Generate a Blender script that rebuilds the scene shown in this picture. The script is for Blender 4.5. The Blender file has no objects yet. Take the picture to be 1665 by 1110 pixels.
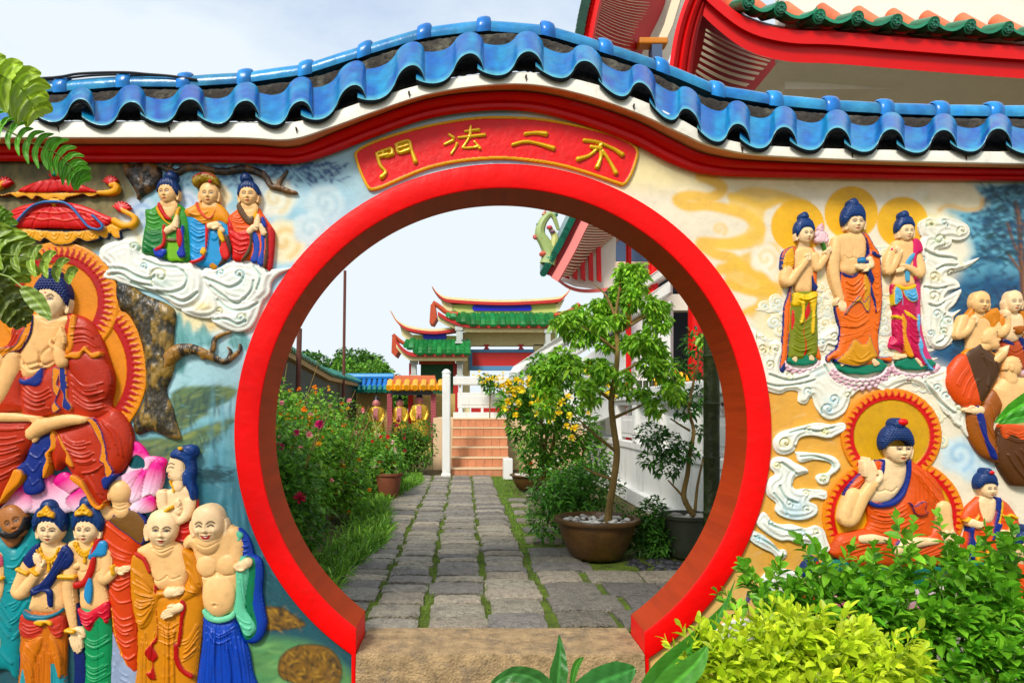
import bpy, math, random
import numpy as np
from mathutils import Vector
random.seed(7); rng = np.random.default_rng(7)
sc = bpy.context.scene; col = sc.collection
# ---------- camera ----------
F=1115.0; CX=768.0; CY=668.0; H0=1.12; YW=3.2; S=YW/F
cam_d=bpy.data.cameras.new('camera'); cam=bpy.data.objects.new('camera',cam_d); col.objects.link(cam)
cam.location=(0,0,H0); cam.rotation_euler=(math.pi/2,0,0)
cam_d.sensor_width=36; cam_d.lens=36*F/1665; cam_d.shift_x=(832.5-CX)/1665; cam_d.shift_y=(CY-555)/1665
cam_d.clip_start=0.05; cam_d.clip_end=2000
sc.camera=cam
# ---------- world, sun, exposure ----------
SUN_EL=math.radians(43); SUN_AZ=math.radians(-28)      # sun behind the camera, a little to its left
w=bpy.data.worlds.new('World'); sc.world=w; w.use_nodes=True
nt=w.node_tree; N=nt.nodes; L=nt.links; N.clear()
wo=N.new('ShaderNodeOutputWorld'); bg=N.new('ShaderNodeBackground'); sky=N.new('ShaderNodeTexSky')
sky.sky_type='NISHITA'; sky.sun_disc=False; sky.sun_elevation=SUN_EL; sky.sun_rotation=math.radians(180)+SUN_AZ*-1
sky.air_density=1.0; sky.dust_density=2.5; sky.ozone_density=1.2
tc=N.new('ShaderNodeTexCoord'); mp=N.new('ShaderNodeMapping'); mp.inputs['Scale'].default_value=(1,1,2.6)
ns=N.new('ShaderNodeTexNoise'); ns.inputs['Scale'].default_value=1.7; ns.inputs['Detail'].default_value=7; ns.inputs['Roughness'].default_value=.6
cr=N.new('ShaderNodeValToRGB'); cr.color_ramp.elements[0].position=.30; cr.color_ramp.elements[0].color=(.30,.30,.30,1)
cr.color_ramp.elements[1].position=.62; cr.color_ramp.elements[1].color=(1,1,1,1)
sx=N.new('ShaderNodeSeparateXYZ'); mr=N.new('ShaderNodeMapRange'); mr.inputs[1].default_value=.14; mr.inputs[2].default_value=.5; mr.inputs[3].default_value=.75; mr.inputs[4].default_value=0
ad=N.new('ShaderNodeMath'); ad.operation='ADD'; ad.use_clamp=True
mx=N.new('ShaderNodeMix'); mx.data_type='RGBA'; mx.inputs[7].default_value=(7.1,7.8,8.3,1)
L.new(tc.outputs['Generated'],mp.inputs[0]); L.new(mp.outputs[0],ns.inputs[0]); L.new(ns.outputs[0],cr.inputs[0])
L.new(tc.outputs['Generated'],sx.inputs[0]); L.new(sx.outputs[2],mr.inputs[0]); L.new(cr.outputs[0],ad.inputs[0]); L.new(mr.outputs[0],ad.inputs[1])
L.new(ad.outputs[0],mx.inputs[0]); vm=N.new('ShaderNodeVectorMath'); vm.operation='SCALE'; vm.inputs[3].default_value=2.3; L.new(sky.outputs[0],vm.inputs[0]); L.new(vm.outputs[0],mx.inputs[6]); L.new(mx.outputs[2],bg.inputs[0]); bg.inputs[1].default_value=0.095
L.new(bg.outputs[0],wo.inputs[0])
sd_=bpy.data.lights.new('sun','SUN'); sd_.energy=2.6; sd_.angle=math.radians(14); sd_.color=(1,.95,.87)
sun=bpy.data.objects.new('sun',sd_); col.objects.link(sun)
dv=Vector((math.sin(SUN_AZ)*math.cos(SUN_EL),-math.cos(SUN_AZ)*math.cos(SUN_EL),math.sin(SUN_EL)))
sun.rotation_euler=dv.to_track_quat('Z','Y').to_euler()
vs=sc.view_settings; vs.view_transform='Standard'; vs.look='None'; vs.gamma=1; vs.use_curve_mapping=False; vs.exposure=0.36
# ---------- helpers ----------
def lin(c):
    a=np.array(c,dtype=float)/255.0
    return tuple(np.where(a<=.04045,a/12.92,((a+.055)/1.055)**2.4))
def alb(c,k=.9,sat=1.14):
    l=lin(c); g=.3*l[0]+.5*l[1]+.2*l[2]
    return tuple(max(.0015,min(.95,(g+(v-g)*sat)*k)) for v in l)
def Q(px,py,d): return Vector(((px-CX)*d/F,d,H0-(py-CY)*d/F))
MATS={}
def mat(name,c=None,rough=.5,attr=False,coat=0,bump=0,bscale=60,var=0,vscale=8,metal=0,trans=0,spec=.5,dirt=0,dscale=3,dcol=(.05,.045,.035),stretch=None,bdist=.004):
    if name in MATS: return MATS[name]
    m=bpy.data.materials.new(name); m.use_nodes=True; n=m.node_tree.nodes; l=m.node_tree.links
    b=n['Principled BSDF']; b.inputs['Roughness'].default_value=rough; b.inputs['Metallic'].default_value=metal
    b.inputs['Specular IOR Level'].default_value=spec
    if coat: b.inputs['Coat Weight'].default_value=coat; b.inputs['Coat Roughness'].default_value=.12
    t=n.new('ShaderNodeTexCoord'); src=t.outputs['Object']
    if stretch:
        mpn=n.new('ShaderNodeMapping'); mpn.inputs['Scale'].default_value=stretch; l.new(src,mpn.inputs[0]); src=mpn.outputs[0]
    if attr:
        a=n.new('ShaderNodeAttribute'); a.attribute_name='Col'; cs=a.outputs['Color']
    else:
        rgb=n.new('ShaderNodeRGB'); rgb.outputs[0].default_value=(*c,1); cs=rgb.outputs[0]
    if var:
        x=n.new('ShaderNodeTexNoise'); x.inputs['Scale'].default_value=vscale; x.inputs['Detail'].default_value=6; x.inputs['Roughness'].default_value=.65; l.new(src,x.inputs[0])
        r=n.new('ShaderNodeMapRange'); r.inputs[1].default_value=.3; r.inputs[2].default_value=.7; r.inputs[3].default_value=1-var; r.inputs[4].default_value=1+var*.6; l.new(x.outputs[0],r.inputs[0])
        h=n.new('ShaderNodeHueSaturation'); l.new(r.outputs[0],h.inputs['Value']); l.new(cs,h.inputs['Color']); cs=h.outputs[0]
    if dirt:
        x=n.new('ShaderNodeTexNoise'); x.inputs['Scale'].default_value=dscale; x.inputs['Detail'].default_value=9; x.inputs['Roughness'].default_value=.72; l.new(src,x.inputs[0])
        r=n.new('ShaderNodeMapRange'); r.inputs[1].default_value=.52; r.inputs[2].default_value=.72; r.inputs[3].default_value=0; r.inputs[4].default_value=dirt; l.new(x.outputs[0],r.inputs[0])
        q=n.new('ShaderNodeMix'); q.data_type='RGBA'; q.inputs[7].default_value=(*dcol,1); l.new(r.outputs[0],q.inputs[0]); l.new(cs,q.inputs[6]); cs=q.outputs[2]
    l.new(cs,b.inputs['Base Color'])
    if bump:
        x=n.new('ShaderNodeTexNoise'); x.inputs['Scale'].default_value=bscale; x.inputs['Detail'].default_value=5; l.new(src,x.inputs[0])
        u=n.new('ShaderNodeBump'); u.inputs['Strength'].default_value=bump; u.inputs['Distance'].default_value=bdist; l.new(x.outputs[0],u.inputs['Height']); l.new(u.outputs[0],b.inputs['Normal'])
    if trans:
        tr=n.new('ShaderNodeBsdfTranslucent'); l.new(cs,tr.inputs[0]); ms=n.new('ShaderNodeMixShader'); ms.inputs[0].default_value=trans
        l.new(b.outputs[0],ms.inputs[1]); l.new(tr.outputs[0],ms.inputs[2]); l.new(ms.outputs[0],n['Material Output'].inputs[0])
    MATS[name]=m; return m
def paint(): return mat('relief_paint',attr=True,rough=.43,coat=.04,spec=.3,bump=.4,bscale=110,var=.10,vscale=30,dirt=.22,dscale=18,bdist=.003)
ROOT=[None,Vector((0,0,0)),20.0]
def thing(name,label,cat,loc=(0,0,0),group=None,hm=20.0):
    o=bpy.data.objects.new(name,None); col.objects.link(o); o.empty_display_size=.1; o.location=loc; o['label']=label; o['category']=cat
    if group: o['group']=group
    ROOT[0]=o; ROOT[1]=Vector(loc); ROOT[2]=hm
    return o
def tag(o,label=None,cat=None,group=None,kind=None):
    if label:o['label']=label
    if cat:o['category']=cat
    if group:o['group']=group
    if kind:o['kind']=kind
    return o
def mesh_np(name,V,Fc,m,parent=None,colr=None,smooth=True,off=None,mats=None,mi=None):
    """V (n,3), Fc (m,4) or (m,3) int array; V in world coordinates, off is subtracted (the parent's place)"""
    V=np.asarray(V,dtype=np.float32); Fc=np.asarray(Fc,dtype=np.int32)
    if off is not None: V=V-np.array(off,dtype=np.float32)
    me=bpy.data.meshes.new(name); k=Fc.shape[1]
    me.vertices.add(len(V)); me.vertices.foreach_set('co',V.ravel())
    me.loops.add(Fc.size); me.loops.foreach_set('vertex_index',Fc.ravel())
    me.polygons.add(len(Fc)); me.polygons.foreach_set('loop_start',np.arange(0,Fc.size,k,dtype=np.int32))
    me.polygons.foreach_set('use_smooth',np.full(len(Fc),smooth))
    if colr is not None:
        ca=me.color_attributes.new('Col','FLOAT_COLOR','POINT'); c4=np.ones((len(V),4),dtype=np.float32); c4[:,:3]=colr; ca.data.foreach_set('color',c4.ravel())
    if mats:
        for q in mats: me.materials.append(q)
        me.polygons.foreach_set('material_index',np.asarray(mi,dtype=np.int32))
    else: me.materials.append(m)
    me.update(calc_edges=True); me.validate()
    o=bpy.data.objects.new(name,me); col.objects.link(o)
    if parent is not None: o.parent=parent
    return o
class MB:
    """collects simple solids, then links them as one mesh"""
    def __init__(s): s.v=[];s.f=[];s.c=[]
    def add(s,vs,fs,c=(1,1,1)):
        b=len(s.v); s.v+= [tuple(v) for v in vs]; s.f+=[tuple(b+i for i in f) for f in fs]; s.c+=[c]*len(vs); return s
    def box(s,a,b,c=(1,1,1),bev=0):
        (x0,y0,z0),(x1,y1,z1)=a,b
        x0,x1=min(x0,x1),max(x0,x1);y0,y1=min(y0,y1),max(y0,y1);z0,z1=min(z0,z1),max(z0,z1)
        return s.add([(x0,y0,z0),(x1,y0,z0),(x1,y1,z0),(x0,y1,z0),(x0,y0,z1),(x1,y0,z1),(x1,y1,z1),(x0,y1,z1)],
          [(0,3,2,1),(4,5,6,7),(0,1,5,4),(1,2,6,5),(2,3,7,6),(3,0,4,7)],c)
    def tube(s,pts,rad,n=10,c=(1,1,1),cap=True,squash=1):
        pts=[Vector(p) for p in pts]; r=rad if hasattr(rad,'__len__') else [rad]*len(pts); rings=[]
        up=Vector((0,0,1)); pa=None
        for i,p in enumerate(pts):
            t=(pts[min(i+1,len(pts)-1)]-pts[max(i-1,0)]); t=t.normalized() if t.length>1e-9 else Vector((0,0,1))
            if pa is None:
                a=t.cross(up)
                if a.length<.05: a=t.cross(Vector((1,0,0)))
            else: a=pa-t*pa.dot(t)
            a.normalize(); pa=a; b=a.cross(t)
            rings.append([p+(a*math.cos(2*math.pi*j/n)+b*math.sin(2*math.pi*j/n)*squash)*r[i] for j in range(n)])
        vs=[v for q in rings for v in q]; fs=[]
        for i in range(len(pts)-1):
            for j in range(n): fs.append((i*n+j,i*n+(j+1)%n,(i+1)*n+(j+1)%n,(i+1)*n+j))
        if cap: fs.append(tuple(range(n))[::-1]); fs.append(tuple((len(pts)-1)*n+j for j in range(n)))
        return s.add(vs,fs,c)
    def lathe(s,c0,prof,n=24,c=(1,1,1),sq=1):
        x,y,z=c0; vs=[];fs=[]
        for r,h in prof:
            for j in range(n):
                a=2*math.pi*j/n; vs.append((x+r*math.cos(a),y+r*math.sin(a)*sq,z+h))
        for i in range(len(prof)-1):
            for j in range(n): fs.append((i*n+j,i*n+(j+1)%n,(i+1)*n+(j+1)%n,(i+1)*n+j))
        return s.add(vs,fs,c)
    def prism(s,pts,vec,c=(1,1,1)):
        pts=[Vector(p) for p in pts]; vec=Vector(vec); n=len(pts)
        return s.add(pts+[p+vec for p in pts],[tuple(range(n))[::-1],tuple(range(n,2*n))]+[(i,(i+1)%n,n+(i+1)%n,n+i) for i in range(n)],c)
    def build(s,name,m,parent=None,off=None,smooth=False,bevel=0,auto=35):
        me=bpy.data.meshes.new(name); o_=Vector(off) if off is not None else (ROOT[1] if parent is not None else Vector((0,0,0)))
        me.from_pydata([tuple(Vector(v)-o_) for v in s.v],[],s.f); me.materials.append(m)
        ca=me.color_attributes.new('Col','FLOAT_COLOR','POINT'); c4=np.ones((len(s.v),4),dtype=np.float32); c4[:,:3]=np.array(s.c); ca.data.foreach_set('color',c4.ravel())
        if smooth: me.polygons.foreach_set('use_smooth',np.ones(len(s.f),dtype=bool)); me.set_sharp_from_angle(angle=math.radians(auto))
        me.update(); o=bpy.data.objects.new(name,me); col.objects.link(o)
        if parent is not None: o.parent=parent
        if bevel:
            q=o.modifiers.new('bevel','BEVEL'); q.width=bevel; q.segments=2; q.limit_method='ANGLE'; q.angle_limit=math.radians(40)
        return o
# ---------- value noise ----------
def vnoise(X,Y,sc_,seed=0,octv=3):
    out=np.zeros_like(X,dtype=float); amp=1; tot=0
    for o in range(octv):
        g=np.random.default_rng(seed*97+o).random((64,64)); x=X/sc_*2**o+300; y=Y/sc_*2**o+300
        xi=np.floor(x).astype(int); yi=np.floor(y).astype(int); fx=x-xi; fy=y-yi; fx=fx*fx*(3-2*fx); fy=fy*fy*(3-2*fy)
        a=g[yi%64,xi%64];b=g[yi%64,(xi+1)%64];c=g[(yi+1)%64,xi%64];d=g[(yi+1)%64,(xi+1)%64]
        out+=amp*((a*(1-fx)+b*fx)*(1-fy)+(c*(1-fx)+d*fx)*fy); tot+=amp; amp*=.5
    return out/tot
# ---------- outlines ----------
KR={'A':(0,240,3.7),'B':(0,430,2.775),'C':(0,780,3.3636),'D':(180,260,3.7),'E':(180,460,1.7077),'F':(1220,290,3.171),'G':(1220,600,3.171),'H':(1440,440,2.413),'I':(1520,290,2.7073),'P':(0,0,1.0),'J':(0,60,3.7),'M':(1080,270,1.85)}
def T(k,s):
    x0,y0,q=KR[k]; v=[float(t) for t in s.replace(',',' ').split()]
    return [(x0+v[i]/q,y0+v[i+1]/q) for i in range(0,len(v),2)]
def spl(p,closed=True,n=4):
    p=np.array(p,dtype=float); m=len(p)
    if m<3: return p
    out=[]
    rg=range(m) if closed else range(m-1)
    for i in rg:
        if closed: a,b,c,d=p[(i-1)%m],p[i],p[(i+1)%m],p[(i+2)%m]
        else: a,b,c,d=p[max(i-1,0)],p[i],p[i+1],p[min(i+2,m-1)]
        for t in np.arange(n)/n:
            out.append(.5*((2*b)+(-a+c)*t+(2*a-5*b+4*c-d)*t*t+(-a+3*b-3*c+d)*t**3))
    if not closed: out.append(p[-1])
    return np.array(out)
def segd(X,Y,p,closed):
    """distance to a polyline (and inside flag when closed)"""
    D=np.full(X.shape,1e9); ins=np.zeros(X.shape,dtype=bool); m=len(p)
    for i in range(m if closed else m-1):
        ax,ay=p[i]; bx,by=p[(i+1)%m]; ex,ey=bx-ax,by-ay; ll=ex*ex+ey*ey+1e-12
        t=np.clip(((X-ax)*ex+(Y-ay)*ey)/ll,0,1); dx=X-ax-ex*t; dy=Y-ay-ey*t; D=np.minimum(D,dx*dx+dy*dy)
        if closed and ay!=by:
            c=((ay>Y)!=(by>Y))&(X<(bx-ax)*(Y-ay)/(by-ay)+ax); ins^=c
    D=np.sqrt(D)
    return np.where(ins,-D,D) if closed else D
def lerpline(A,B,n,jit=0):
    A=spl(A,False,5);B=spl(B,False,5)
    def rs(P,k=14):
        d=np.r_[0,np.cumsum(np.hypot(*np.diff(P,axis=0).T))]; t=np.linspace(0,d[-1],k); return np.c_[np.interp(t,d,P[:,0]),np.interp(t,d,P[:,1])]
    A=rs(A);B=rs(B); out=[]
    for i in range(n):
        t=(i/(n-1) if n>1 else .5)+(random.uniform(-jit,jit)/max(n,1)); L_=A*(1-t)+B*t
        k0=random.randint(0,2); k1=14-random.randint(0,3); out.append(L_[k0:k1])
    return out
class Rel:
    """a relief or painting on a pixel-spaced grid lying on the wall's face: heights H, colours C, outline distance D"""
    def __init__(s,x0,y0,x1,y1,st=1.0,xs=None,ys=None):
        s.st=st; s.xs=np.arange(x0,x1+st,st) if xs is None else xs; s.ys=np.arange(y0,y1+st,st) if ys is None else ys
        s.X,s.Y=np.meshgrid(s.xs,s.ys); s.D=np.full(s.X.shape,1e3); s.H=np.full(s.X.shape,-1e3); s.C=np.zeros(s.X.shape+(3,))
    def sl(s,x0,y0,x1,y1):
        a=np.searchsorted(s.xs,x0);b=np.searchsorted(s.xs,x1);c=np.searchsorted(s.ys,y0);d=np.searchsorted(s.ys,y1)
        return slice(max(c-1,0),d+1),slice(max(a-1,0),b+1)
    def bb(s,p,m): p=np.asarray(p); return s.sl(p[:,0].min()-m,p[:,1].min()-m,p[:,0].max()+m,p[:,1].max()+m)
    def put(s,q,sd,h,c,over=False):
        m=(sd<0)&((h>s.H[q])|over); s.H[q]=np.where(m,h,s.H[q]); s.C[q]=np.where(m[...,None],np.array(c),s.C[q]); s.D[q]=np.minimum(s.D[q],sd); return m
    def poly(s,p,base,bulge,rad,c,sm=4,over=False,add=None,hem=None):
        p=spl(p,True,sm) if sm else np.array(p,dtype=float); q=s.bb(p,4); X=s.X[q];Y=s.Y[q]
        if X.size==0: return
        sd=segd(X,Y,p,True); t=np.clip(-sd/rad,0,1); h=base+bulge*np.sqrt(1-(1-t)**2)
        if add is not None: h=h+add(X,Y)
        m=s.put(q,sd,h,alb(c),over)
        if hem:
            hw,hc=hem; k=m&(sd>-hw); s.C[q]=np.where(k[...,None],np.array(alb(hc)),s.C[q]); s.H[q]=np.where(k,s.H[q]+1.2,s.H[q])
        return s
    def limb(s,p,r,base,c,k=.82,sm=True):
        p=np.array(p,dtype=float); r=np.array(r if hasattr(r,'__len__') else [r]*len(p),dtype=float); b=np.array(base if hasattr(base,'__len__') else [base]*len(p),dtype=float)
        tt=np.linspace(0,1,len(p)); r=np.interp(tt,np.linspace(0,1,len(r)),r); b=np.interp(tt,np.linspace(0,1,len(b)),b)
        if sm and len(p)>2:
            P=np.c_[p,r,b]; m=len(P); out=[]
            for i in range(m-1):
                a_,b_,c_,d_=P[max(i-1,0)],P[i],P[i+1],P[min(i+2,m-1)]
                for t in (0,.25,.5,.75): out.append(.5*((2*b_)+(-a_+c_)*t+(2*a_-5*b_+4*c_-d_)*t*t+(-a_+3*b_-3*c_+d_)*t**3))
            out.append(P[-1]); P=np.array(out); p=P[:,:2];r=P[:,2];b=P[:,3]
        q=s.bb(p,r.max()+4); X=s.X[q];Y=s.Y[q]
        if X.size==0: return
        SD=np.full(X.shape,1e9);HH=np.full(X.shape,-1e9)
        for i in range(len(p)-1):
            ax,ay=p[i];bx,by=p[i+1];ex,ey=bx-ax,by-ay;ll=ex*ex+ey*ey+1e-9
            t=np.clip(((X-ax)*ex+(Y-ay)*ey)/ll,0,1); d=np.hypot(X-ax-ex*t,Y-ay-ey*t); rr=r[i]*(1-t)+r[i+1]*t
            sd=d-rr; h=b[i]*(1-t)+b[i+1]*t+k*np.sqrt(np.maximum(rr*rr-d*d,0)); SD=np.minimum(SD,sd); HH=np.where(sd<.5,np.maximum(HH,h),HH)
        s.put(q,SD,HH,alb(c)); return s
    def ell(s,cx,cy,rx,ry,ang,base,hgt,c,pw=1):
        R_=max(rx,ry)+3; q=s.sl(cx-R_,cy-R_,cx+R_,cy+R_); X=s.X[q]-cx;Y=s.Y[q]-cy; a=math.radians(ang)
        if X.size==0: return
        u=(X*math.cos(a)+Y*math.sin(a))/rx; v=(-X*math.sin(a)+Y*math.cos(a))/ry; rr=np.hypot(u,v)
        s.put(q,(rr-1)*min(rx,ry),base+hgt*np.sqrt(np.maximum(1-rr**2,0))**pw,alb(c)); return s
    def fold(s,lines,w,amp,c=None,cw=None,smo=True):
        for p in lines:
            p=spl(p,False,4) if (smo and len(p)>2) else np.asarray(p,dtype=float); q=s.bb(p,3*w+2); X=s.X[q]
            if X.size==0: continue
            d=segd(X,s.Y[q],p,False); m=s.D[q]<0
            s.H[q]+=np.where(m,amp*1.3*np.exp(-(d/w)**2),0)
            if c is not None:
                a=np.clip((cw or w)-d+.5,0,1)*m; s.C[q]=s.C[q]*(1-a[...,None])+np.array(alb(c))*a[...,None]
        return s
    def stroke(s,p,w,c,sm=True,al=1,soft=.5,dh=0,taper=False):
        p=spl(p,False,4) if sm and len(p)>2 else np.asarray(p,dtype=float); q=s.bb(p,w+3+soft); X=s.X[q]
        if X.size==0: return s
        d=segd(X,s.Y[q],p,False); a=np.clip((w-d)/soft*.5+.5,0,1)*al*(s.D[q]<1); s.C[q]=s.C[q]*(1-a[...,None])+np.array(alb(c))*a[...,None]
        if dh: s.H[q]+=dh*np.clip((w-d)/max(w,.1),0,1)
        return s
    def fill(s,p,c,sm=4,al=1,soft=.5,dh=0):
        p=spl(p,True,sm) if sm else np.array(p,dtype=float); q=s.bb(p,soft*2+2); X=s.X[q]
        if X.size==0: return s
        d=segd(X,s.Y[q],p,True); a=np.clip(.5-d/soft*.5,0,1)*al*(s.D[q]<1); s.C[q]=s.C[q]*(1-a[...,None])+np.array(alb(c))*a[...,None]
        if dh: s.H[q]+=dh*(d<0)
        return s
    def blob(s,cx,cy,rx,ry,c,al=1,ang=0,pw=1):
        R_=max(rx,ry)*1.9+2; q=s.sl(cx-R_,cy-R_,cx+R_,cy+R_); X=s.X[q]-cx;Y=s.Y[q]-cy; a=math.radians(ang)
        if X.size==0: return s
        u=(X*math.cos(a)+Y*math.sin(a))/rx; v=(-X*math.sin(a)+Y*math.cos(a))/ry
        k=al*np.exp(-(u*u+v*v)**pw)[...,None]; s.C[q]=s.C[q]*(1-k)+np.array(alb(c))*k; return s
    def bump(s,cx,cy,r,amp):
        q=s.sl(cx-3*r,cy-3*r,cx+3*r,cy+3*r); X=s.X[q]-cx;Y=s.Y[q]-cy; s.H[q]+=np.where(s.D[q]<0,amp*np.exp(-(X*X+Y*Y)/r/r),0); return s
    def noise(s,amp,scale,seed=1,octv=3,camp=0):
        n=vnoise(s.X,s.Y,scale,seed,octv)-.5; s.H+=n*amp*2
        if camp: s.C*=(1+n*camp*2)[...,None]
        return s
    def curls(s,pitch,amp):
        i=s.Y/(pitch*.87); r=np.floor(i); x=s.X/pitch+.5*(r%2); u=x-np.floor(x)-.5; v=(i-r-.5)*.87; s.H+=np.where(s.D<0,amp*np.clip(1-4*(u*u+v*v),0,1),0); return s
    def build(s,name,m=None,parent='root',hm=None,back=-1.5,smooth=True):
        st=s.st; ins=s.D<0
        if not ins.any(): return None
        U=ins[:-1,:-1]|ins[1:,:-1]|ins[:-1,1:]|ins[1:,1:]
        X=s.X.copy();Y=s.Y.copy();H=s.H.copy();C=s.C.copy(); val=ins.copy()
        for _ in range(2):
            acc=np.zeros_like(H);cc=np.zeros_like(C);n=np.zeros_like(H)
            for dy in(-1,0,1):
                for dx in(-1,0,1):
                    if dx==dy==0: continue
                    v=np.roll(np.roll(val,dy,0),dx,1); h=np.roll(np.roll(H,dy,0),dx,1); c=np.roll(np.roll(C,dy,0),dx,1)
                    acc+=np.where(v,h,0);cc+=np.where(v[...,None],c,0);n+=v
            k=(~val)&(n>0); H=np.where(k,acc/np.maximum(n,1),H); C=np.where(k[...,None],cc/np.maximum(n,1)[...,None],C); val=val|k
        gy,gx=np.gradient(s.D,s.ys,s.xs); g=np.hypot(gx,gy)+1e-6; o_=(~ins)&(s.D<4*st); dd=np.clip(s.D,0,1.4*st)
        X=np.where(o_,X-gx/g*dd,X);Y=np.where(o_,Y-gy/g*dd,Y)
        ny,nx=s.X.shape; use=np.zeros((ny,nx),bool); use[:-1,:-1]|=U;use[1:,:-1]|=U;use[:-1,1:]|=U;use[1:,1:]|=U
        idx=-np.ones((ny,nx),dtype=np.int64); idx[use]=np.arange(use.sum())
        i,j=np.nonzero(U); Fc=np.c_[idx[i,j],idx[i+1,j],idx[i+1,j+1],idx[i,j+1]]
        x=X[use];y=Y[use];h=H[use];c=C[use]
        # skirt to the wall
        e=[]
        Up=np.pad(U,1)
        top=U&~Up[:-2,1:-1]; bot=U&~Up[2:,1:-1]; lef=U&~Up[1:-1,:-2]; rig=U&~Up[1:-1,2:]
        i,j=np.nonzero(top); e.append(np.c_[idx[i,j],idx[i,j+1]])
        i,j=np.nonzero(bot); e.append(np.c_[idx[i+1,j+1],idx[i+1,j]])
        i,j=np.nonzero(lef); e.append(np.c_[idx[i+1,j],idx[i,j]])
        i,j=np.nonzero(rig); e.append(np.c_[idx[i,j+1],idx[i+1,j+1]])
        e=np.concatenate(e); bv=np.unique(e); mp_=-np.ones(len(x),dtype=np.int64); mp_[bv]=len(x)+np.arange(len(bv))
        Fs=np.c_[e[:,0],e[:,1],mp_[e[:,1]],mp_[e[:,0]]]
        x=np.r_[x,x[bv]];y=np.r_[y,y[bv]];h=np.r_[h,np.minimum(h[bv],back)];c=np.r_[c,c[bv]]
        hm_=ROOT[2] if hm is None else hm; hs=.72 if hm is None else 1.0; k=(YW-hm_*hs*S)/F; h=np.where(h>0,h*hs,h)
        V=np.c_[(x-CX)*k,YW-h*S,H0-(y-CY)*k]; pr=ROOT[0] if isinstance(parent,str) else parent
        return mesh_np(name,V,np.r_[Fc,Fs],m or paint(),pr,c,smooth,off=ROOT[1] if pr is not None else None)
SK=(240,194,138); SKP=(246,212,168); NAVY=(14,38,98); GOLD=(226,168,30)
def wl(px,py,h=0): return (((px-CX)*S),YW-h*S,H0-(py-CY)*S)
def ribbon(A,B,t): A=np.array(A);B=np.array(B); return A*(1-t)+B*t
# ================= the moon gate wall =================
GCX,GCY,RO,RI=817.5,703.0,434.5,394.5; FX0,FX1=580.0,1046.0
def crv(pts):
    p=spl(pts,False,6); return lambda x: np.interp(x,p[:,0],p[:,1])
fRlo=crv([(-700,262),(-60,262),(200,264),(400,265),(484,266),(547,248),(610,223),(694,194),(778,181),(862,182),(946,203),(1030,235),(1090,266),(1150,284),(1267,289),(1665,295),(2400,300)])
fRup=crv([(-700,236),(-60,236),(200,236),(400,236),(484,240),(547,216),(610,191),(694,162),(778,150),(862,150),(946,168),(1030,197),(1090,228),(1150,253),(1267,264),(1665,275),(2400,280)])
fWlo=crv([(-700,225),(-60,225),(200,225),(400,225),(484,228),(547,209),(610,185),(694,156),(778,141),(862,139),(946,157),(1030,188),(1090,217),(1150,242),(1267,257),(1665,268),(2400,272)])
fWup=crv([(-700,196),(-60,196),(200,197),(400,198),(484,198),(547,182),(610,160),(694,135),(778,120),(862,117),(946,132),(1030,162),(1090,192),(1150,222),(1267,238),(1665,246),(2400,250)])
fCt=crv([(-700,133),(-60,131),(100,130),(200,122),(320,122),(427,114),(484,106),(547,90),(610,67),(694,43),(778,33),(840,31),(900,43),(988,70),(1073,99),(1130,127),(1199,144),(1313,158),(1451,166),(1665,170),(2400,172)])
wall=thing('moon_gate_wall','tall painted temple wall with round red gateway and blue tiled coping','wall',wl(GCX,1180))
off=ROOT[1]
# --- mural panel
xs=np.r_[np.arange(-700,-40,30.),np.arange(-40,1710,2.),np.arange(1710,2400,30.)]; ys=np.arange(150,1216,2.)
B=Rel(0,0,0,0,2.0,xs,ys); B.H[:]=0
X,Y=B.X,B.Y
rad=np.hypot(X-GCX,Y-GCY); hole=np.minimum(rad-(RI+14),1e9); foot=np.maximum(np.maximum(FX0-X-8,X-FX1-8),820-Y); hole=np.minimum(hole,foot)
topd=(fRlo(X)-8)-Y
B.D=np.maximum(-hole,np.maximum(topd,Y-1214))
def setc(c,mask): B.C=np.where(mask[...,None],B.C*(1-mask[...,None])+np.array(alb(c))*mask[...,None],B.C)
sm=lambda a,b,v: np.clip((v-a)/(b-a),0,1)**2*(3-2*np.clip((v-a)/(b-a),0,1))
nz=vnoise(X,Y,60,3,4)-.5; nz2=vnoise(X,Y*2.2,24,5,3)-.5
Yn=Y+nz*130
setc((150,194,212),np.ones_like(X)); setc((176,214,222),sm(420,560,Yn)*(X<820)); setc((122,176,186),sm(600,700,Yn)*(X<820)); setc((44,104,120),sm(690,800,Yn)*(X<820)); setc((30,78,88),sm(840,960,Yn)*(X<820))
setc((236,226,202),sm(820,900,X+nz*60)); setc((214,222,214),sm(470,700,X)*sm(900,600,X)*sm(420,300,Y)*.5)
R_=X>1000
setc((222,166,84),R_*sm(610,640,Y+nz*10)*sm(1480,1380,X)); setc((232,214,160),R_*sm(880,1010,Yn)*sm(1500,1300,X)*.4)
setc((240,222,160),R_*sm(330,285,Y)*.7)
# left: olive rock
olive=T('A','-200 60 700 60 760 160 840 300 800 400 700 560 600 620 300 700 -200 800')
B.fill(olive,(92,84,44),soft=6)
for i in range(900):
    x,y=rng.uniform(-40,210),rng.uniform(258,400); ang=rng.normal(100,18); l=rng.uniform(6,26)
    if segd(np.array([x]),np.array([y]),np.array(olive),True)[0]<-3:
        c=[(58,50,26),(120,112,58),(96,98,50),(72,72,34),(140,120,72)][i%5]; B.blob(x,y,l,rng.uniform(1.5,4),c,.45,ang)
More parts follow.
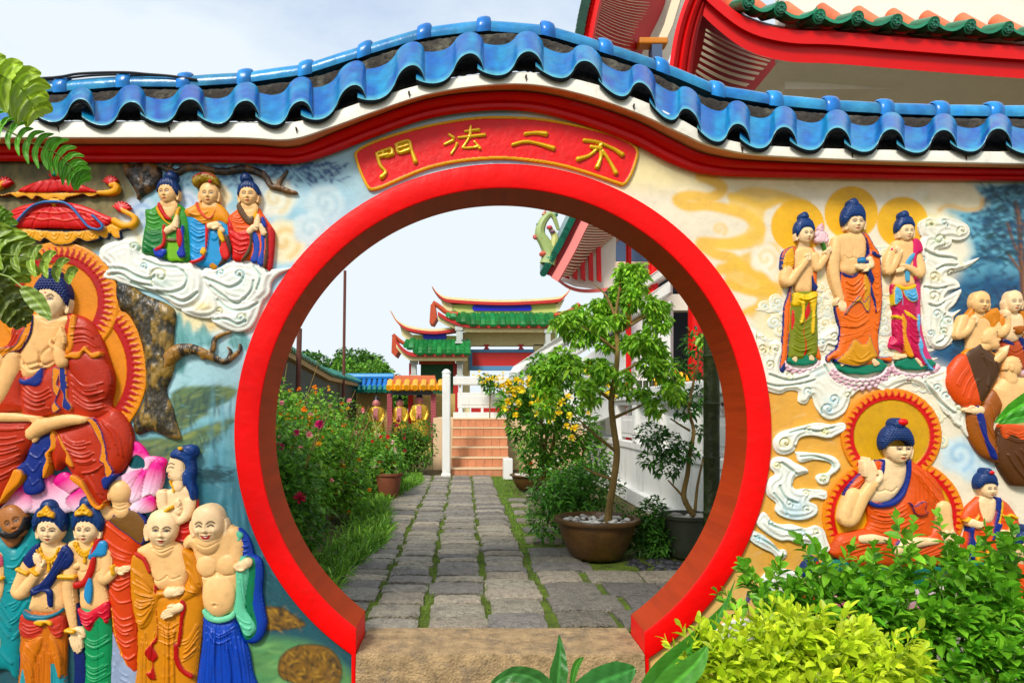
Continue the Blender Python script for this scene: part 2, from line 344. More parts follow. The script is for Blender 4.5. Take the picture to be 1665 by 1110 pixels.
# top right of the left half: painted sky with dark needle clusters
for i in range(260):
    t=rng.random(); x=300+t*255+rng.normal(0,8); y=272+rng.random()**1.6*36-8*t; B.blob(x,y,rng.uniform(3,7),rng.uniform(1.2,2.4),(26,62,118),.75,rng.uniform(-60,60))
for i in range(60):
    x=rng.uniform(215,560); B.blob(x,rng.uniform(300,460),rng.uniform(12,40),rng.uniform(6,16),(196,222,230),.35,rng.uniform(-20,20))
def pcloud(cx,cy,r,n,c1,c2,sp=1,al=.9):
    for k in range(n):
        a=2*math.pi*k/n; B.blob(cx+math.cos(a)*r*.55,cy+math.sin(a)*r*.5,r*.5,r*.48,c1,al,0,2.5)
    B.blob(cx,cy,r*.8,r*.75,c1,al,0,2)
    p=[(cx+math.cos(t)*(.08+.085*t)*r*sp,cy+math.sin(t)*(.08+.085*t)*r) for t in np.linspace(0,7.5,26)]
    B.stroke(p,r*.07,c2,al=.75,soft=r*.14)
for a in [(448,322,34,6,(232,232,214),(222,196,130)),(462,392,38,7,(238,228,190),(226,176,80)),(418,300,22,5,(214,226,226),(170,196,214)),(228,348,30,6,(190,208,226),(110,150,206)),(300,330,24,5,(200,214,228),(130,160,206)),(355,320,22,5,(236,222,188),(214,180,110)),(528,330,32,6,(196,216,222),(160,192,206)),(505,372,30,5,(206,222,226),(170,200,210)),(205,390,34,6,(232,232,222),(220,200,140)),(380,492,60,7,(240,238,226),(222,214,180)),(330,500,46,6,(242,226,180),(232,190,110))]: pcloud(*a)
# distant painted peaks and cliffs
def brush(p,c,n,spread,l,wd,al=.6,ang=None):
    p=np.array(p); x0,y0=p.min(0);x1,y1=p.max(0)
    for i in range(n):
        x,y=rng.uniform(x0,x1),rng.uniform(y0,y1)
        if segd(np.array([x]),np.array([y]),p,True)[0]<0: B.blob(x,y,l*rng.uniform(.5,1.3),wd*rng.uniform(.6,1.4),c[i%len(c)],al,(ang if ang is not None else rng.uniform(0,180))+rng.normal(0,12))
for pk in ['P 292 560 300 528 308 522 314 545 322 536 333 530 342 545 350 560','P 280 600 286 520 294 512 300 560 300 600','P 372 560 380 540 392 536 404 550 410 570']:
    q=T('P',pk[2:]); B.fill(q,(96,158,158),soft=3,al=.8); brush(q,[(70,130,130),(130,186,184)],40,0,10,2,.5,80)
for q,n in ((T('E','175 300 250 285 345 292 330 325 280 345 240 380 190 410 175 360'),150),(T('E','195 430 250 400 335 380 320 410 270 440 250 475 210 470'),90),(T('E','60 440 180 430 190 470 100 520 60 500'),60)):
    B.fill(q,(84,112,66),soft=3,al=.95); brush(q,[(118,134,72),(52,84,66),(38,66,60),(140,150,84)],n,0,16,2.4,.6,160); 
    qq=np.array(q)*[1,1]+[0,14]; brush(qq,[(30,58,62),(44,78,76)],n//2,0,10,2,.6,100)
for i in range(700):
    x,y=rng.uniform(200,470),rng.uniform(480,1010); B.blob(x,y,rng.uniform(3,9),rng.uniform(.8,1.6),[(120,176,190),(40,96,112),(84,146,150),(60,118,110),(170,206,206)][i%5],.28,rng.normal(0 if y<700 else 60,22))
for i in range(500):
    x,y=rng.uniform(1050,1420),rng.uniform(290,900); B.blob(x,y,rng.uniform(4,12),rng.uniform(.8,1.6),[(250,240,214),(226,196,120),(238,214,150),(214,206,180)][i%4],.25,rng.normal(-10,22))
for i in range(90):
    x,y=rng.uniform(330,440),rng.uniform(640,900); B.blob(x,y,rng.uniform(1.5,4),rng.uniform(14,44),[(110,170,190),(60,120,140),(34,88,104)][i%3],.35,rng.normal(0,8))
for i in range(140): x,y=rng.normal(347,14),rng.normal(772,7); B.blob(x,y,5,1.4,(24,62,70),.7,rng.uniform(-30,30))
g=T('C','1350 900 1420 860 1760 920 1960 1200 1300 1200'); B.fill(g,(92,140,86),soft=10); brush(g,[(130,176,110),(58,104,64),(84,150,100)],160,0,14,3,.5,170)
for q in (T('E','415 905 470 900 512 925 540 950 470 962 420 955'),T('E','470 1040 520 1005 600 1010 640 1060 620 1120 480 1100')):
    B.fill(q,(120,86,36),soft=1.2); brush(q,[(184,142,62),(58,44,24),(104,74,32),(146,108,48),(36,32,22)],150,0,7,2.0,.75); B.stroke(list(q)+[q[0]],1.2,(30,34,26),al=.7,soft=1.5)
# right: swirling painted yellow clouds
YL=(236,190,92)
for s_,wd in (('M 110 30 150 45 175 70 140 95 80 90 40 100 70 120 130 118 190 130 250 150 290 190 250 225 190 235 110 230 150 262 200 275 215 290',9),('M 200 90 240 100 300 120 360 100 430 120',6),('M 170 310 230 300 290 330 320 380 300 350',9),('M 190 350 260 380 330 370',6),('M 220 460 260 430 300 440 260 500',5)):
    p=T('M',s_[2:]); B.stroke(p,wd,YL,al=.95,soft=3)
B.fill(T('M','200 90 250 64 330 70 400 90 440 110 380 120 330 112 300 150 300 230 250 250 160 250 110 232 200 215 250 190 240 150 200 130'),(238,196,100),soft=3,al=.85)
B.fill(T('M','180 300 250 260 330 230 350 280 300 300 310 340 360 360 330 440 280 470 250 440 280 400 240 380 200 370'),(236,190,90),soft=3,al=.85)
for c in ((165,190,14),(255,340,13),(300,380,16)):
    x,y=1080+c[0]/1.85,270+c[1]/1.85; p=[(x+math.cos(t)*(1+1.5*t),y+math.sin(t)*(1+1.4*t)) for t in np.linspace(0,7,24)]; B.stroke(p,3,YL,al=.7,soft=4)
for a in [(1222,555,42,6,(232,230,208),(206,214,196)),(1262,520,36,6,(238,228,190),(226,196,120)),(1245,420,26,5,(244,236,214),(236,200,120)),(1340,470,40,6,(236,232,206),(226,206,140)),(1345,560,40,6,(232,234,218),(206,220,206)),(1250,590,40,5,(226,230,220),(170,206,206)),(1440,470,44,6,(240,232,204),(226,204,140)),(1520,340,46,6,(240,234,208),(220,206,150)),(1560,310,30,5,(236,230,200),(222,190,110)),(1590,760,30,5,(206,222,224),(150,190,214)),(1560,740,34,5,(206,226,232),(130,180,214)),(1620,850,34,5,(226,222,180),(210,190,110))]: pcloud(*a)
for (x,y,r) in ((245,247,139),(520,180,139),(785,228,133)):
    B.fill([(1220+x/3.171+r/3.171*math.cos(t),290+y/3.171+r/3.171*math.sin(t)) for t in np.linspace(0,6.28,40,endpoint=False)],(236,182,14),sm=0,soft=.8)
    for i in range(30): a=rng.uniform(0,6.3); q=rng.random()**.5*r*.85; B.blob(1220+(x+q*math.cos(a))/3.171,290+(y+q*math.sin(a))/3.171,8,2,[(242,196,40),(228,172,16)][i%2],.4,rng.uniform(0,60))
# blue forest at right
fo=T('I','150 40 230 110 150 130 60 140 100 180 140 260 160 330 120 400 90 500 60 640 70 840 500 840 1800 900 1800 20 250 20')
B.fill(fo,(112,176,196),soft=10); B.fill(T('I','60 460 200 420 260 380 420 420 1800 400 1800 840 70 840 60 640'),(30,84,122),soft=16)
for i in range(1500):
    k=rng.random(); x=1520+rng.uniform(20,520)/2.7; y=290+rng.uniform(20,830)/2.7
    yy=(y-290)*2.7
    if segd(np.array([x]),np.array([y]),np.array(fo),True)[0]<-4:
        dens=1 if (x>1595 and yy<380) or yy>470 else (.5 if x>1575 else .12)
        if k<dens: B.blob(x,y,rng.uniform(3,9),rng.uniform(1.5,4),[(16,52,92),(24,70,108),(14,40,66),(44,104,140),(20,66,84)][i%5],.7,rng.uniform(-40,60))
for s_,wd in (('I 355 110 370 180 375 260 380 330 384 420 388 520 390 640',4.5),('I 320 200 345 280 372 340 385 400',2.6),('I 320 330 350 370 383 420',2),('I 390 200 378 260 376 330',2)):
    B.stroke(T('I',s_[2:]),wd,(92,58,40),al=.95,soft=2); B.stroke(np.array(T('I',s_[2:]))+[1.4,0],wd*.3,(150,104,66),al=.7,soft=1)
for i in range(500):
    x,y=rng.uniform(1595,1700),290+rng.uniform(20,360)/2.7
    if rng.random()<.5: B.blob(x,y,rng.uniform(3,7),rng.uniform(1.3,2.6),[(14,44,72),(24,74,96),(18,56,60)][i%3],.75,rng.uniform(-30,40))
B.fill(T('I','0 20 150 20 190 60 210 110 170 140 100 130 40 120 20 160 -20 120'),(242,230,196),soft=4,al=.9); B.stroke(T('I','20 140 60 120 140 138 200 128 208 90'),3,(230,184,104),al=.8,soft=3)
B.C*=(1+nz2*.12+ (vnoise(X,Y,7,9,2)-.5)*.10)[...,None]
mural=mat('painted_plaster',attr=True,rough=.55,bump=.35,bscale=70,var=.06,vscale=6,dirt=.18,dscale=7,bdist=.004,dcol=(.12,.10,.07))
B.build('mural_panel',mural,wall,hm=0,back=-2)
# --- wall body behind the panel
WB=3.44
m=MB(); colx=sorted(set(list(np.arange(-700,2401,60.))+[GCX+(RI+6)*math.cos(a) for a in np.linspace(0,math.pi,41)]+[FX0-6,FX1+6]))
def holey(x):
    d=abs(x-GCX); lo=RI+6
    if d<lo:
        q=math.sqrt(lo*lo-d*d); top=GCY-q; bot=GCY+q
        if FX0-6<=x<=FX1+6: bot=1216
        return top,bot
    return None
def quad(x0,y00,y01,x1,y10,y11):
    f=[wl(x0,y00),wl(x1,y10),wl(x1,y11),wl(x0,y01)]; bk=[(v[0],WB,v[2]) for v in f]; f=[(v[0],YW+.006,v[2]) for v in f]
    m.add(f+bk,[(0,1,2,3),(7,6,5,4),(0,4,5,1),(1,5,6,2),(2,6,7,3),(3,7,4,0)])
for a,b in zip(colx[:-1],colx[1:]):
    ta,tb=float(fWup(a)),float(fWup(b)); e=1e-4; ha=holey(a+e); hb=holey(b-e)
    if ha and hb and (ha[1]-ha[0])>1:
        quad(a,ta,ha[0],b,tb,hb[0])
        if ha[1]<1215 or hb[1]<1215: quad(a,min(ha[1],1215),1216,b,min(hb[1],1215),1216)
    else: quad(a,ta,1216,b,tb,1216)
m.build('wall_body',mat('cream_render',alb((225,215,195)),rough=.8,var=.12,dirt=.4,dscale=4,bump=.3),wall)
# --- ring
ringm=mat('red_enamel',alb((232,26,12),.92),rough=.42,coat=.0,spec=.16,bump=.6,bscale=16,var=.12,vscale=5,dirt=.22,dscale=16,bdist=.006,dcol=(.30,.012,.006))
revm=mat('reflection_toned_reveal',alb((172,66,36)),rough=.5,coat=.0,spec=.1,bump=.5,bscale=9,var=.22,vscale=5,stretch=(3,.25,3),bdist=.005)  # glossy red paint; its brownish reflections are put into the base colour
th1=math.asin((FX1-GCX)/RI); th0=math.asin((GCX-FX0)/RI)
def swring(prof,mt,name):
    n=160; angs=np.linspace(-math.pi/2-(math.pi-0)+th1+math.pi/2-math.pi/2,0,2)  # placeholder range
    A=np.linspace(math.pi/2-th1,-1.5*math.pi+th0,n)   # image angle from right foot over the top to left foot (y down)
    vs=[];fs=[]
    for a in A:
        for r,h in prof:
            x=GCX+r*math.cos(a); y=GCY+r*math.sin(a)
            if y>GCY+120:
                if x>GCX and x<FX1: x=FX1
                if x<GCX and x>FX0: x=FX0
            vs.append(wl(x,y)[:1]+(YW-h*S,)+wl(x,y)[2:])
    k=len(prof)
    for i in range(n-1):
        for j in range(k-1): fs.append((i*k+j,i*k+j+1,(i+1)*k+j+1,(i+1)*k+j))
    return vs,fs
# angle list has feet where r=RI meets x=FX; outer radius continues until its own x reaches the foot
def ring_mesh(name,prof,mt):
    vs=[];fs=[];n=180;k=len(prof)
    for i in range(n):
        t=i/(n-1)
        for r,h in prof:
            a1=math.pi/2-math.asin((FX1-GCX)/r); a0=math.pi/2+math.asin((GCX-FX0)/r)-2*math.pi
            a=a1+(a0-a1)*t; v=wl(GCX+r*math.cos(a),GCY+r*math.sin(a)); vs.append((v[0],YW-h*S,v[2]))
    for i in range(n-1):
        for j in range(k-1): fs.append((i*k+j,i*k+j+1,(i+1)*k+j+1,(i+1)*k+j))
    mm=MB(); mm.add(vs,fs); return mm.build(name,mt,wall,smooth=True,auto=50)
tb=-(WB+.012-YW)/S
ring_mesh('gate_ring',[(RO,-1),(RO,6),(RO-1.2,8.5),(RO-4,9.5),(RO-20,9.8),(RI+3,9.5),(RI+.6,8.5),(RI,6)],ringm)
ring_mesh('gate_reveal',[(RI,6),(RI,-10),(RI,-45),(RI,tb),(RO,tb)],revm)
mf=MB()
for xx,sg in ((FX0,-1),(FX1,1)):
    r=RI; y0=GCY+math.sqrt(RI*RI-(xx-GCX)**2); y1=GCY+math.sqrt(RO*RO-(xx-GCX)**2)
    a=wl(xx,y0); zb=wl(0,1216)[2]; 
    mf.prism([(a[0],YW-9.5*S,a[2]),(a[0],WB+.01,a[2]),(a[0],WB+.01,zb),(a[0],YW-9.5*S,zb)],(sg*7*S,0,0))
mf.build('gate_foot',ringm,wall,bevel=.004)
# --- cornice mouldings swept along the wall
def sweep(name,rows,mt,xa=-690,xb=2390,st=7,close=False,smooth=True,auto=40):
    xs_=np.arange(xa,xb,st); vs=[];fs=[];k=len(rows)
    for x in xs_:
        for fy,h in rows:
            d=YW-h*S; y=float(fy(x)); xw=(x-CX)*S; vs.append((xw,d,H0-(y-CY)*d/F))
    for i in range(len(xs_)-1):
        for j in range(k-(0 if close else 1)):
            j2=(j+1)%k; fs.append((i*k+j,i*k+j2,(i+1)*k+j2,(i+1)*k+j))
    mm=MB(); mm.add(vs,fs); return mm.build(name,mt,wall,smooth=smooth,auto=auto)
mixf=lambda f,g,t: (lambda x: f(x)*(1-t)+g(x)*t)
redm=mat('red_moulding_paint',alb((205,14,14),.95),rough=.35,coat=.04,spec=.2,bump=.35,bscale=40,var=.10,vscale=12,dirt=.22,dscale=12)
sweep('red_moulding',[(fRlo,-1),(fRlo,9),(mixf(fRlo,fRup,.18),15),(mixf(fRlo,fRup,.36),16),(mixf(fRlo,fRup,.44),13),(mixf(fRlo,fRup,.6),20),(mixf(fRlo,fRup,.8),24),(mixf(fRlo,fRup,.95),24),(fRup,20),(fRup,-1)],redm)
whm=mat('white_fascia_paint',alb((236,233,220)),rough=.55,bump=.3,bscale=50,var=.06,vscale=8,dirt=.35,dscale=9,dcol=(.22,.16,.1))
tanm=mat('tan_soffit',alb((214,150,104)),rough=.7,var=.15,dirt=.3,dscale=6)
sweep('soffit',[(mixf(fRup,fRup,0),18),(fWlo,49.5)],tanm)
off1=lambda f,d:(lambda x:f(x)+d)
sweep('fascia',[(off1(fWlo,.6),49),(fWlo,52),(off1(fWlo,-2),54),(off1(fWup,4),54),(off1(fWup,1.5),52),(off1(fWup,2),8)],whm)
# --- mortar bed under the tiles
fMid=mixf(fWup,fCt,.62)
fCb=lambda x: fCt(x)+21
mortm=mat('dark_mortar',alb((52,46,40)),rough=.95,bump=1,bscale=45,var=.5,vscale=14,dirt=.55,dscale=9,dcol=(.25,.24,.17),bdist=.02)
def sweepw(name,rows,mt):  # rows given as (fy, h) and noisy
    xs_=np.arange(-690,2390,5.); vs=[];fs=[];k=len(rows)
    for x in xs_:
        for i,(fy,h) in enumerate(rows):
            h2=h+random.uniform(-1.6,1.6)*(0<i<k-1); d=YW-h2*S; vs.append(((x-CX)*S,d,H0-(float(fy(x))+random.uniform(-1,1)-CY)*d/F))
    for i in range(len(xs_)-1):
        for j in range(k-1): fs.append((i*k+j,i*k+j+1,(i+1)*k+j+1,(i+1)*k+j))
    mm=MB(); mm.add(vs,fs); return mm.build(name,mt,wall,smooth=True,auto=80)
sweepw('mortar_bed',[(off1(fWup,-1),40),(off1(fWup,-8),24),(mixf(fWup,fCb,.35),-2),(mixf(fWup,fCb,.6),-10),(mixf(fWup,fCb,.8),-12),(off1(fCb,5),-14),(off1(fCb,3),-18),(off1(fCb,3),-60),(fWup,-84)],mortm)
# --- tiles
CR=[-337,-242,-147,-50,42,127,213,305,397,486,568,661,757,854,949,1045,1127,1201,1277,1359,1447,1534,1621,1710,1800,1890,1980,2070]
prof=[(-64,13),(-56,6),(-46,0),(-34,-4),(-22,-3),(-13,3),(-6,14),(-1,27),(6,37),(15,42),(24,41),(32,34),(38,22),(41,9)]
pp=spl([(a/93.,b) for a,b in prof],False,3)
tile=MB(); NB=8
for ti,cxp in enumerate(CR):
    P_=(CR[ti+1]-cxp) if ti+1<len(CR) else 90
    tone=rng.random(); base0=np.array(lin((0,84,188)))*(1-tone*.6)+np.array(lin((0,128,204)))*tone*.6
    jx=rng.normal(0,1.5); jh=rng.normal(0,1.2)
    V=[];C=[];n=len(pp)
    for layer in (0,1):
        for ib in range(NB):
            t=ib/(NB-1)
            h=62-t*60; 
            for (u,zz) in pp:
                x=cxp-15+u*P_+jx; sc2=P_/93.
                amp=(zz+5)*(.84-.30*t)-5
                yb=float(fWup(x))-1.0+jh; yt=float(fCb(x))+2; rise=(yb-yt)*.76*t**.95
                # height over the fascia grows to the back
                y=yb-rise-amp*.98*sc2**.3
                if layer: y+=7.5; 
                hh=h-(2.5 if layer else 0)*(1 if ib else 1)
                d=YW-hh*S; V.append(((x-CX)*d/F,d,H0-(y-CY)*d/F))
                q=abs(u*93-15)/50.
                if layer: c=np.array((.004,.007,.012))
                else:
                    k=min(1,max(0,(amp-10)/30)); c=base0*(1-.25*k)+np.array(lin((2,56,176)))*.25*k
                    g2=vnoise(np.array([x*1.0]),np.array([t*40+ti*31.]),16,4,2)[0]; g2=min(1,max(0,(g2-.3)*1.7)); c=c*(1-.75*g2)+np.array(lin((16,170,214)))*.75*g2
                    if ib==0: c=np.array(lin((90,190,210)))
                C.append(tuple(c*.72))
    fs=[]
    for ib in range(NB-1):
        for j in range(n-1):
            fs.append((ib*n+j,ib*n+j+1,(ib+1)*n+j+1,(ib+1)*n+j)); o_=NB*n; fs.append((o_+ib*n+j,o_+(ib+1)*n+j,o_+(ib+1)*n+j+1,o_+ib*n+j+1))
    b=len(tile.v); tile.v+=V; tile.c+=C; tile.f+=[tuple(b+i for i in f) for f in fs]
    # front edge band (own vertices so that the glaze line stays sharp)
    b=len(tile.v)
    for j in range(n): 
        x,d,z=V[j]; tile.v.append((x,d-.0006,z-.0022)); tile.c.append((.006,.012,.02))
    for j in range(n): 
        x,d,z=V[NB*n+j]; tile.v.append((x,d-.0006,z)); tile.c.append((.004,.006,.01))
    for j in range(n-1): tile.f.append((b+j,b+n+j,b+n+j+1,b+j+1))
    b=len(tile.v)
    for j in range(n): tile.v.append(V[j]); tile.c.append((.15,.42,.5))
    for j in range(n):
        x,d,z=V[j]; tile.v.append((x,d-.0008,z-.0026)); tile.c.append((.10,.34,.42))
    for j in range(n-1): tile.f.append((b+j,b+n+j,b+n+j+1,b+j+1))
    for e_ in (0,n-1):
        b=len(tile.v)
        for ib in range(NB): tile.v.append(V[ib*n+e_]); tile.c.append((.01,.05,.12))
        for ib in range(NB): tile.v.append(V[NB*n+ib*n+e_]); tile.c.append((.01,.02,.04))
        for ib in range(NB-1): tile.f.append((b+ib,b+NB+ib,b+NB+ib+1,b+ib+1))
glz=mat('blue_glaze',attr=True,rough=.24,coat=.0,spec=.34,bump=.4,bscale=26,var=.26,vscale=22,dirt=.12,dscale=16,bdist=.006,dcol=(.02,.03,.05))
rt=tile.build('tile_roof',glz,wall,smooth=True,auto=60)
# --- ridge caps with collars
KN=[-260,-170,-80,12,107,208,305,402,500,595,691,787,890,983,1074,1163,1256,1347,1434,1523,1610,1700,1790,1880,1970]
ridge=MB()
def rpt(x,dr=0):
    d=YW+.105; return Vector(((x-CX)*d/F,d,H0-(float(fCt(x))+16-CY)*d/F))
for i in range(len(KN)-1):
    a,b=KN[i],KN[i+1]; ca=np.array(lin((6,110,200)))*(1-.5*rng.random())+np.array(lin((40,170,210)))*.4*rng.random()
    n=9; pts=[rpt(a)*(1-t)+rpt(b)*t for t in np.linspace(0,1,n)]; r0=.049
    vs=[];cs=[];fs=[];m_=14
    for q,p in enumerate(pts):
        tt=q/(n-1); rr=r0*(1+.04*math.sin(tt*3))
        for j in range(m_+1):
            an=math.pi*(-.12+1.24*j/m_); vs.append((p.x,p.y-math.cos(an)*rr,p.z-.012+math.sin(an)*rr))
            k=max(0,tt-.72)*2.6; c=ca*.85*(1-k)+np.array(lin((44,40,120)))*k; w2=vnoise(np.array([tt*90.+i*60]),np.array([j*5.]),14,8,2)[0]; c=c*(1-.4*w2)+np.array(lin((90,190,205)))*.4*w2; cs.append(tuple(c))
    for q in range(n-1):
        for j in range(m_): fs.append((q*(m_+1)+j,(q+1)*(m_+1)+j,(q+1)*(m_+1)+j+1,q*(m_+1)+j+1))
    b0=len(ridge.v); ridge.v+=vs; ridge.c+=cs; ridge.f+=[tuple(b0+k for k in f) for f in fs]
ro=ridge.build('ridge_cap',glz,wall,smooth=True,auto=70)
coll=MB()
for i,a in enumerate(KN):
    pts=[rpt(a-12),rpt(a-10.5),rpt(a-5),rpt(a+3),rpt(a+9),rpt(a+11)]; rs=[.050,.057,.061,.062,.058,.050]; vs=[];fs=[];cs=[];m_=14
    tn=rng.random(); cc=np.array(lin((28,130,200)))*(1-tn*.5)+np.array(lin((20,70,170)))*tn*.5
    for q,p in enumerate(pts):
        for j in range(m_+1):
            an=math.pi*(-.14+1.28*j/m_); vs.append((p.x,p.y-math.cos(an)*rs[q],p.z-.010+math.sin(an)*rs[q]*1.08)); cs.append(tuple(cc*(.8+.5*(q in(1,2)))))
    for q in range(5):
        for j in range(m_): fs.append((q*(m_+1)+j,(q+1)*(m_+1)+j,(q+1)*(m_+1)+j+1,q*(m_+1)+j+1))
    b0=len(coll.v); coll.v+=vs; coll.c+=cs; coll.f+=[tuple(b0+k for k in f) for f in fs]
co=coll.build('collars',glz,wall,smooth=True,auto=70); co.parent=ro
# --- plaque with its gilt characters
sx_=400;sc3=2.3786
def P5(s): v=[float(t) for t in s.split()]; return [(400+v[i]/sc3,v[i+1]/sc3) for i in range(0,len(v),2)]
PO=P5('424 585 470 556 560 522 700 484 860 456 980 450 1120 456 1260 478 1400 512 1480 545 1512 570 1518 600 1500 660 1480 700 1462 716 1440 714 1330 676 1200 640 1060 620 950 616 820 628 700 655 590 700 520 730 480 736 462 716 440 670 420 610')
pl=Rel(570,180,1045,320,1.0); pl.poly(PO,4,2,3,(228,170,50),sm=3)
cen=np.mean(PO,axis=0)
pin=spl(PO,True,3); q=pl.bb(pin,3); sdp=segd(pl.X,pl.Y,pin,True); k=sdp<-4.2
pl.C=np.where(k[...,None],np.array(alb((226,22,14))),pl.C); pl.H=np.where(k,pl.H-1.6,pl.H)+(vnoise(pl.X,pl.Y,9,3,2)-.5)*.8*k
plq=pl.build('plaque',paint(),wall,hm=4)
chars={
 'men':['505 595 520 640 540 665 525 685','510 592 560 575 566 596','525 585 540 606 562 597','516 606 550 598','580 560 628 545 640 580 655 625','582 560 590 590 632 580','586 575 626 563'],
 'fa':['786 520 802 532','768 558 800 544','794 594 808 574 816 556','848 508 900 502','868 488 866 530','822 532 922 522','862 534 846 560 840 572 880 570 898 566','884 548 896 562 904 574'],
 'er':['1080 518 1120 514 1160 518','1032 560 1080 548 1130 556 1188 574'],
 'bu':['1308 543 1360 550 1420 575 1455 598','1375 560 1330 600 1285 616','1370 570 1372 610 1358 646','1380 585 1410 630 1430 668','1335 568 1370 575']}
for nme,ss in chars.items():
    g=Rel(600,195,1030,300,.8); 
    for s_ in ss:
        p=P5(s_); kk=.78 if nme=='fa' else 1.2; g.limb(p,[2.4*kk]+[2.2*kk]*(len(p)-2)+[3.4*kk],[5.5]*len(p),(232,186,48),k=1.1)
    mo=g.build('character',mat('gilt_paint',attr=True,rough=.3,metal=.35,coat=.3,var=.1,vscale=40),wall,hm=6)
    mo.parent=plq; mo.matrix_parent_inverse.identity()
# --- threshold slab
thr=MB(); zt=0.0
n=60
def slab(x0,x1,y0,y1,z0,z1,nm,nx=40,ny=10):
    g=MB(); 
    for i in range(nx+1):
        for j in range(ny+1):
            x=x0+(x1-x0)*i/nx; y=y0+(y1-y0)*j/ny; z=z1+(random.uniform(-.002,.002) if 0<j<ny else -.004); g.v.append((x,y,z)); g.c.append((1,1,1))
    for i in range(nx):
        for j in range(ny): g.f.append((i*(ny+1)+j,(i+1)*(ny+1)+j,(i+1)*(ny+1)+j+1,i*(ny+1)+j+1))
    b=len(g.v)
    for i in range(nx+1):
        for k in range(7): x=x0+(x1-x0)*i/nx; g.v.append((x,y0-(.012*math.sin(k*.9)+random.uniform(0,.012)) if k else y0,z1-.004-(z1-z0)*k/6)); g.c.append((1,1,1))
    for i in range(nx):
        for k in range(6): g.f.append((b+i*7+k,b+i*7+k+1,b+(i+1)*7+k+1,b+(i+1)*7+k))
    return g
sx0,sx1=(FX0-CX)*S+.003,(FX1-CX)*S-.003
ths=slab(sx0,sx1,3.165,3.56,-.42,0,'t')
tho=ths.build('threshold_step',mat('sandy_concrete',alb((176,150,114)),rough=.92,bump=1,bscale=90,var=.5,vscale=14,dirt=.9,dscale=6,dcol=(.085,.08,.07),bdist=.012),None,smooth=True,auto=40)
tag(tho,'worn sandy stone threshold step across the foot of the round gateway','step')

# rusty nail stubs along the white fascia
for nx_ in (95,275,482,665,855,1030,1206,1385,1570):
    m=MB(); d=YW-54*S; v=Q(nx_,float(fWup(nx_))*.6+float(fWlo(nx_))*.4,d); m.tube([(v.x,d+.004,v.z),(v.x+.001,d-.012,v.z+.002)],.0042,6); m.tube([(v.x,d-.002,v.z-.002),(v.x+.003,d-.003,v.z-.020)],[.004,.0012],5)
    m.build('rusty_nail',mat('rust',alb((60,36,22)),rough=.9),wall)
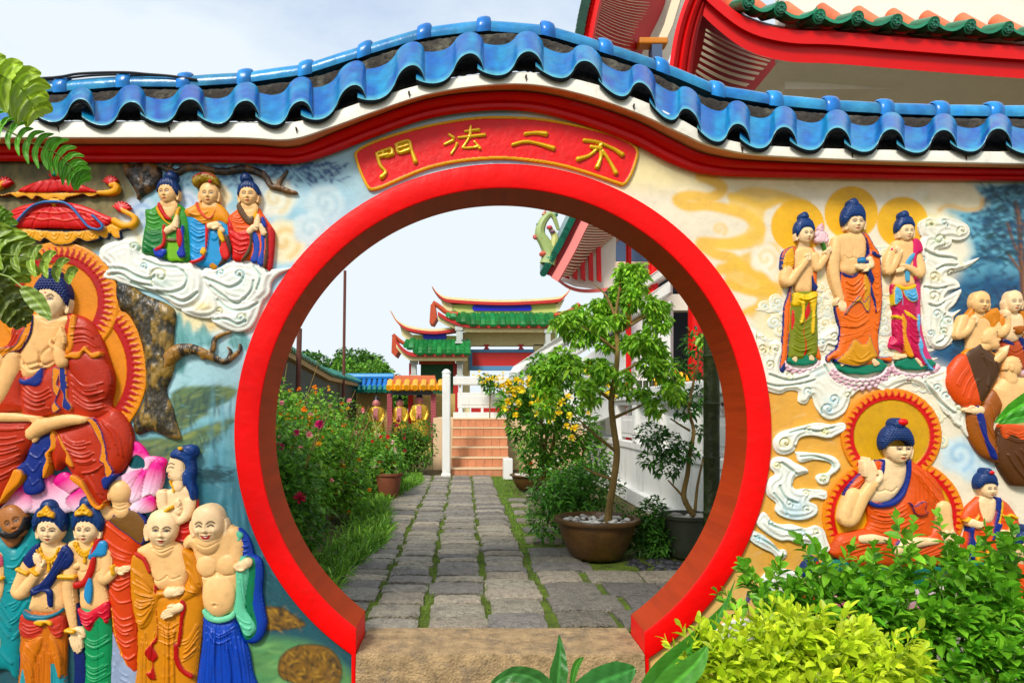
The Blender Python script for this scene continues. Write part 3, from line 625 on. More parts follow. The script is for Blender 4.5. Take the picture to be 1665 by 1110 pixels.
# ================= relief figures: shared builders =================
def head(R,cx,cy,w,h,yaw=0,tilt=0,base=10,skin=SK,k=.42,smile=0,ears=3,neck=1,brow=(30,26,30),dot=0,bald=0,neckto=None,lip=(200,44,36),lid=.5):
    a=math.radians(tilt); ca,sa=math.cos(a),math.sin(a); W_,Hh=w/2,h/2
    def g(u,v): return (cx+u*W_*ca-v*Hh*sa, cy+u*W_*sa+v*Hh*ca)
    if neck:
        n0=g(.0,.55); n1=neckto or g(-.05*yaw,1.45); R.limb([n0,n1],[W_*.58,W_*.64],[base-1,base-8],skin,k=.6,sm=False)
        if w>24: R.fold([[g(-.5,1.18),g(0,1.27),g(.5,1.18)],[g(-.5,1.32),g(0,1.4),g(.5,1.3)]],w*.03,-.6)
    if ears:
        for sg in (-1,1):
            if (ears==1 and sg==1) or (ears==2 and sg==-1): continue
            u=sg*(1.0-.12*sg*yaw); R.limb([g(u,-.08),g(u*1.05,.2),g(u*.98,.62)],[W_*.13,W_*.15,W_*.12],base+1,skin,k=.6)
            if w>24: R.fold([[g(u*1.02,-.05),g(u*1.04,.2),g(u*.99,.5)]],w*.03,-1.0)
    q=R.sl(cx-w-4,cy-h-4,cx+w+4,cy+h+4); X=R.X[q]-cx; Y=R.Y[q]-cy
    if X.size==0: return g
    u=(X*ca+Y*sa)/W_; v=(-X*sa+Y*ca)/Hh
    jaw=1-.17*np.clip(v,0,1)**1.6+.02*np.clip(-v,0,1); r=np.hypot(u/jaw,v)
    r=(np.abs(u/jaw)**2.25+np.abs(v)**2.25)**(1/2.25)
    f=base+k*w*np.sqrt(np.maximum(1-r**2.2,0))**.85
    uu=u-yaw*.38; ce=math.sqrt(1-.35*abs(yaw))
    G=lambda a_,b_,sx_,sy_,A:A*1.3*w*np.exp(-((uu/ce-a_)/sx_)**2-((v-b_)/sy_)**2)
    f=f+G(-.36,.04,.22,.13,-.045)+G(.36,.04,.22,.13,-.045)+G(-.36,.07,.15,.07,.03)+G(.36,.07,.15,.07,.03)
    f=f+G(0,.12,.09,.22,.05)+G(.02*yaw,.33,.14,.10,.085)+G(0,.36,.24,.06,.02)
    f=f+G(0,.56,.26,.06,.04)+G(0,.68,.2,.05,.035)+G(0,.47,.3,.035,-.02)+G(0,.62,.28,.02,-.03)+G(0,.88,.26,.12,.05)
    f=f+G(-.5,.38,.22,.22,.03)+G(.5,.38,.22,.22,.03)
    if smile: f=f+G(-.42,.5,.06,.2,-.03)+G(.42,.5,.06,.2,-.03)+G(-.55,.36,.18,.14,.03)+G(.55,.36,.18,.14,.03)
    R.put(q,(r-1)*min(W_,Hh),f,alb(skin),over=False)
    yw=lambda x: x*ce+yaw*.38
    # painted features
    lw=max(.45,.022*w)
    for sg in (-1,1):
        if abs(yaw)>.75 and sg*yaw>0: sxx=.75
        else: sxx=1
        ex=.37*sg
        br=[g(yw(ex-.22*sxx),-.04-.0),g(yw(ex-.06),-.14),g(yw(ex+.1),-.14),g(yw(ex+.23*sxx),-.05)]
        if brow: R.stroke(br,lw*1.0,brow,soft=.7,al=.9)
        if smile==2:
            R.stroke([g(yw(ex-.17),.1),g(yw(ex),.03),g(yw(ex+.17),.1)],lw*1.1,(24,20,24),soft=.7)
        else:
            R.fill([g(yw(ex-.17*sxx),.075),g(yw(ex),.035+.02*(1-lid)),g(yw(ex+.17*sxx),.075),g(yw(ex),.115)],(246,244,238),soft=.6)
            R.stroke([g(yw(ex-.02),.075),g(yw(ex+.03),.078)],max(.6,.035*w),(22,20,30),soft=.6,al=.95)
            R.stroke([g(yw(ex-.19*sxx),.08),g(yw(ex-.05),.03),g(yw(ex+.08),.03),g(yw(ex+.19*sxx),.07)],lw*1.05,(28,22,24),soft=.6)
            if w>30: R.stroke([g(yw(ex-.16),-.0),g(yw(ex),-.045),g(yw(ex+.17),-.0)],lw*.5,(150,96,66),soft=.8,al=.6)
    if smile:
        R.fill([g(yw(-.3),.54),g(yw(0),.6),g(yw(.3),.54),g(yw(.18),.76),g(yw(-.18),.76)],lip,soft=.7); R.fill([g(yw(-.2),.585),g(yw(0),.61),g(yw(.2),.585),g(yw(0),.66)],(248,244,236),soft=.6)
    else:
        R.fill([g(yw(-.22),.62),g(yw(-.07),.565),g(yw(0),.585),g(yw(.07),.565),g(yw(.22),.62),g(yw(.08),.70),g(yw(-.08),.70)],lip,soft=.8); R.stroke([g(yw(-.2),.625),g(yw(0),.635),g(yw(.2),.625)],lw*.6,(110,20,20),soft=.5)
    R.stroke([g(yw(-.1),.415),g(yw(-.05),.43)],lw*.6,(120,70,50),soft=.6,al=.7); R.stroke([g(yw(.1),.415),g(yw(.05),.43)],lw*.6,(120,70,50),soft=.6,al=.7)
    if dot: x,y=g(yw(0),-.22); R.blob(x,y,max(.9,w*.035),max(.9,w*.035),(190,30,30),1,0,3)
    R.hd=g
    return g
def hair(cx,cy,w,h,yaw=0,tilt=0,base=10,colr=NAVY,line=-.30,bun=(0,-1.25,.42,.42),curl=0,side=.35,ex=1.13,gem=0,crown=None,k=.42,st=1.0,hi=1,up=1.0):
    R=Rel(cx-w*1.2,cy-h*1.5,cx+w*1.2,cy+h*.9,st); a=math.radians(tilt); ca,sa=math.cos(a),math.sin(a); W_,Hh=w/2,h/2
    def g(u,v): return (cx+u*W_*ca-v*Hh*sa, cy+u*W_*sa+v*Hh*ca)
    X=R.X-cx;Y=R.Y-cy; u=(X*ca+Y*sa)/W_; v=(-X*sa+Y*ca)/Hh
    r=np.hypot(u/ex,v/(ex*up)); uu=u-yaw*.3
    cut=v-(line+side*np.abs(uu)**3.0*1.0)
    sd=np.maximum((r-1)*min(W_,Hh),cut*Hh)
    f=base+3.0+k*w*.86*np.sqrt(np.maximum(1-r**2,0))**.85
    f=f-k*w*.24*np.exp(cut*Hh/(.13*h))*(cut<0)-1.5*np.exp(sd/1.2)*(sd<0)
    f=f+0; R.put((slice(None),slice(None)),sd,f,alb(colr))
    if bun:
        bu,bv,br,bh=bun; x,y=g(bu,bv); R.ell(x,y,br*w/2*1.0,bh*h/2,tilt,base+2,k*w*.75,colr)
    if curl: R.curls(curl*1.35,curl*.85)
    else:
        for i in range(7):
            t=-.9+1.8*i/6; R.fold([[g(t*1.0,line+.2*abs(t)),g(t*.85,line-.35),g(t*.35,-1.05)]],max(.7,w*.028),-max(.7,w*.03))
    if hi and not curl:
        pass
    if gem: x,y=g(gem if abs(gem)<1 else 0,-.98); R.ell(x,y,w*.11,w*.085,0,base+k*w*.9,w*.12,(214,30,24))
    if crown:
        gx=crown; R.poly([g(yaw*.3-.55,-.42),g(yaw*.3-.6,-.7),g(yaw*.3-.32,-.9),g(yaw*.3,-1.18),g(yaw*.3+.32,-.9),g(yaw*.3+.6,-.7),g(yaw*.3+.55,-.42),g(yaw*.3,-.52)],base+k*w*1.0,3,3,GOLD)
        for i in range(16): x,y=g(yaw*.3+rng.uniform(-.5,.5),rng.uniform(-.9,-.5)); R.bump(x,y,w*.035,w*.05)
    return R
def hand(R,x,y,ang,L,base,fing='open',thumb=1,skin=SKP,spread=13,k=1.25,curl=0,lean=0):
    """wrist at x,y; ang = direction of the fingers in degrees (0 right, -90 up); L = hand length"""
    a=math.radians(ang); d=np.array([math.cos(a),math.sin(a)]); n=np.array([-d[1],d[0]])*thumb
    p0=np.array([x,y],float); pal=p0+d*L*.28
    R.limb([p0,p0+d*L*.25,p0+d*L*.46],[L*.13,L*.175,L*.165],[base,base+1,base+1],skin,k=.6)
    ln=[.48,.57,.53,.42]
    for i in range(4):
        o=(-.18+.12*i); st=p0+d*L*.42-n*o*L*-1*1.0
        aa=a+math.radians((i-1.5)*spread*.55)*(1 if thumb>0 else -1); dd=np.array([math.cos(aa),math.sin(aa)])
        l=ln[3-i]*L; 
        if fing=='curl': l*=.62
        st=p0+d*L*.42+n*(-1)*o*L
        m=st+dd*l*.55; e=m+np.array([math.cos(aa+curl),math.sin(aa+curl)])*l*.45
        R.limb([st,m,e],[L*.060,L*.056,L*.044],[base+2.2,base+3.0,base+(1.2 if fing!='curl' else .2)],skin,k=k)
    t0=p0+d*L*.14+n*L*.17; t1=t0+(d*.55+n*.62)*L*.22; t2=t1+(d*.95+n*.15)*L*.18
    if fing=='curl': t1=t0+(d*.9+n*.1)*L*.22; t2=t1+(d*.5-n*.7)*L*.15
    R.limb([t0,t1,t2],[L*.095,L*.085,L*.065],[base+2,base+3,base+2],skin,k=k)
def pray(R,x,y,ang,L,base,skin=SKP):
    a=math.radians(ang); d=np.array([math.cos(a),math.sin(a)]); n=np.array([-d[1],d[0]])
    for j,sg in enumerate((-1,1)):
        for i in range(3 if sg<0 else 2):
            o=n*sg*L*(.06+.09*i); R.limb([np.array([x,y])+o-d*L*.1,np.array([x,y])+o*.9+d*L*.45,np.array([x,y])+o*.45+d*L*(.98-.07*i)],[L*.1,L*.075,L*.05],[base+3-i*1.2]*3,skin)
    R.limb([(x-d[0]*L*.25-n[0]*L*.1,y-d[1]*L*.25-n[1]*L*.1),(x+d[0]*L*.3,y+d[1]*L*.3)],[L*.2,L*.17],[base,base+1],skin,k=.7)
def feet(R,pts,L,base,skin=SKP):
    for (x,y,ang) in pts:
        a=math.radians(ang); dx,dy=math.cos(a),math.sin(a); R.limb([(x,y),(x+dx*L*.5,y+dy*L*.5),(x+dx*L*.8,y+dy*L*.8)],[L*.2,L*.26,L*.27],[base,base,base-1],skin,k=.7)
        for i in range(5):
            o=(i-2)*L*.115; R.limb([(x+dx*L*.8-dy*o,y+dy*L*.8+dx*o),(x+dx*L*(1.05-.03*i)-dy*o,y+dy*L*(1.05-.03*i)+dx*o)],[L*.075,L*.06],[base+1,base+.5],skin,sm=False)
def torso_lines(R,cx,cy,w,h,amp=1.2):
    R.fold([[(cx-w*.42,cy),(cx-w*.25,cy+h*.16),(cx-w*.03,cy+h*.1)],[(cx+w*.42,cy),(cx+w*.25,cy+h*.16),(cx+w*.03,cy+h*.1)]],w*.035,-amp)
    R.fold([[(cx,cy-h*.3),(cx,cy+h*.1)]],w*.03,-amp*.7)
def folds(R,A,B,n=6,w=1.5,amp=1.6,jit=1.1,c=None):
    R.fold(lerpline(A,B,int(n*1.35+.5),jit),w*.85,amp*.95,c,smo=False)
    return R
def bracelet(x,y,r,ang,base,R=None,w=3):
    R=R or Rel(x-r*2,y-r*2,x+r*2,y+r*2,.8); a=math.radians(ang); dx,dy=math.cos(a)*r,math.sin(a)*r
    R.limb([(x-dx,y-dy),(x+dx,y+dy)],w,[base,base],GOLD,k=.9,sm=False)
    for t in np.linspace(-.8,.8,5): R.bump(x+dx*t,y+dy*t,w*.5,w*.4)
    return R
def necklace(cx,cy,w,base):
    R=Rel(cx-w,cy-w*.4,cx+w,cy+w*1.6,.8); 
    for s_,dz in ((1,0),(1.35,0)):
        p=[(cx-w*.5*s_,cy-w*.05),(cx-w*.35*s_,cy+w*.32*s_),(cx,cy+w*.5*s_),(cx+w*.35*s_,cy+w*.32*s_),(cx+w*.5*s_,cy-w*.05)]
        R.limb(p,1.3,base,GOLD); 
        for i in range(9):
            t=i/8; x=cx+(t-.5)*w*.95*s_; y=cy+w*.5*s_*(1-(2*t-1)**2)**.8; R.ell(x,y+2,1.8,2.6,0,base,2,GOLD)
    R.limb([(cx,cy+w*.6),(cx,cy+w*1.15)],[1.4,2.4],base,GOLD,sm=False)
    return R
def halo_flames(R,cx,cy,r0,r1,a0,a1,n,base,c=(190,40,16),size=1):
    for i in range(n):
        a=a0+(a1-a0)*(i+.5)/n; tx,ty=-math.sin(a),math.cos(a); ux,uy=math.cos(a),math.sin(a)
        def P(r,t): return (cx+ux*(r0+(r1-r0)*r)+tx*t*size,cy+uy*(r0+(r1-r0)*r)+ty*t*size)
        R.fill([P(0,-4.2),P(.3,-4.5),P(.5,-1.5),P(.72,-4.5),P(.62,-1.2),P(.95,.6),P(.6,1.6),P(.45,4.4),P(.2,4.6),P(0,4.5)],c,sm=2,dh=1.0)
# ================= left half of the mural: reliefs =================
# --- seated haloed figure
thing('seated_figure','large seated haloed figure in dark red robe with raised hand, under the red parasol','relief figure',wl(60,800),hm=14)
R=Rel(-130,385,250,720,1.5)
OR_=(232,148,22)
def mandorla(R,c1,r1,c2,r2,bw,base,oc,rim,inner,fl,n1,n2,ov=1):
    for (c,(rx,ry),nn) in ((c2,r2,n2),(c1,r1,n1)):
        p=[(c[0]+rx*math.cos(t),c[1]+ry*math.sin(t)) for t in np.linspace(0,2*math.pi,60,endpoint=False)]
        R.poly(p,base+(2 if c is c1 else 0),2,3,oc,sm=0,over=True)
        k=(rx-bw*.62)/rx; p2=[(c[0]+rx*k*math.cos(t),c[1]+ry*k*math.sin(t)) for t in np.linspace(0,2*math.pi,60,endpoint=False)]
        R.fill(p2,rim,sm=0); 
        k3=(rx-bw)/rx
        for i in range(nn):
            t=2*math.pi*i/nn; 
            def P(q,o): kk=(rx-bw*.62+bw*.56*q)/rx; tt=t+o/rx; return (c[0]+rx*kk*math.cos(tt),c[1]+ry*kk*math.sin(tt))
            R.fill([P(-.1,-fl),P(.25,-fl*1.1),P(.5,-fl*.3),P(.72,-fl*1.2),P(.66,-fl*.2),P(.98,fl*.3),P(.6,fl*.45),P(.4,fl*1.2),P(-.1,fl)],rim,sm=2,dh=1.4)
        p3=[(c[0]+rx*k3*math.cos(t),c[1]+ry*k3*math.sin(t)) for t in np.linspace(0,2*math.pi,60,endpoint=False)]
        R.fill(p3,inner,sm=0,dh=-2.2)
mandorla(R,(93,489),(97,97),(80,600),(157,148),34,4,OR_,(176,36,20),(222,140,16),3.2,54,84)
R.build('halo')
RED=(180,58,26); GD=(222,140,28)
R=Rel(-130,490,230,850,1.2)   # robe (red)
R.poly(T('B','-300 400 10 380 60 290 100 262 155 240 155 300 120 380 100 440 108 520 104 600 108 650 0 668 -300 700'),12,12,16,RED)
R.poly(T('B','108 500 150 500 250 450 262 420 300 240 330 222 400 250 450 320 480 400 510 500 512 560 500 630 520 660 480 690 400 700 330 690 250 670 110 690'),13,14,22,RED)
R.poly(T('B','-200 690 0 672 160 690 170 730 160 800 120 860 90 930 60 1000 20 1070 -50 1100 -200 1050'),16,16,26,RED)
R.poly(T('B','230 760 330 730 400 690 450 690 520 650 580 720 598 800 585 880 540 940 500 960 490 1070 455 1085 420 1040 380 980 340 960 300 900 260 930 240 880 225 830'),14,17,26,RED)
R.poly(T('B','320 430 360 400 400 385 440 400 480 420 512 500 505 580 470 620 420 620 380 560 330 480'),24,10,20,(174,54,26))
# trims and drapery
R.poly(T('B','-20 420 20 380 80 370 110 320 150 240 160 240 152 310 110 385 60 400 5 440'),25,2,4,GD,hem=(1.2,(20,40,110)))
R.poly(T('B','300 430 340 400 380 395 405 370 430 400 470 395 475 415 440 425 420 408 400 395 380 425 330 425'),35,2,4,GD)
R.poly(T('B','335 235 358 240 352 300 345 370 330 400 310 400 320 330'),28,2,4,GD)
R.poly(T('B','255 470 290 480 275 540 290 560 270 620 290 650 260 670 250 640 270 600 255 560'),28,2,4,GD,hem=(1.2,(20,40,110)))
R.poly(T('B','290 440 310 450 322 540 320 600 345 640 330 660 300 640 305 590 290 550'),30,2,4,(24,44,120),hem=(1,GD))
R.poly(T('B','104 515 130 520 160 508 190 480 210 470 205 530 180 550 150 545 110 540'),28,2,5,(24,44,120))
R.poly(T('B','420 690 450 700 480 750 500 830 505 880 530 930 500 960 490 900 470 880 478 820 455 770 430 720 410 700'),33,2,4,GD,hem=(1.3,(20,34,110)))
R.poly(T('B','480 960 540 940 510 985 490 1010'),33,2,4,(24,44,120))
R.poly(T('B','165 800 255 760 250 830 220 860 230 900 200 960 205 1010 170 1035 130 1030 118 990 140 950 90 915 130 880'),24,4,9,(24,44,120))
R.poly(T('B','245 760 262 750 270 820 240 850 240 900 215 960 212 920 226 880 220 850 245 820'),29,2,4,GD)
R.poly(T('B','255 755 275 760 300 820 320 850 318 890 350 910 330 850 285 770'),32,2,4,GD)
R.poly(T('B','345 945 390 970 420 1030 460 1085 490 1060 470 1100 430 1075 395 1010 340 965'),33,2,4,GD)
R.poly(T('B','90 920 125 935 110 980 60 1030 20 1075 40 1020 70 960'),33,2,4,GD)
for A_,B_,n in (('130 300 115 350 60 400','60 290 20 360 -40 400',5),('110 540 180 590 245 560','110 660 180 680 245 660',7),('330 290 400 290 450 330','340 360 400 350 460 390',4),('330 480 400 540 500 520','350 620 420 660 500 640',7),('-40 720 60 730 150 720','-60 1000 20 980 80 940',9),('290 760 350 800 420 790','370 940 440 930 480 900',8),('470 700 540 760 560 860','440 690 480 760 500 830',4),('390 960 430 1000 470 1060','430 940 450 990 480 1040',3)):
    folds(R,T('B',A_),T('B',B_),n,1.3,2.4)
R.fold([T('B','150 960 165 990 190 970'),T('B','140 900 170 930 200 890'),T('B','150 850 190 870 220 830')],1.2,1.8)
R.noise(.6,26,4); R.build('robe')
R=Rel(-110,430,160,860,1.2)   # body
CS=(238,188,130)
R.poly(T('B','150 235 200 225 300 230 330 250 300 300 260 380 255 450 200 480 150 512 110 508 95 440 100 380 140 310'),16,9,18,CS)
R.limb(T('B','-10 430 -60 520 -110 600'),[21,20,17],[14,16,17],CS); R.limb(T('B','60 420 40 500 0 590 -40 640'),[17,17,15,12],[14,16,18,18],CS)
R.limb(T('B','300 440 290 410 285 392'),[10,9,8],[32,33,33],CS)
R.limb(T('B','-60 690 60 688 190 695'),[6,7,4],[32,33,32],CS); R.limb(T('B','165 760 210 730 260 715 330 700 390 700 408 697'),[10,12,10,9,6,3.5],[31,33,34,34,34,33],CS)
for i in range(5): R.limb(T('B',f'{150+6*i} {690+4*i} {185+5*i} {690+4*i}'),[2.4,2.2],[34,34],CS,sm=False)
R.poly(T('B','160 735 175 745 200 742 190 790 170 800 168 770'),31,3,5,CS)
torso_lines(R,68,592,62,60,3.2); R.fold([T('B','100 420 130 455 190 440'),T('B','240 370 205 400 190 440 215 455 245 440')],2.4,-2.2)
R.fold([T('B','160 470 190 465 220 450'),T('B','200 250 230 262 260 250')],1.2,-1.2)
head(R,88,486,48,66,yaw=-.45,tilt=3,base=21,skin=(245,212,168),ears=2,dot=1,k=.36)
hand(R,*T('B','285 400')[0],-80,42,33,'open',thumb=-1,skin=CS,spread=22,curl=-.25)
R.noise(.4,30,6); R.build('body')
R=hair(88,483,52,64,yaw=-.45,tilt=3,base=22,colr=(20,36,92),line=-.28,bun=(-.05,-1.05,.55,.35),curl=3.6,side=.5,gem=0,k=.37); R.build('hair')
# --- lotus seat
thing('lotus_pedestal','pink and white lotus petals under the large seated figure','lotus relief',wl(100,860),hm=10)
R=Rel(0,700,290,880,1.2)
PK=(226,40,140); PW=(246,214,228)
def petal(R,p,base,c0=PW,c1=PK,tipi=0,bul=6):
    R.poly(p,base,bul,12,c0,over=True); P=np.array(p); c=P.mean(0); t=P[tipi]; d=(t-c); L=np.hypot(*d)+1e-6
    q=R.bb(P,3); X=R.X[q];Y=R.Y[q]; ins=segd(X,Y,spl(p),True)<0; s=((X-c[0])*d[0]+(Y-c[1])*d[1])/L/L; k=np.clip(s*.9+.38,0,1)[...,None]*ins[...,None]
    R.C[q]=R.C[q]*(1-k)+np.array(alb(c1))*k
    R.fold([[c-d*.9,c,c+d*.75]],1.2,1.0); n=np.array([-d[1],d[0]])/L
    for o in (-.22,.22): R.fold([[c-d*.5+n*o*L*.4,c+n*o*L,c+d*.7+n*o*L*.3]],.9,.6)
for pts_,b,ti in (('110 990 160 940 260 960 300 1010 360 1070 300 1120 150 1120 90 1110 60 1060',8,1),('40 1060 90 990 130 1010 150 1100 60 1130 0 1110',10,1),('290 935 340 975 395 1030 440 1070 400 1120 320 1040 240 980',10,0),('370 1000 430 1010 470 1060 430 1110 340 1120 300 1060',9,0),('600 800 640 820 672 880 650 940 600 990 560 960 590 880',8,1),('500 980 560 945 640 920 660 900 655 960 620 1000 590 1040 520 1010',11,3),('660 870 700 865 748 885 720 950 690 1000 660 950 650 900',12,2),('590 1030 620 960 668 920 672 990 650 1060 610 1075 580 1060',13,2),('680 905 720 880 738 950 720 1020 680 1060 640 1100 650 1000',14,1),('600 1080 650 1050 690 1035 702 1070 690 1110 630 1120 590 1110',14,2),('400 1120 450 1095 500 1130 470 1180 420 1200 360 1190',8,1),('350 1170 420 1150 440 1200 400 1240 350 1230',9,1)):
    petal(R,T('B',pts_),b,tipi=ti)
R.fill(T('B','585 880 620 858 655 885 652 915 600 920 580 905'),(16,84,90),dh=-3)
R.build('petals')
# --- parasol
thing('parasol','two tiered red and gold fringed parasol above the large seated figure','parasol relief',wl(90,390),hm=12)
R=Rel(-60,325,230,402,1.0)
RD=(208,32,30); YG=(234,166,26)
R.poly(T('A','-160 470 0 500 50 490 110 480 300 500 480 500 640 470 690 430 760 462 800 470 770 490 720 500 725 540 690 545 660 515 640 548 600 535 590 550 520 565 470 545 420 580 330 582 270 545 240 565 160 540 140 560 60 520 0 560 -100 560'),9,4,5,YG,hem=(1.1,(20,40,70)))
R.poly(T('A','-120 470 20 420 100 365 200 338 330 330 430 334 530 360 620 400 680 430 640 470 500 490 300 482 110 488 0 480'),12,6,11,RD)
for i in range(9): t_=i/8; R.fold([T('A',f'{320} 345 {(-100+t_*800)*.6+320*.4} {400} {-100+t_*800} 478')],1.1,-1.3)
R.limb(T('A','690 440 740 468 790 465 812 440 800 410 760 390 735 375'),[5,5,4.5,4,3.5,3.5,3],[13]*7,YG)
for k_ in range(7): a=math.radians(-150+k_*22); R.limb([(196,341),(196+15*math.cos(a),341+15*math.sin(a)*.9)],[4,1.2],[12,10],(206,30,34),sm=False)
R.fold([T('A','130 440 200 425 260 440 330 432 400 445 470 432 560 440 620 430'),T('A','180 400 260 392 340 400 420 392 520 400')],1.2,1.4,(220,90,60),.6)
for i in range(7):
    x=140+i*76; R.fold([T('A',f'{x} 500 {x+20} {540} {x+48} 548 {x+70} 500'),T('A',f'{x+12} 505 {x+34} 530 {x+56} 508')],.9,1.3)
R.limb(T('A','90 490 140 430 200 370 260 342 330 334 400 340 450 370 500 430 550 485 610 500 632 480 600 440 570 415'),1.9,[24]*13,(52,110,170)); R.build('lower_canopy')
R=Rel(-60,270,215,340,1.0)
R.poly(T('A','-100 275 0 282 60 268 130 262 300 268 420 270 520 262 610 268 690 262 660 275 600 278 540 295 500 280 450 290 400 300 380 318 330 300 280 315 220 290 190 312 150 290 100 300 60 280 0 290'),9,3,4,YG,hem=(.9,(60,30,16)))
R.poly(T('A','110 262 200 215 300 192 360 184 430 200 510 232 590 268 520 272 410 268 380 262 300 272 200 272'),12,5,8,(200,34,40))
for t in np.linspace(0,1,7): R.fold([T('A',f'{250+t*200} 200 {150+t*400} 268')],1,1.2,smo=False)
R.limb(T('A','590 270 660 268 695 250 690 222 665 225'),[2.5,4,4.5,4,3],[12]*5,YG)
for k_ in range(6): a=math.radians(-160+k_*26); R.limb([(178,297),(178+12*math.cos(a),297+12*math.sin(a))],[3.4,1.1],[11,9],(206,30,34),sm=False)
for k_ in range(5): a=math.radians(-130+k_*26); R.limb([(5,300),(5+13*math.cos(a),300+13*math.sin(a))],[3.4,1.1],[11,9],(206,30,34),sm=False)
R.limb([(-30,304),(-6,303),(4,296)],[4,4,3],[11]*3,YG)
R.poly(T('A','305 312 360 312 362 335 345 345 333 358 318 345 305 338'),16,4,6,YG)
R.build('upper_canopy')
R=Rel(80,270,106,296,.8); R.ell(92.5,285,9,9,0,16,5,(190,34,40)); 
for k_ in range(7): a=math.radians(-190+k_*34); R.limb([(92.5,283),(92.5+11*math.cos(a),283+11*math.sin(a))],[4,1.6],[16,14],(190,34,40),sm=False)
R.ell(92,285,5,5,0,20,6,(20,124,100)); R.build('finial')
# --- tree trunk and branches in relief
def bark(R,seed,cols,amp=4.5):
    n=vnoise(R.X,R.Y*.6,11,seed,4); n2=vnoise(R.X*1.3,R.Y*.5,5,seed+3,3); R.H+=(n-.5)*amp*2+(n2-.5)*amp*.9
    k=np.clip((n-.45)*5,0,1)[...,None]; c=np.array(alb(cols[1]))*(1-k)+np.array(alb(cols[0]))*k; k2=np.clip((n2-.6)*5,0,1)[...,None]*.8; R.C=c*(1-k2)+np.array(alb(cols[2]))*k2
woodm=lambda: mat('glossy_bark_paint',attr=True,rough=.45,coat=.08,bump=.6,bscale=60,var=.15,vscale=30)
thing('old_tree','gnarled gold and black tree trunk with one long bare branch, right of the large halo','tree relief',wl(260,720),hm=12)
R=Rel(185,462,400,725,1.1)
R.poly(T('E','10 10 40 0 90 30 150 55 175 80 172 130 168 190 175 210 165 260 150 300 165 340 175 380 190 432 150 425 110 410 70 420 60 380 88 330 95 250 80 160 50 90 20 70'),3,13,16,(150,110,40))
bark(R,31,((146,116,56),(52,46,32),(104,88,48)),3.6)
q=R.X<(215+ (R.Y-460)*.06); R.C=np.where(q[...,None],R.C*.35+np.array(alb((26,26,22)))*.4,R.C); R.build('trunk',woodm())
R=Rel(255,530,400,625,.9); 
R.limb(T('E','140 240 175 195 220 182 270 200 310 218 335 205 355 185 356 170'),[9,11,8,6,4.5,3.5,2.4,1.6],[8,12,11,10,9,8,7,6],(150,110,40)); R.limb(T('E','255 205 280 185 285 155 310 140 328 135'),[4,3.6,3,2.5,1.6],[9,9,8,7,6],(150,110,40)); R.limb(T('E','320 215 330 190 322 178'),[2.5,2,1.2],[8,7,6],(150,110,40)); R.limb(T('E','200 190 215 175 230 172'),[4,2.5,1.2],[9,8,7],(150,110,40))
bark(R,33,((150,108,50),(50,38,24),(190,150,90)),2.2); R.build('branch',woodm())
thing('overhanging_bough','dark wet-looking bough relief along the top of the painted sky, with its stump','tree relief',wl(250,268),hm=8)
R=Rel(200,262,262,328,1.0); R.poly(T('D','75 0 110 25 240 10 300 60 300 110 260 170 190 215 160 238 150 200 110 130 80 80'),3,11,14,(90,60,30)); bark(R,41,((120,82,38),(28,22,16),(70,48,24)),3.5); R.build('stump',woodm())
R=Rel(255,258,485,320,.9)
R.limb(T('D','290 30 350 60 400 72 450 45 520 40 600 60 700 65 800 50 880 70 930 100 960 150 1020 170 1080 190 1115 195'),[4,5,5,5.5,5,5,5.5,6,5.5,4.5,4.5,3.5,2],[6]*13,(90,60,30)); R.limb(T('D','1000 165 1020 120 1045 85 1060 60'),[3.5,3,2.4,1.4],[6]*4,(90,60,30)); R.limb(T('D','340 50 370 10 420 30'),[3,3,2],[6]*3,(90,60,30))
bark(R,43,((116,80,40),(34,26,18),(80,56,30)),2.2); R.build('bough',woodm())
# --- clouds
def cloud(R,outl,base,bulge,rad,c,spir,grooves=(),tints=(),gw=1.7,ga=2.6,sm=4):
    for o in outl: R.poly(o,base,bulge,rad,c,sm=sm)
    m_=(R.D<0); dd=-R.D; R.H+=m_*np.exp(-dd/16)*1.5*np.sin(dd/1.55+vnoise(R.X,R.Y,40,5,1)*5)*ga/2.4
    for (x,y,r,dr) in spir:
        R.bump(x,y,r*.85,ga*.9)
        p=[(x+dr*math.cos(t)*(r*.12+r*.125*t),y+math.sin(t)*(r*.12+r*.125*t)) for t in np.linspace(0,7.0,22)]
        R.fold([p],gw,-ga*1.2,(206,204,164) if (x+y)%2<1 else (176,206,206),gw*.8)
    if grooves: R.fold(grooves,gw*1.2,-ga*1.2,(186,206,196),gw*.9)
    if grooves: R.fold([np.array(g_)+[0,-gw*2.6] for g_ in grooves],gw*1.1,ga*.6)
    for (x,y,rx,ry,cc,al) in tints: R.blob(x,y,rx,ry,cc,al)
    return R
CW=(240,240,230)
thing('cloud_bank','large curling white cloud relief carrying the three praying figures','cloud relief',wl(300,540),hm=12)
R=Rel(160,375,480,545,1.1)
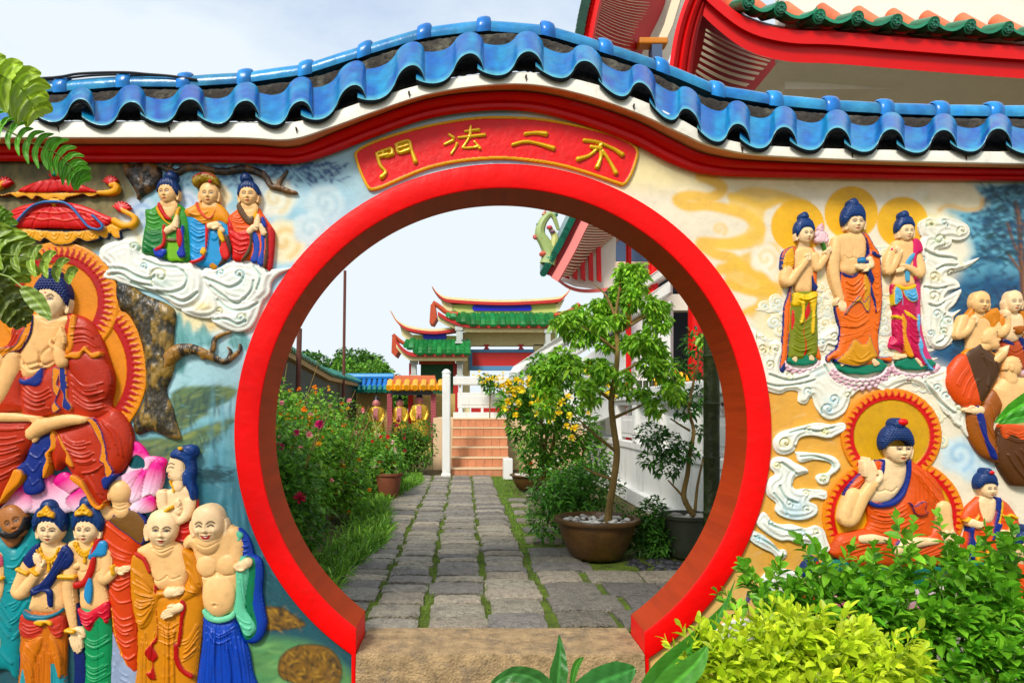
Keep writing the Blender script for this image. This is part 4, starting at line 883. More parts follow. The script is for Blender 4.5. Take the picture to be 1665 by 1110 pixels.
cloud(R,[T('D','-60 520 40 480 100 470 160 500 185 560 230 570 300 600 380 618 470 615 530 650 560 700 560 770 540 840 490 880 430 895 380 880 330 840 280 810 200 780 130 760 60 740 20 720 -50 700 -20 640 -70 590'),
 T('D','540 700 560 650 640 640 700 605 780 600 860 612 920 640 960 655 1040 650 1080 650 1000 690 960 740 950 800 900 850 840 900 760 880 690 860 620 820 560 760'),
 T('D','580 760 640 820 720 870 830 830 900 830 930 800 900 870 870 960 820 1020 740 1030 660 1000 600 960 640 930 640 870'),
 T('D','560 740 640 830 660 900 640 930 590 950 500 940 420 900 500 870 550 800')],5,11,26,CW,
 [(180+140/3.7,260+520/3.7,9,1),(180+300/3.7,260+700/3.7,17,-1),(180+775/3.7,260+690/3.7,9,1),(180+665/3.7,260+680/3.7,7,-1),(180+785/3.7,260+950/3.7,9,1),(180+650/3.7,260+905/3.7,6,1),(180+200/3.7,260+640/3.7,6,1)],
 [T('D','-30 650 80 660 160 700 230 720 270 700'),T('D','-20 690 60 690 150 740 250 760'),T('D','120 740 240 790 350 820 440 850 520 800'),T('D','200 600 300 640 400 650 460 700 440 770 360 800 280 790'),T('D','560 710 640 740 720 770 790 730 780 690'),T('D','600 760 680 820 760 860 840 800 860 730'),T('D','640 840 720 900 820 900 880 860'),T('D','610 960 700 960 760 990 810 970'),T('D','860 640 900 700 880 780')],
 [(265,460,20,12,(196,224,214),.5),(226,452,12,8,(196,222,210),.6),(330,498,18,8,(236,206,130),.7),(390,462,16,12,(196,224,216),.45),(220,400,10,8,(190,216,210),.5),(300,475,26,5,(214,228,214),.5),(392,520,12,6,(190,222,222),.6)])
R.noise(.7,18,8); R.build('cloud')
# --- three figures on the cloud
grp3='praying figures on the left cloud'
def bust(label,hx,hy,yaw,robe,mainc,folds_,extra,hands,cap):
    thing('robed_figure',label,'relief figure',wl(hx,430),grp3,hm=14)
    R=Rel(225,330,450,440,1.0)
    for p,b,bu,c,*h in robe: R.poly(T('D',p),b,bu,11,c,hem=h[0] if h else None)
    for A_,B_,n in folds_: folds(R,T('D',A_),T('D',B_),n,1.0,1.7)
    for p,b,c in extra: R.poly(T('D',p),b,2.5,4,c)
    R.build('robe')
    R=Rel(hx-30,hy-40,hx+45,hy+80,.9); R.poly([(hx-11,hy+14),(hx+11,hy+14),(hx+15,hy+28),(hx+2,hy+44),(hx-12,hy+30)],14,4,6,SK); head(R,hx,hy,30,38,yaw=yaw,base=14,ears=3 if abs(yaw)<.3 else (2 if yaw<0 else 1),k=.4)
    hands(R); R.build('body')
GR=(60,140,50)
bust('green robed figure with palms together, leftmost on the cloud',273,312,-.55,
 [('200 300 240 290 290 260 380 250 440 290 468 340 470 450 466 608 400 600 330 596 250 570 187 556 190 450 205 370',6,9,GR),('215 420 300 420 340 410 340 520 300 560 240 560 190 550 192 470',12,6,(36,116,56))],GR,
 [('210 330 260 350 310 330','200 520 260 560 330 540',8),('430 340 445 400 450 460','455 500 455 560 460 600',2)],
 [('275 290 300 270 330 360 370 380 400 300 420 290 400 370 360 390 330 375 290 330',17,(232,170,36)),('285 275 300 260 340 330 372 360 340 362 305 320',19,(196,40,40)),('340 410 370 480 440 480 440 600 395 605 340 590',13,(120,180,46)),('318 400 336 402 338 500 310 540 270 550 280 530 316 500',20,(190,30,40)),('262 530 300 535 340 545 315 588 270 575',18,(30,60,170)),('430 400 445 410 446 520 452 580 420 590 402 560 415 530 400 480 418 470',19,(30,50,160)),('405 430 425 420 440 480 425 530 405 500',21,(190,30,40)),('343 474 394 476 394 496 343 494',16,(96,74,40))],
 lambda R:(R.limb(T('D','335 430 375 410 400 380'),[5.5,5,4.5],[18,19,20],SKP),pray(R,*T('D','398 400')[0],-82,17,20)),0)
hair(273,310,31,38,yaw=-.5,base=14.5,colr=(20,48,98),line=-.3,bun=(.35,-1.15,.62,.48),side=.5,k=.41).build('hair')
BL=(60,150,206)
bust('figure in gold shawl and patterned cap, middle of the three on the cloud',340,315,.1,
 [('440 300 500 270 530 240 620 270 680 300 712 370 722 470 715 600 640 650 560 640 480 610 470 500 455 400',6,8,BL),('444 300 500 270 530 240 560 260 640 260 690 300 714 360 700 390 660 370 600 380 560 390 500 350 460 340',12,7,(226,150,56)),('590 470 640 480 640 640 600 648 580 600',11,3,(206,140,30)),('640 480 690 440 720 480 722 560 700 610 640 640 660 580',11,5,(70,48,34))],BL,
 [('480 370 530 400 590 390','470 560 520 600 560 560',8),('460 310 520 330 590 300','500 360 560 380 640 360',3)],
 [('524 245 545 300 590 350 620 330 640 280 620 345 590 362 545 330 515 270',20,(222,90,70)),('572 395 592 400 590 460 575 560 560 600 500 625 480 610 540 590 570 540',18,(206,40,36)),('560 525 580 550 565 575 540 560',19,(232,180,40)),('650 440 668 430 715 560 700 600 672 590 656 540 668 500',17,(214,50,40)),('605 430 660 430 640 480 606 480',14,(60,150,206)),('648 430 668 430 690 480 680 500 655 470',20,(232,180,40))],
 lambda R:(R.limb(T('D','600 400 640 392'),[5,5],[18,19],SKP),hand(R,*T('D','612 405')[0],-8,20,20,'curl',1),R.limb(T('D','650 400 670 425'),[4.5,4.5],[19,18],SKP)),0)
R=Rel(310,278,366,308,.8); R.poly(T('D','500 150 498 120 520 95 560 82 610 86 645 110 650 140 648 158 600 140 550 145 515 165'),20,7,7,(150,120,30)); R.poly(T('D','500 120 530 92 580 84 630 100 640 118 600 108 550 108'),24,3,5,(150,44,40))
for i in range(20): R.bump(rng.uniform(316,354),rng.uniform(285,300),1.4,1.3)
R.ell(345,297.5,2.6,2,0,28,2,(220,40,70)); R.build('cap')
OG=(228,100,40)
bust('orange robed figure with palms together, rightmost on the cloud',404,316,.1,
 [('700 340 760 290 780 260 880 280 910 320 960 390 980 440 965 600 958 655 900 630 840 605 735 600 728 540 705 440 695 380',6,9,OG),('700 340 730 370 760 430 850 410 860 450 830 560 790 605 735 598 728 520 706 440',12,6,(206,48,40)),('905 340 950 390 980 440 962 650 935 640 940 500 915 400',12,4,(190,40,44))],OG,
 [('715 400 780 450 850 440','735 560 780 580 820 560',6),('720 330 760 350 800 330','740 390 800 400 850 380',3)],
 [('760 290 778 262 830 340 862 340 860 380 832 392 790 350',17,(92,66,40)),('778 262 800 300 840 330 880 280 880 340 850 360 800 320',15,(230,180,70)),('850 440 880 440 900 520 880 612 840 606 860 540',14,(24,70,160)),('905 440 930 420 925 560 915 635 880 615 905 540',14,(24,70,160)),('830 420 856 430 848 540 820 590 786 606 826 540 840 480',18,(80,60,34)),('930 410 946 430 950 560 936 645 920 640 934 520',18,(80,60,34)),('912 345 925 350 940 400 925 410 908 380',19,(24,60,150))],
 lambda R:(R.limb(T('D','840 430 860 410'),[5,4.5],[18,19],SKP),pray(R,*T('D','886 400')[0],-84,18,20),R.limb(T('D','925 440 905 400'),[5,4],[18,19],SKP)),0)
hair(404,315,31,38,yaw=.1,base=14.5,colr=(20,48,98),line=-.32,bun=(-.25,-1.25,.58,.5),side=.45,k=.41).build('hair')
# --- the crowd at the lower left
def C_(s): return T('C',s)
def st(name,R): return R.build(name)
# bearded man in teal
thing('robed_figure','bearded dark skinned figure in teal robe at the far left edge of the crowd','relief figure',wl(20,1130),hm=14)
R=Rel(-90,840,75,1130,1.2); TL=(40,140,146)
R.poly(C_('-300 360 -60 320 20 340 80 380 130 300 180 240 205 300 200 420 180 500 200 700 120 780 100 900 90 1080 60 1080 0 1040 -300 1100'),5,12,22,TL)
for a,b,n in (('40 420 100 420 160 330','60 900 100 860 160 760',10),('-60 400 0 500 60 620','-40 900 20 1000 80 1060',6)): folds(R,C_(a),C_(b),n,1.4,2.2)
R.build('robe')
R=Rel(-60,810,60,900,1.0); R.poly(C_('0 300 60 290 110 320 60 370 20 340'),12,4,6,(150,96,60))
head(R,*C_('78 225')[0],42,56,yaw=.55,tilt=-24,base=16,skin=(168,110,66),k=.42,ears=0,brow=(20,14,12),neck=0); R.build('body')
R=Rel(-20,810,60,880,.9); g_=C_('95 228')[0]
R.poly(C_('30 270 60 275 90 262 120 246 140 225 150 200 160 230 150 270 110 310 60 315 20 300 10 280'),27,4,6,(28,24,24)); R.fill(C_('85 240 108 222 120 232 100 246'),(150,40,36)); R.fold(lerpline(C_('50 275 90 285 140 250'),C_('60 305 100 305 150 270'),4),.8,.9); R.build('beard')
# pink sleeved sliver
thing('robed_figure','pale arm with pink sleeve and gold bracelet cut off by the left edge','relief figure',wl(-15,1130),hm=14)
R=Rel(-60,890,15,1130,1.2); R.limb(C_('-10 420 0 500 5 560 -10 640 -40 700'),[9,8,7,7,6],[16]*5,SK); R.limb(C_('-100 380 -90 600 -80 900'),[24,26,26],[12]*3,SK); R.build('body')
R=Rel(-60,885,15,930,1.0); R.poly(C_('-60 400 0 390 22 430 18 475 -30 480 -60 460'),18,7,9,(220,96,120)); R.build('sleeve')
bracelet(*C_('4 532')[0],6,0,26).build('bracelet')
# robe-back monk
thing('robed_figure','bald monk seen from behind in brown and orange robe, before the lotus petals','relief figure',wl(215,1130),hm=12)
R=Rel(150,820,265,1120,1.2); OB=(206,76,30)
R.poly(C_('560 220 600 190 700 160 760 190 800 240 790 330 740 400 720 600 740 800 745 1040 700 1030 660 960 610 830 590 600 560 400 545 280'),5,11,20,OB)
R.poly(C_('600 210 640 180 730 150 780 190 805 240 795 330 770 350 700 300 630 250'),14,6,14,(116,80,40),hem=(2.2,(24,40,110)))
for a,b,n in (('570 260 650 320 730 370','590 560 650 600 720 560',7),('600 640 660 700 730 690','640 940 700 980 740 960',7)): folds(R,C_(a),C_(b),n,1.4,2.2)
R.fold([C_('610 700 630 830 670 960 700 1030')],1.6,1.6,(226,150,60),1.2)
R.poly(C_('610 830 640 900 680 990 745 1050 750 1200 600 1200 600 950'),6,6,12,(150,164,190)); folds(R,C_('620 960 660 1060 740 1090'),C_('610 1040 660 1130 740 1150'),4,1.3,1.8)
R.build('robe')
R=Rel(160,775,225,850,1.0); x,y=C_('660 65')[0]; R.ell(x,y,18,20,-10,16,15,SK); R.limb(C_('660 110 670 170'),[13,14],[14,12],SK,sm=False); R.limb(C_('560 160 600 190'),[9,10],[12,12],SK,sm=False); R.ell(x-17,y+6,3.5,7,0,17,3,SK); R.fold([[ (x-10,y+19),(x,y+23),(x+12,y+20)],[(x-10,y+26),(x+2,y+29),(x+12,y+26)]],1,-1.2); R.build('body')
# kneeling profile woman
thing('robed_figure','blue haired figure in profile looking up beside the pink lotus petals','relief figure',wl(295,870),hm=12)
R=Rel(255,780,330,880,1.0); R.poly(C_('940 230 1000 240 1060 200 1075 100 1078 260 1060 400 960 420 900 380 940 300'),6,7,12,(196,50,34)); folds(R,C_('960 250 1010 270 1060 250'),C_('960 340 1010 350 1050 340'),4,1.2,1.6); R.build('robe')
R=Rel(250,725,330,860,.9)
R.poly(T('E','156 522 162 500 170 480 190 478 205 490 208 520 206 545 185 552 168 545 160 535 163 528'),14,8,10,SKP)   # face profile
R.limb(T('E','190 540 188 565'),[9,10],[12,12],SKP,sm=False)
R.poly(T('E','140 580 165 572 190 562 222 570 228 600 225 640 215 660 190 668 160 655 140 630 136 600'),10,7,12,SKP)
R.limb(C_('890 80 900 150 950 170 985 170'),[9,8,7,6],[16,18,19,20],SKP); R.limb(C_('1040 120 1030 180 990 220 960 190'),[8,7,6,6],[16,19,21,21],SKP)
R.stroke(T('E','164 512 172 509 180 512'),.8,(30,24,30)); R.stroke(T('E','163 503 172 499 182 502'),.8,(40,30,30)); R.stroke(T('E','160 533 168 534'),1.0,(196,50,44)); R.fold([T('E','200 520 204 530 200 540')],.9,-1)
hand(R,*C_('965 165')[0],-70,20,20,'open',1,spread=4); R.build('body')
R=Rel(265,718,330,820,.9); HB=(20,58,120); R.poly(T('E','170 482 176 466 196 456 220 448 238 456 242 474 232 490 236 520 232 550 238 575 236 600 226 596 220 575 212 560 206 560 204 530 214 512 206 496 190 488'),20,7,8,HB)
R.ell(*T('E','222 464')[0],11,9,0,24,6,HB); folds(R,T('E','180 478 205 482 222 500'),T('E','200 462 222 474 236 500'),4,.9,1.3); folds(R,T('E','210 520 214 550 224 590'),T('E','226 510 230 550 234 590'),3,.9,1.3)
R.ell(*T('E','203 458')[0],4,3,0,32,2,GOLD); R.build('hair')
R=Rel(275,780,305,800,.8); R.limb(C_('935 5 945 30 970 35 985 15'),1.3,18,GOLD); R.limb(C_('950 30 955 65 962 45 975 30'),1.1,18,GOLD); R.build('necklace'); bracelet(*C_('938 155')[0],5.5,-35,27).build('bracelet')
# crowned figures
def crowned(label,hx,hy,w,h,yaw,tilt,parts,skin,hands,beads,brs):
    thing('crowned_figure',label,'relief figure',wl(hx,1130),'crowned figures in the left crowd',hm=16)
    R=Rel(20,880,215,1140,1.0)
    for p,b,bu,c in parts: R.poly(C_(p),b,bu,11,c)
    return R
thing('crowned_figure','crowned figure with navy sash and orange and teal skirt, raising one hand','relief figure',wl(80,1140),'crowned figures in the left crowd',hm=16)
R=Rel(20,985,110,1150,1.1)
R.poly(C_('140 700 180 720 260 730 340 700 350 800 350 960 345 1080 350 1240 110 1240 100 1000 105 860 115 760'),8,12,18,(198,112,36))
R.poly(C_('118 740 160 730 240 770 240 830 190 865 140 860 110 830'),17,6,10,(190,64,52)); R.poly(C_('260 760 340 730 350 800 345 850 320 862 280 830'),17,6,10,(190,64,52))
R.poly(C_('240 830 262 800 300 900 330 1000 340 1060 350 1250 120 1250 120 1000 150 1040 190 1100 210 980'),14,6,12,(60,150,160)); R.poly(C_('140 900 230 850 235 900 200 990 195 1110 170 1110 150 1050 130 980'),20,5,9,(204,118,40)); R.poly(C_('275 850 310 870 335 960 342 1060 328 1075 310 1010 285 940'),20,4,7,(204,118,40))
R.poly(C_('135 705 180 730 260 735 320 715 342 698 345 722 300 745 230 765 150 755'),22,5,6,(34,110,130)); R.poly(C_('200 770 230 758 290 762 296 790 262 775 245 790 215 785'),27,3,4,GOLD)
for a,b,n in (('120 760 170 790 240 780','120 840 170 870 230 840',4),('270 780 310 790 345 770','280 830 310 850 345 840',3),('140 900 190 960 200 1080','120 1010 150 1100 170 1200',4),('240 880 250 980 240 1200','300 920 320 1050 330 1200',6),('200 1000 210 1100 200 1200','230 900 235 1050 230 1200',3)): folds(R,C_(a),C_(b),n,1.1,1.8)
R.build('skirt')
R=Rel(15,835,150,1100,1.0)
R.poly(C_('130 420 170 370 230 340 290 340 350 360 400 420 400 480 345 500 340 600 345 700 270 730 180 725 140 705 160 640 180 560 150 480'),8,11,20,SK)
R.limb(C_('150 470 110 560 95 610 130 610 200 520 230 480'),[11,10,9,10,8,6],[14,16,18,20,22,23],SK); R.limb(C_('385 440 380 520 370 600 385 700 400 790'),[11,11,9,8,6],[13,14,15,16,16],SK)
hand(R,*C_('236 480')[0],-108,27,24,'open',1,spread=4); R.ell(*C_('258 692')[0],1.5,1.5,0,20,-1,SK)
head(R,*C_('278 265')[0],40,50,yaw=.25,tilt=4,base=17,skin=SKP,ears=1,dot=1); torso_lines(R,*C_('262 500')[0],48,40,1.2); R.noise(.3,20,3)
hand(R,*C_('402 800')[0],78,43,15,'open',-1,spread=6); R.build('body')
R=Rel(30,870,140,1140,1.0)
R.poly(C_('135 440 160 390 215 345 215 420 200 460 160 480'),20,4,7,NAVY); R.poly(C_('400 400 408 440 380 480 340 495 300 560 280 590 295 620 292 690 270 670 262 600 220 610 180 630 185 590 230 560 280 500 310 440 350 360 380 365'),22,5,8,NAVY)
R.poly(C_('345 600 370 620 420 700 438 800 440 900 460 1000 460 1240 400 1240 400 1000 380 800 370 690'),10,4,8,(20,36,96)); R.poly(C_('100 960 120 1000 118 1240 85 1240 90 1040'),10,4,6,NAVY); R.poly(C_('180 590 210 600 260 590 292 600 290 640 250 600 200 622'),25,3,5,NAVY)
folds(R,C_('390 400 340 480 260 580'),C_('360 380 310 470 220 600'),3,1,1.4); R.build('sash')
hair(*C_('272 235')[0],44,52,yaw=.2,tilt=4,base=18,colr=(20,50,100),line=-.12,bun=(-.05,-1.0,.62,.5),side=.6,crown=1,ex=1.18).build('hair')
necklace(*C_('275 375')[0],30,22).build('necklace')
bracelet(*C_('134 495')[0],8,25,26).build('bracelet'); bracelet(*C_('207 495')[0],6,40,33,w=2.6).build('bracelet'); bracelet(*C_('376 525')[0],11,2,26,w=3.4).build('bracelet'); bracelet(*C_('393 820')[0],5.5,10,26,w=3).build('bracelet')
thing('crowned_figure','crowned figure with red and light blue sash and green trousers','relief figure',wl(150,1140),'crowned figures in the left crowd',hm=16)
R=Rel(125,970,185,1150,1.1)
R.poly(C_('440 700 500 690 590 680 600 760 605 900 600 1100 610 1240 465 1240 462 1000 450 860'),8,11,16,(34,140,86))
R.poly(C_('430 700 480 720 520 700 590 665 600 740 585 785 555 745 520 780 500 820 470 812 445 760'),18,6,9,(200,40,60))
for a,b,n in (('455 830 520 860 598 820','460 1100 520 1130 600 1090',9),('440 720 480 740 520 720','450 780 490 800 510 780',3),('540 720 570 730 598 710','550 740 575 770 595 760',2)): folds(R,C_(a),C_(b),n,1.2,1.9)
R.fold([C_('540 780 545 900 540 1100')],1.5,-1.6); R.build('trousers')
R=Rel(110,845,230,1000,1.0)
R.poly(C_('355 360 400 330 450 320 540 325 590 350 595 420 590 480 560 560 580 640 580 700 520 730 440 705 430 620 410 500 400 420'),9,10,18,SK)
R.limb(C_('580 400 585 470 570 540 610 520 640 490'),[9,9,9,7,5.5],[14,16,19,20,21],SK); hand(R,*C_('645 488')[0],-5,22,20,'open',1,spread=5)
head(R,*C_('480 265')[0],38,48,yaw=-.15,tilt=1,base=17,skin=SKP,ears=3,dot=1); torso_lines(R,*C_('490 480')[0],50,44,1.2); R.ell(*C_('420 470')[0],6,5,0,18,4,SK); R.noise(.3,20,5); R.build('body')
R=Rel(115,870,180,985,1.0); R.poly(C_('510 420 530 420 520 500 480 570 420 590 412 560 460 540 490 480'),22,4,6,(184,44,36)); R.poly(C_('500 390 530 340 580 335 590 380 580 410 530 415 495 430'),22,4,6,(60,140,190)); R.poly(C_('478 570 500 520 512 590 505 660 490 668 470 630'),23,3,5,(60,140,190)); R.poly(C_('530 330 552 320 545 360 515 400 505 400'),24,3,4,(184,44,36)); R.build('sash')
hair(*C_('484 230')[0],44,54,yaw=-.1,tilt=1,base=18,colr=(20,54,106),line=-.08,bun=(.02,-1.1,.6,.5),side=.7,crown=1,ex=1.14).build('hair')
necklace(*C_('470 345')[0],26,22).build('necklace'); bracelet(*C_('628 488')[0],5.5,80,27,w=2.8).build('bracelet')
# gold robed monk
thing('bald_monk','stern bald monk with bare chest in ochre gold robe, beside the laughing one','relief figure',wl(270,1150),hm=18)
OC=(206,134,30)
R=Rel(205,880,335,1150,1.1)
R.poly(C_('720 430 750 390 800 380 830 500 840 590 930 600 1000 580 1030 480 1000 380 1040 390 1070 440 1100 560 1110 700 1090 900 1070 1100 1060 1240 740 1240 740 1050 745 830 720 600 705 500'),8,14,22,OC)
R.poly(C_('720 440 750 400 800 420 830 510 860 600 940 600 940 640 880 640 860 700 820 790 770 810 740 740 720 600'),20,7,12,OC); R.poly(C_('1000 380 1050 400 1080 460 1110 560 1080 620 1020 660 980 660 1010 600 1040 570 1020 480'),20,7,12,OC)
R.poly(C_('990 660 1010 650 1025 690 1010 760 1005 830 990 900 975 890 985 800 990 730'),24,3,4,(170,26,34)); R.poly(C_('960 890 980 900 985 960 1010 1020 1060 1060 1050 1080 990 1040 960 980'),24,3,4,(170,26,34)); R.poly(C_('850 590 862 600 858 700 865 830 840 880 800 930 815 970 840 990 830 1040 805 1050 830 1080 860 1080 845 1000 870 960 845 900 870 850'),24,2,3,(170,26,34)); R.poly(C_('745 390 800 420 830 500 818 500 790 440 750 410'),26,2,3,(190,50,50))
for a,b,n in (('730 460 790 500 850 600','740 760 790 780 850 680',10),('1010 420 1060 470 1100 580','1000 620 1040 620 1090 620',6),('760 830 770 950 760 1200','840 830 820 1000 830 1200',5),('880 720 900 900 890 1200','980 760 960 900 970 1200',5),('1000 880 1040 860 1090 760','1000 1000 1040 980 1070 960',6),('880 760 930 790 980 760','870 860 930 880 970 860',4)): folds(R,C_(a),C_(b),n,1.2,2.2)
for i in range(14): x,y=C_(f'{rng.uniform(890,960)} {rng.uniform(820,1080)}')[0]; R.bump(x,y,3,1.2)
R.build('robe')
R=Rel(212,815,325,1020,1.0)
R.poly(C_('745 390 800 350 850 330 960 340 1000 380 1020 440 1030 500 1000 590 930 600 850 590 810 470'),12,12,18,SK)
head(R,*C_('892 262')[0],50,61,yaw=.35,tilt=2,base=19,skin=SKP,ears=1,k=.42,neck=0,lid=1); R.limb(C_('880 330 900 370'),[17,19],[16,15],SK,sm=False)
R.fold([C_('840 370 890 395 950 370'),C_('830 350 880 378 960 350')],1.2,-1.6)
R.ell(*C_('870 500')[0],15,13,0,18,5,SK); R.ell(*C_('975 490')[0],14,13,0,18,5,SK); R.fold([C_('820 520 860 552 905 535 920 520 945 540 990 525')],1.4,-1.6)
R.limb(C_('930 610 960 605'),[8,7],[26,27],SKP,sm=False); hand(R,*C_('945 605')[0],-5,26,27,'curl',1); R.limb(C_('990 690 960 700'),[7,7],[27,28],SKP,sm=False); hand(R,*C_('985 700')[0],160,30,27,'open',1,spread=3,curl=-.15)
R.noise(.4,22,7); R.build('body')
# laughing monk
thing('laughing_monk','laughing bald monk with round bare belly, blue skirt and green shawl','relief figure',wl(350,1150),hm=18)
R=Rel(320,990,430,1150,1.1); BU=(20,70,170)
R.poly(C_('1115 720 1180 760 1250 760 1290 740 1310 850 1350 930 1370 1050 1400 1240 1060 1240 1080 1050 1100 900'),8,15,22,BU)
for a,b,n in (('1150 790 1130 950 1120 1240','1290 790 1330 950 1370 1240',11),('1150 780 1200 830 1280 790','1140 830 1200 890 1300 840',2),('1130 800 1110 950 1090 1200','1180 850 1170 1000 1160 1200',4),('1220 860 1250 1000 1250 1200','1310 860 1340 1000 1370 1200',5)): folds(R,C_(a),C_(b),n,1.3,2.3)
R.poly(C_('1115 700 1180 745 1250 735 1282 710 1290 745 1250 770 1190 778 1130 755'),24,4,5,(120,200,160)); R.build('skirt')
R=Rel(355,850,440,1060,1.1)
R.poly(C_('1290 270 1340 300 1368 360 1380 410 1420 440 1430 520 1425 620 1440 720 1450 800 1420 880 1370 900 1330 880 1310 820 1280 740 1300 600 1290 500 1280 400'),8,9,12,(20,64,160))
R.poly(C_('1330 420 1370 420 1400 450 1400 560 1390 680 1410 780 1400 850 1350 880 1320 840 1300 760 1300 620'),13,6,9,(30,120,80)); R.poly(C_('1290 430 1350 425 1365 500 1350 600 1345 700 1380 760 1400 810 1380 845 1340 850 1310 790 1280 720 1290 600'),17,7,9,(110,196,158)); R.poly(C_('1290 280 1330 300 1310 340 1290 400 1278 380'),18,4,5,(110,196,158))
for a,b,n in (('1310 520 1320 640 1360 720','1330 500 1340 620 1380 750',4),('1300 740 1340 770 1390 780','1320 800 1350 830 1390 830',3),('1290 400 1330 410 1370 400','1290 320 1320 330 1355 330',4)): folds(R,C_(a),C_(b),n,1.2,1.9)
R.build('shawl')
R=Rel(290,810,415,1010,1.0)
R.poly(C_('1000 340 1030 300 1090 290 1240 250 1280 270 1300 320 1290 400 1310 500 1300 600 1290 690 1270 725 1200 740 1140 720 1110 690 1100 600 1080 500 1050 380 1010 380'),12,12,18,SK)
R.ell(*C_('1200 625')[0],27,35,0,20,13,SK); R.ell(*C_('1135 470')[0],18,19,0,20,9,SK); R.ell(*C_('1245 465')[0],17,19,0,20,9,SK); R.fold([C_('1080 500 1120 530 1170 520 1190 500 1220 520 1270 515')],1.6,-2); x,y=C_('1186 678')[0]; R.bump(x,y,2.2,-4); R.fold([[ (x-6,y-3),(x,y-5),(x+6,y-3)]],1,1)
head(R,*C_('1142 235')[0],52,62,yaw=-.05,tilt=-3,base=21,skin=SKP,smile=2,ears=3,k=.42,neck=0); R.limb(C_('1140 290 1140 340'),[19,22],[18,17],SK,sm=False); R.fold([C_('1090 345 1140 362 1200 335')],1.2,-1.4)
R.limb(C_('1270 300 1290 360 1290 430'),[12,12,10],[14,15,18],SK); hand(R,*C_('1350 470')[0],178,24,28,'curl',-1); R.limb(C_('1355 450 1320 470'),[8,8],[24,25],SKP,sm=False)
R.noise(.4,22,9); R.build('body')
# ================= right half of the mural: reliefs =================
def Fc_(s): return T('F',s)
def Gc_(s): return T('G',s)
def I_(s): return T('I',s)
CW2=(240,236,220)
# --- cloud banks
thing('cloud_bank','pale scrolling cloud relief around and below the three standing figures','cloud relief',wl(1430,660),hm=6)
R=Rel(1218,350,1665,720,1.2)
outs=['0 780 40 790 90 820 110 850 140 830 170 860 180 900 160 960 200 1000 280 985 360 940 400 920 440 960 480 1010 600 1030 700 1020 770 990 830 1010 930 1000 1000 970 1020 990 1050 1080 1100 1150 1110 1200 1080 1260 1120 1330 1160 1360 1140 1400 1190 1440 1260 1480 1270 1530 1330 1560 1350 1620 1411 1660 1500 1720 1500 1640 1411 1590 1330 1500 1250 1430 1180 1340 1120 1230 1100 1180 1060 1240 1000 1200 960 1130 900 1080 820 1050 760 1070 700 1100 640 1075 560 1090 520 1130 490 1200 430 1240 380 1230 340 1180 320 1120 290 1160 250 1150 250 1100 200 1090 150 1110 60 1075 30 1000',
 '880 330 900 290 960 280 990 300 1040 320 1020 350 960 370 1040 380 1100 430 1190 405 1120 460 1060 480 1010 500 1060 520 1080 560 1020 580 1000 620 1090 570 1060 640 1020 680 1050 690 1090 675 1050 720 1060 780 1040 840 990 880 930 860 900 780 900 700 880 600 890 500 860 440',
 '870 230 920 200 960 210 1000 200 1050 210 1120 240 1130 290 1080 320 1010 310 970 350 930 330 880 290',
 '350 830 370 790 420 760 450 760 470 820 440 860 400 850 380 890 340 870',
 '1060 1150 1100 1170 1110 1230 1090 1280 1040 1240']
sps=[(60,810,26),(60,880,22),(130,880,26),(100,960,22),(370,845,16),(430,815,20),(340,940,18),(200,1020,20),(300,1100,22),(430,1140,26),(400,1190,30),(500,1120,20),(760,1010,14),(820,1040,14),(900,1020,14),(960,1080,22),(1010,1120,20),(1080,1180,36),(1020,1240,22),(1140,1340,22),(1200,1390,18),(1290,1500,24),(1340,1560,20),(975,320,32),(930,235,22),(1000,230,20),(1090,270,22),(945,510,28),(1040,485,18),(945,610,30),(1020,735,24),(960,700,24),(1000,790,20),(930,800,18),(890,420,18),(1090,440,14)]
def fsc(x,y): return 1220+x/3.171,290+y/3.171
cloud(R,[Fc_(o) for o in outs],3,5,9,CW2,[(*fsc(x,y),r/3.171*1.15,1 if i%2 else -1) for i,(x,y,r) in enumerate(sps)],
 [Fc_(q) for q in ('60 1050 140 1070 250 1060 330 1040','100 1010 200 1040 300 1020','380 960 440 1040 540 1070 640 1060','420 940 480 1000 560 1030','900 1050 990 1160 1050 1210','1000 700 980 760 1000 820 960 850','900 560 960 570 1010 560','1000 640 960 660 920 650','1120 1260 1160 1330 1230 1410 1320 1500','900 370 960 400 1040 410 1120 430','960 470 1000 450 1060 450')],
 [(*fsc(x,y),r,r*.7,c_,.45) for x,y,r,c_ in ((80,880,14,(230,206,140)),(420,1150,14,(150,196,214)),(400,1200,10,(140,190,214)),(960,320,12,(196,220,190)),(945,510,12,(236,214,150)),(1080,1180,12,(200,214,190)),(990,740,14,(214,222,200)),(930,230,10,(228,214,110)),(1200,1400,14,(190,214,222)),(1340,1560,14,(150,190,220)),(350,1000,14,(170,206,216)))],gw=1.25,ga=3.0,sm=3)
for i in range(60):
    x,y=rng.uniform(1225,1560),rng.uniform(590,650); 
R.build('upper_clouds')
R=Rel(1190,660,1405,910,1.2)
outs=['480 275 420 285 350 275 280 290 200 310 150 330 120 370 130 420 175 440 225 420 240 380 260 350 320 340 400 355 440 340 490 310',
 '240 425 320 430 400 440 445 460 465 500 440 530 410 550 400 585 360 590 340 560 360 540 400 535 425 500 400 475 330 465 260 480 240 440',
 '120 460 160 450 200 460 230 480 290 510 300 530 260 545 230 560 220 600 240 620 280 615 330 620 390 625 390 670 330 660 300 680 340 700 345 740 300 770 230 775 170 760 130 730 135 690 90 650 80 600 105 560 130 540 100 500',
 '70 735 110 780 160 800 220 800 290 820 340 805 380 830 395 880 410 930 360 950 300 900 250 900 200 880 150 880 80 840 30 790',
 '0 830 60 850 110 890 150 930 180 930 190 960 150 990 120 950 60 920 0 880']
def gsc(x,y): return 1220+x/3.171,600+y/3.171
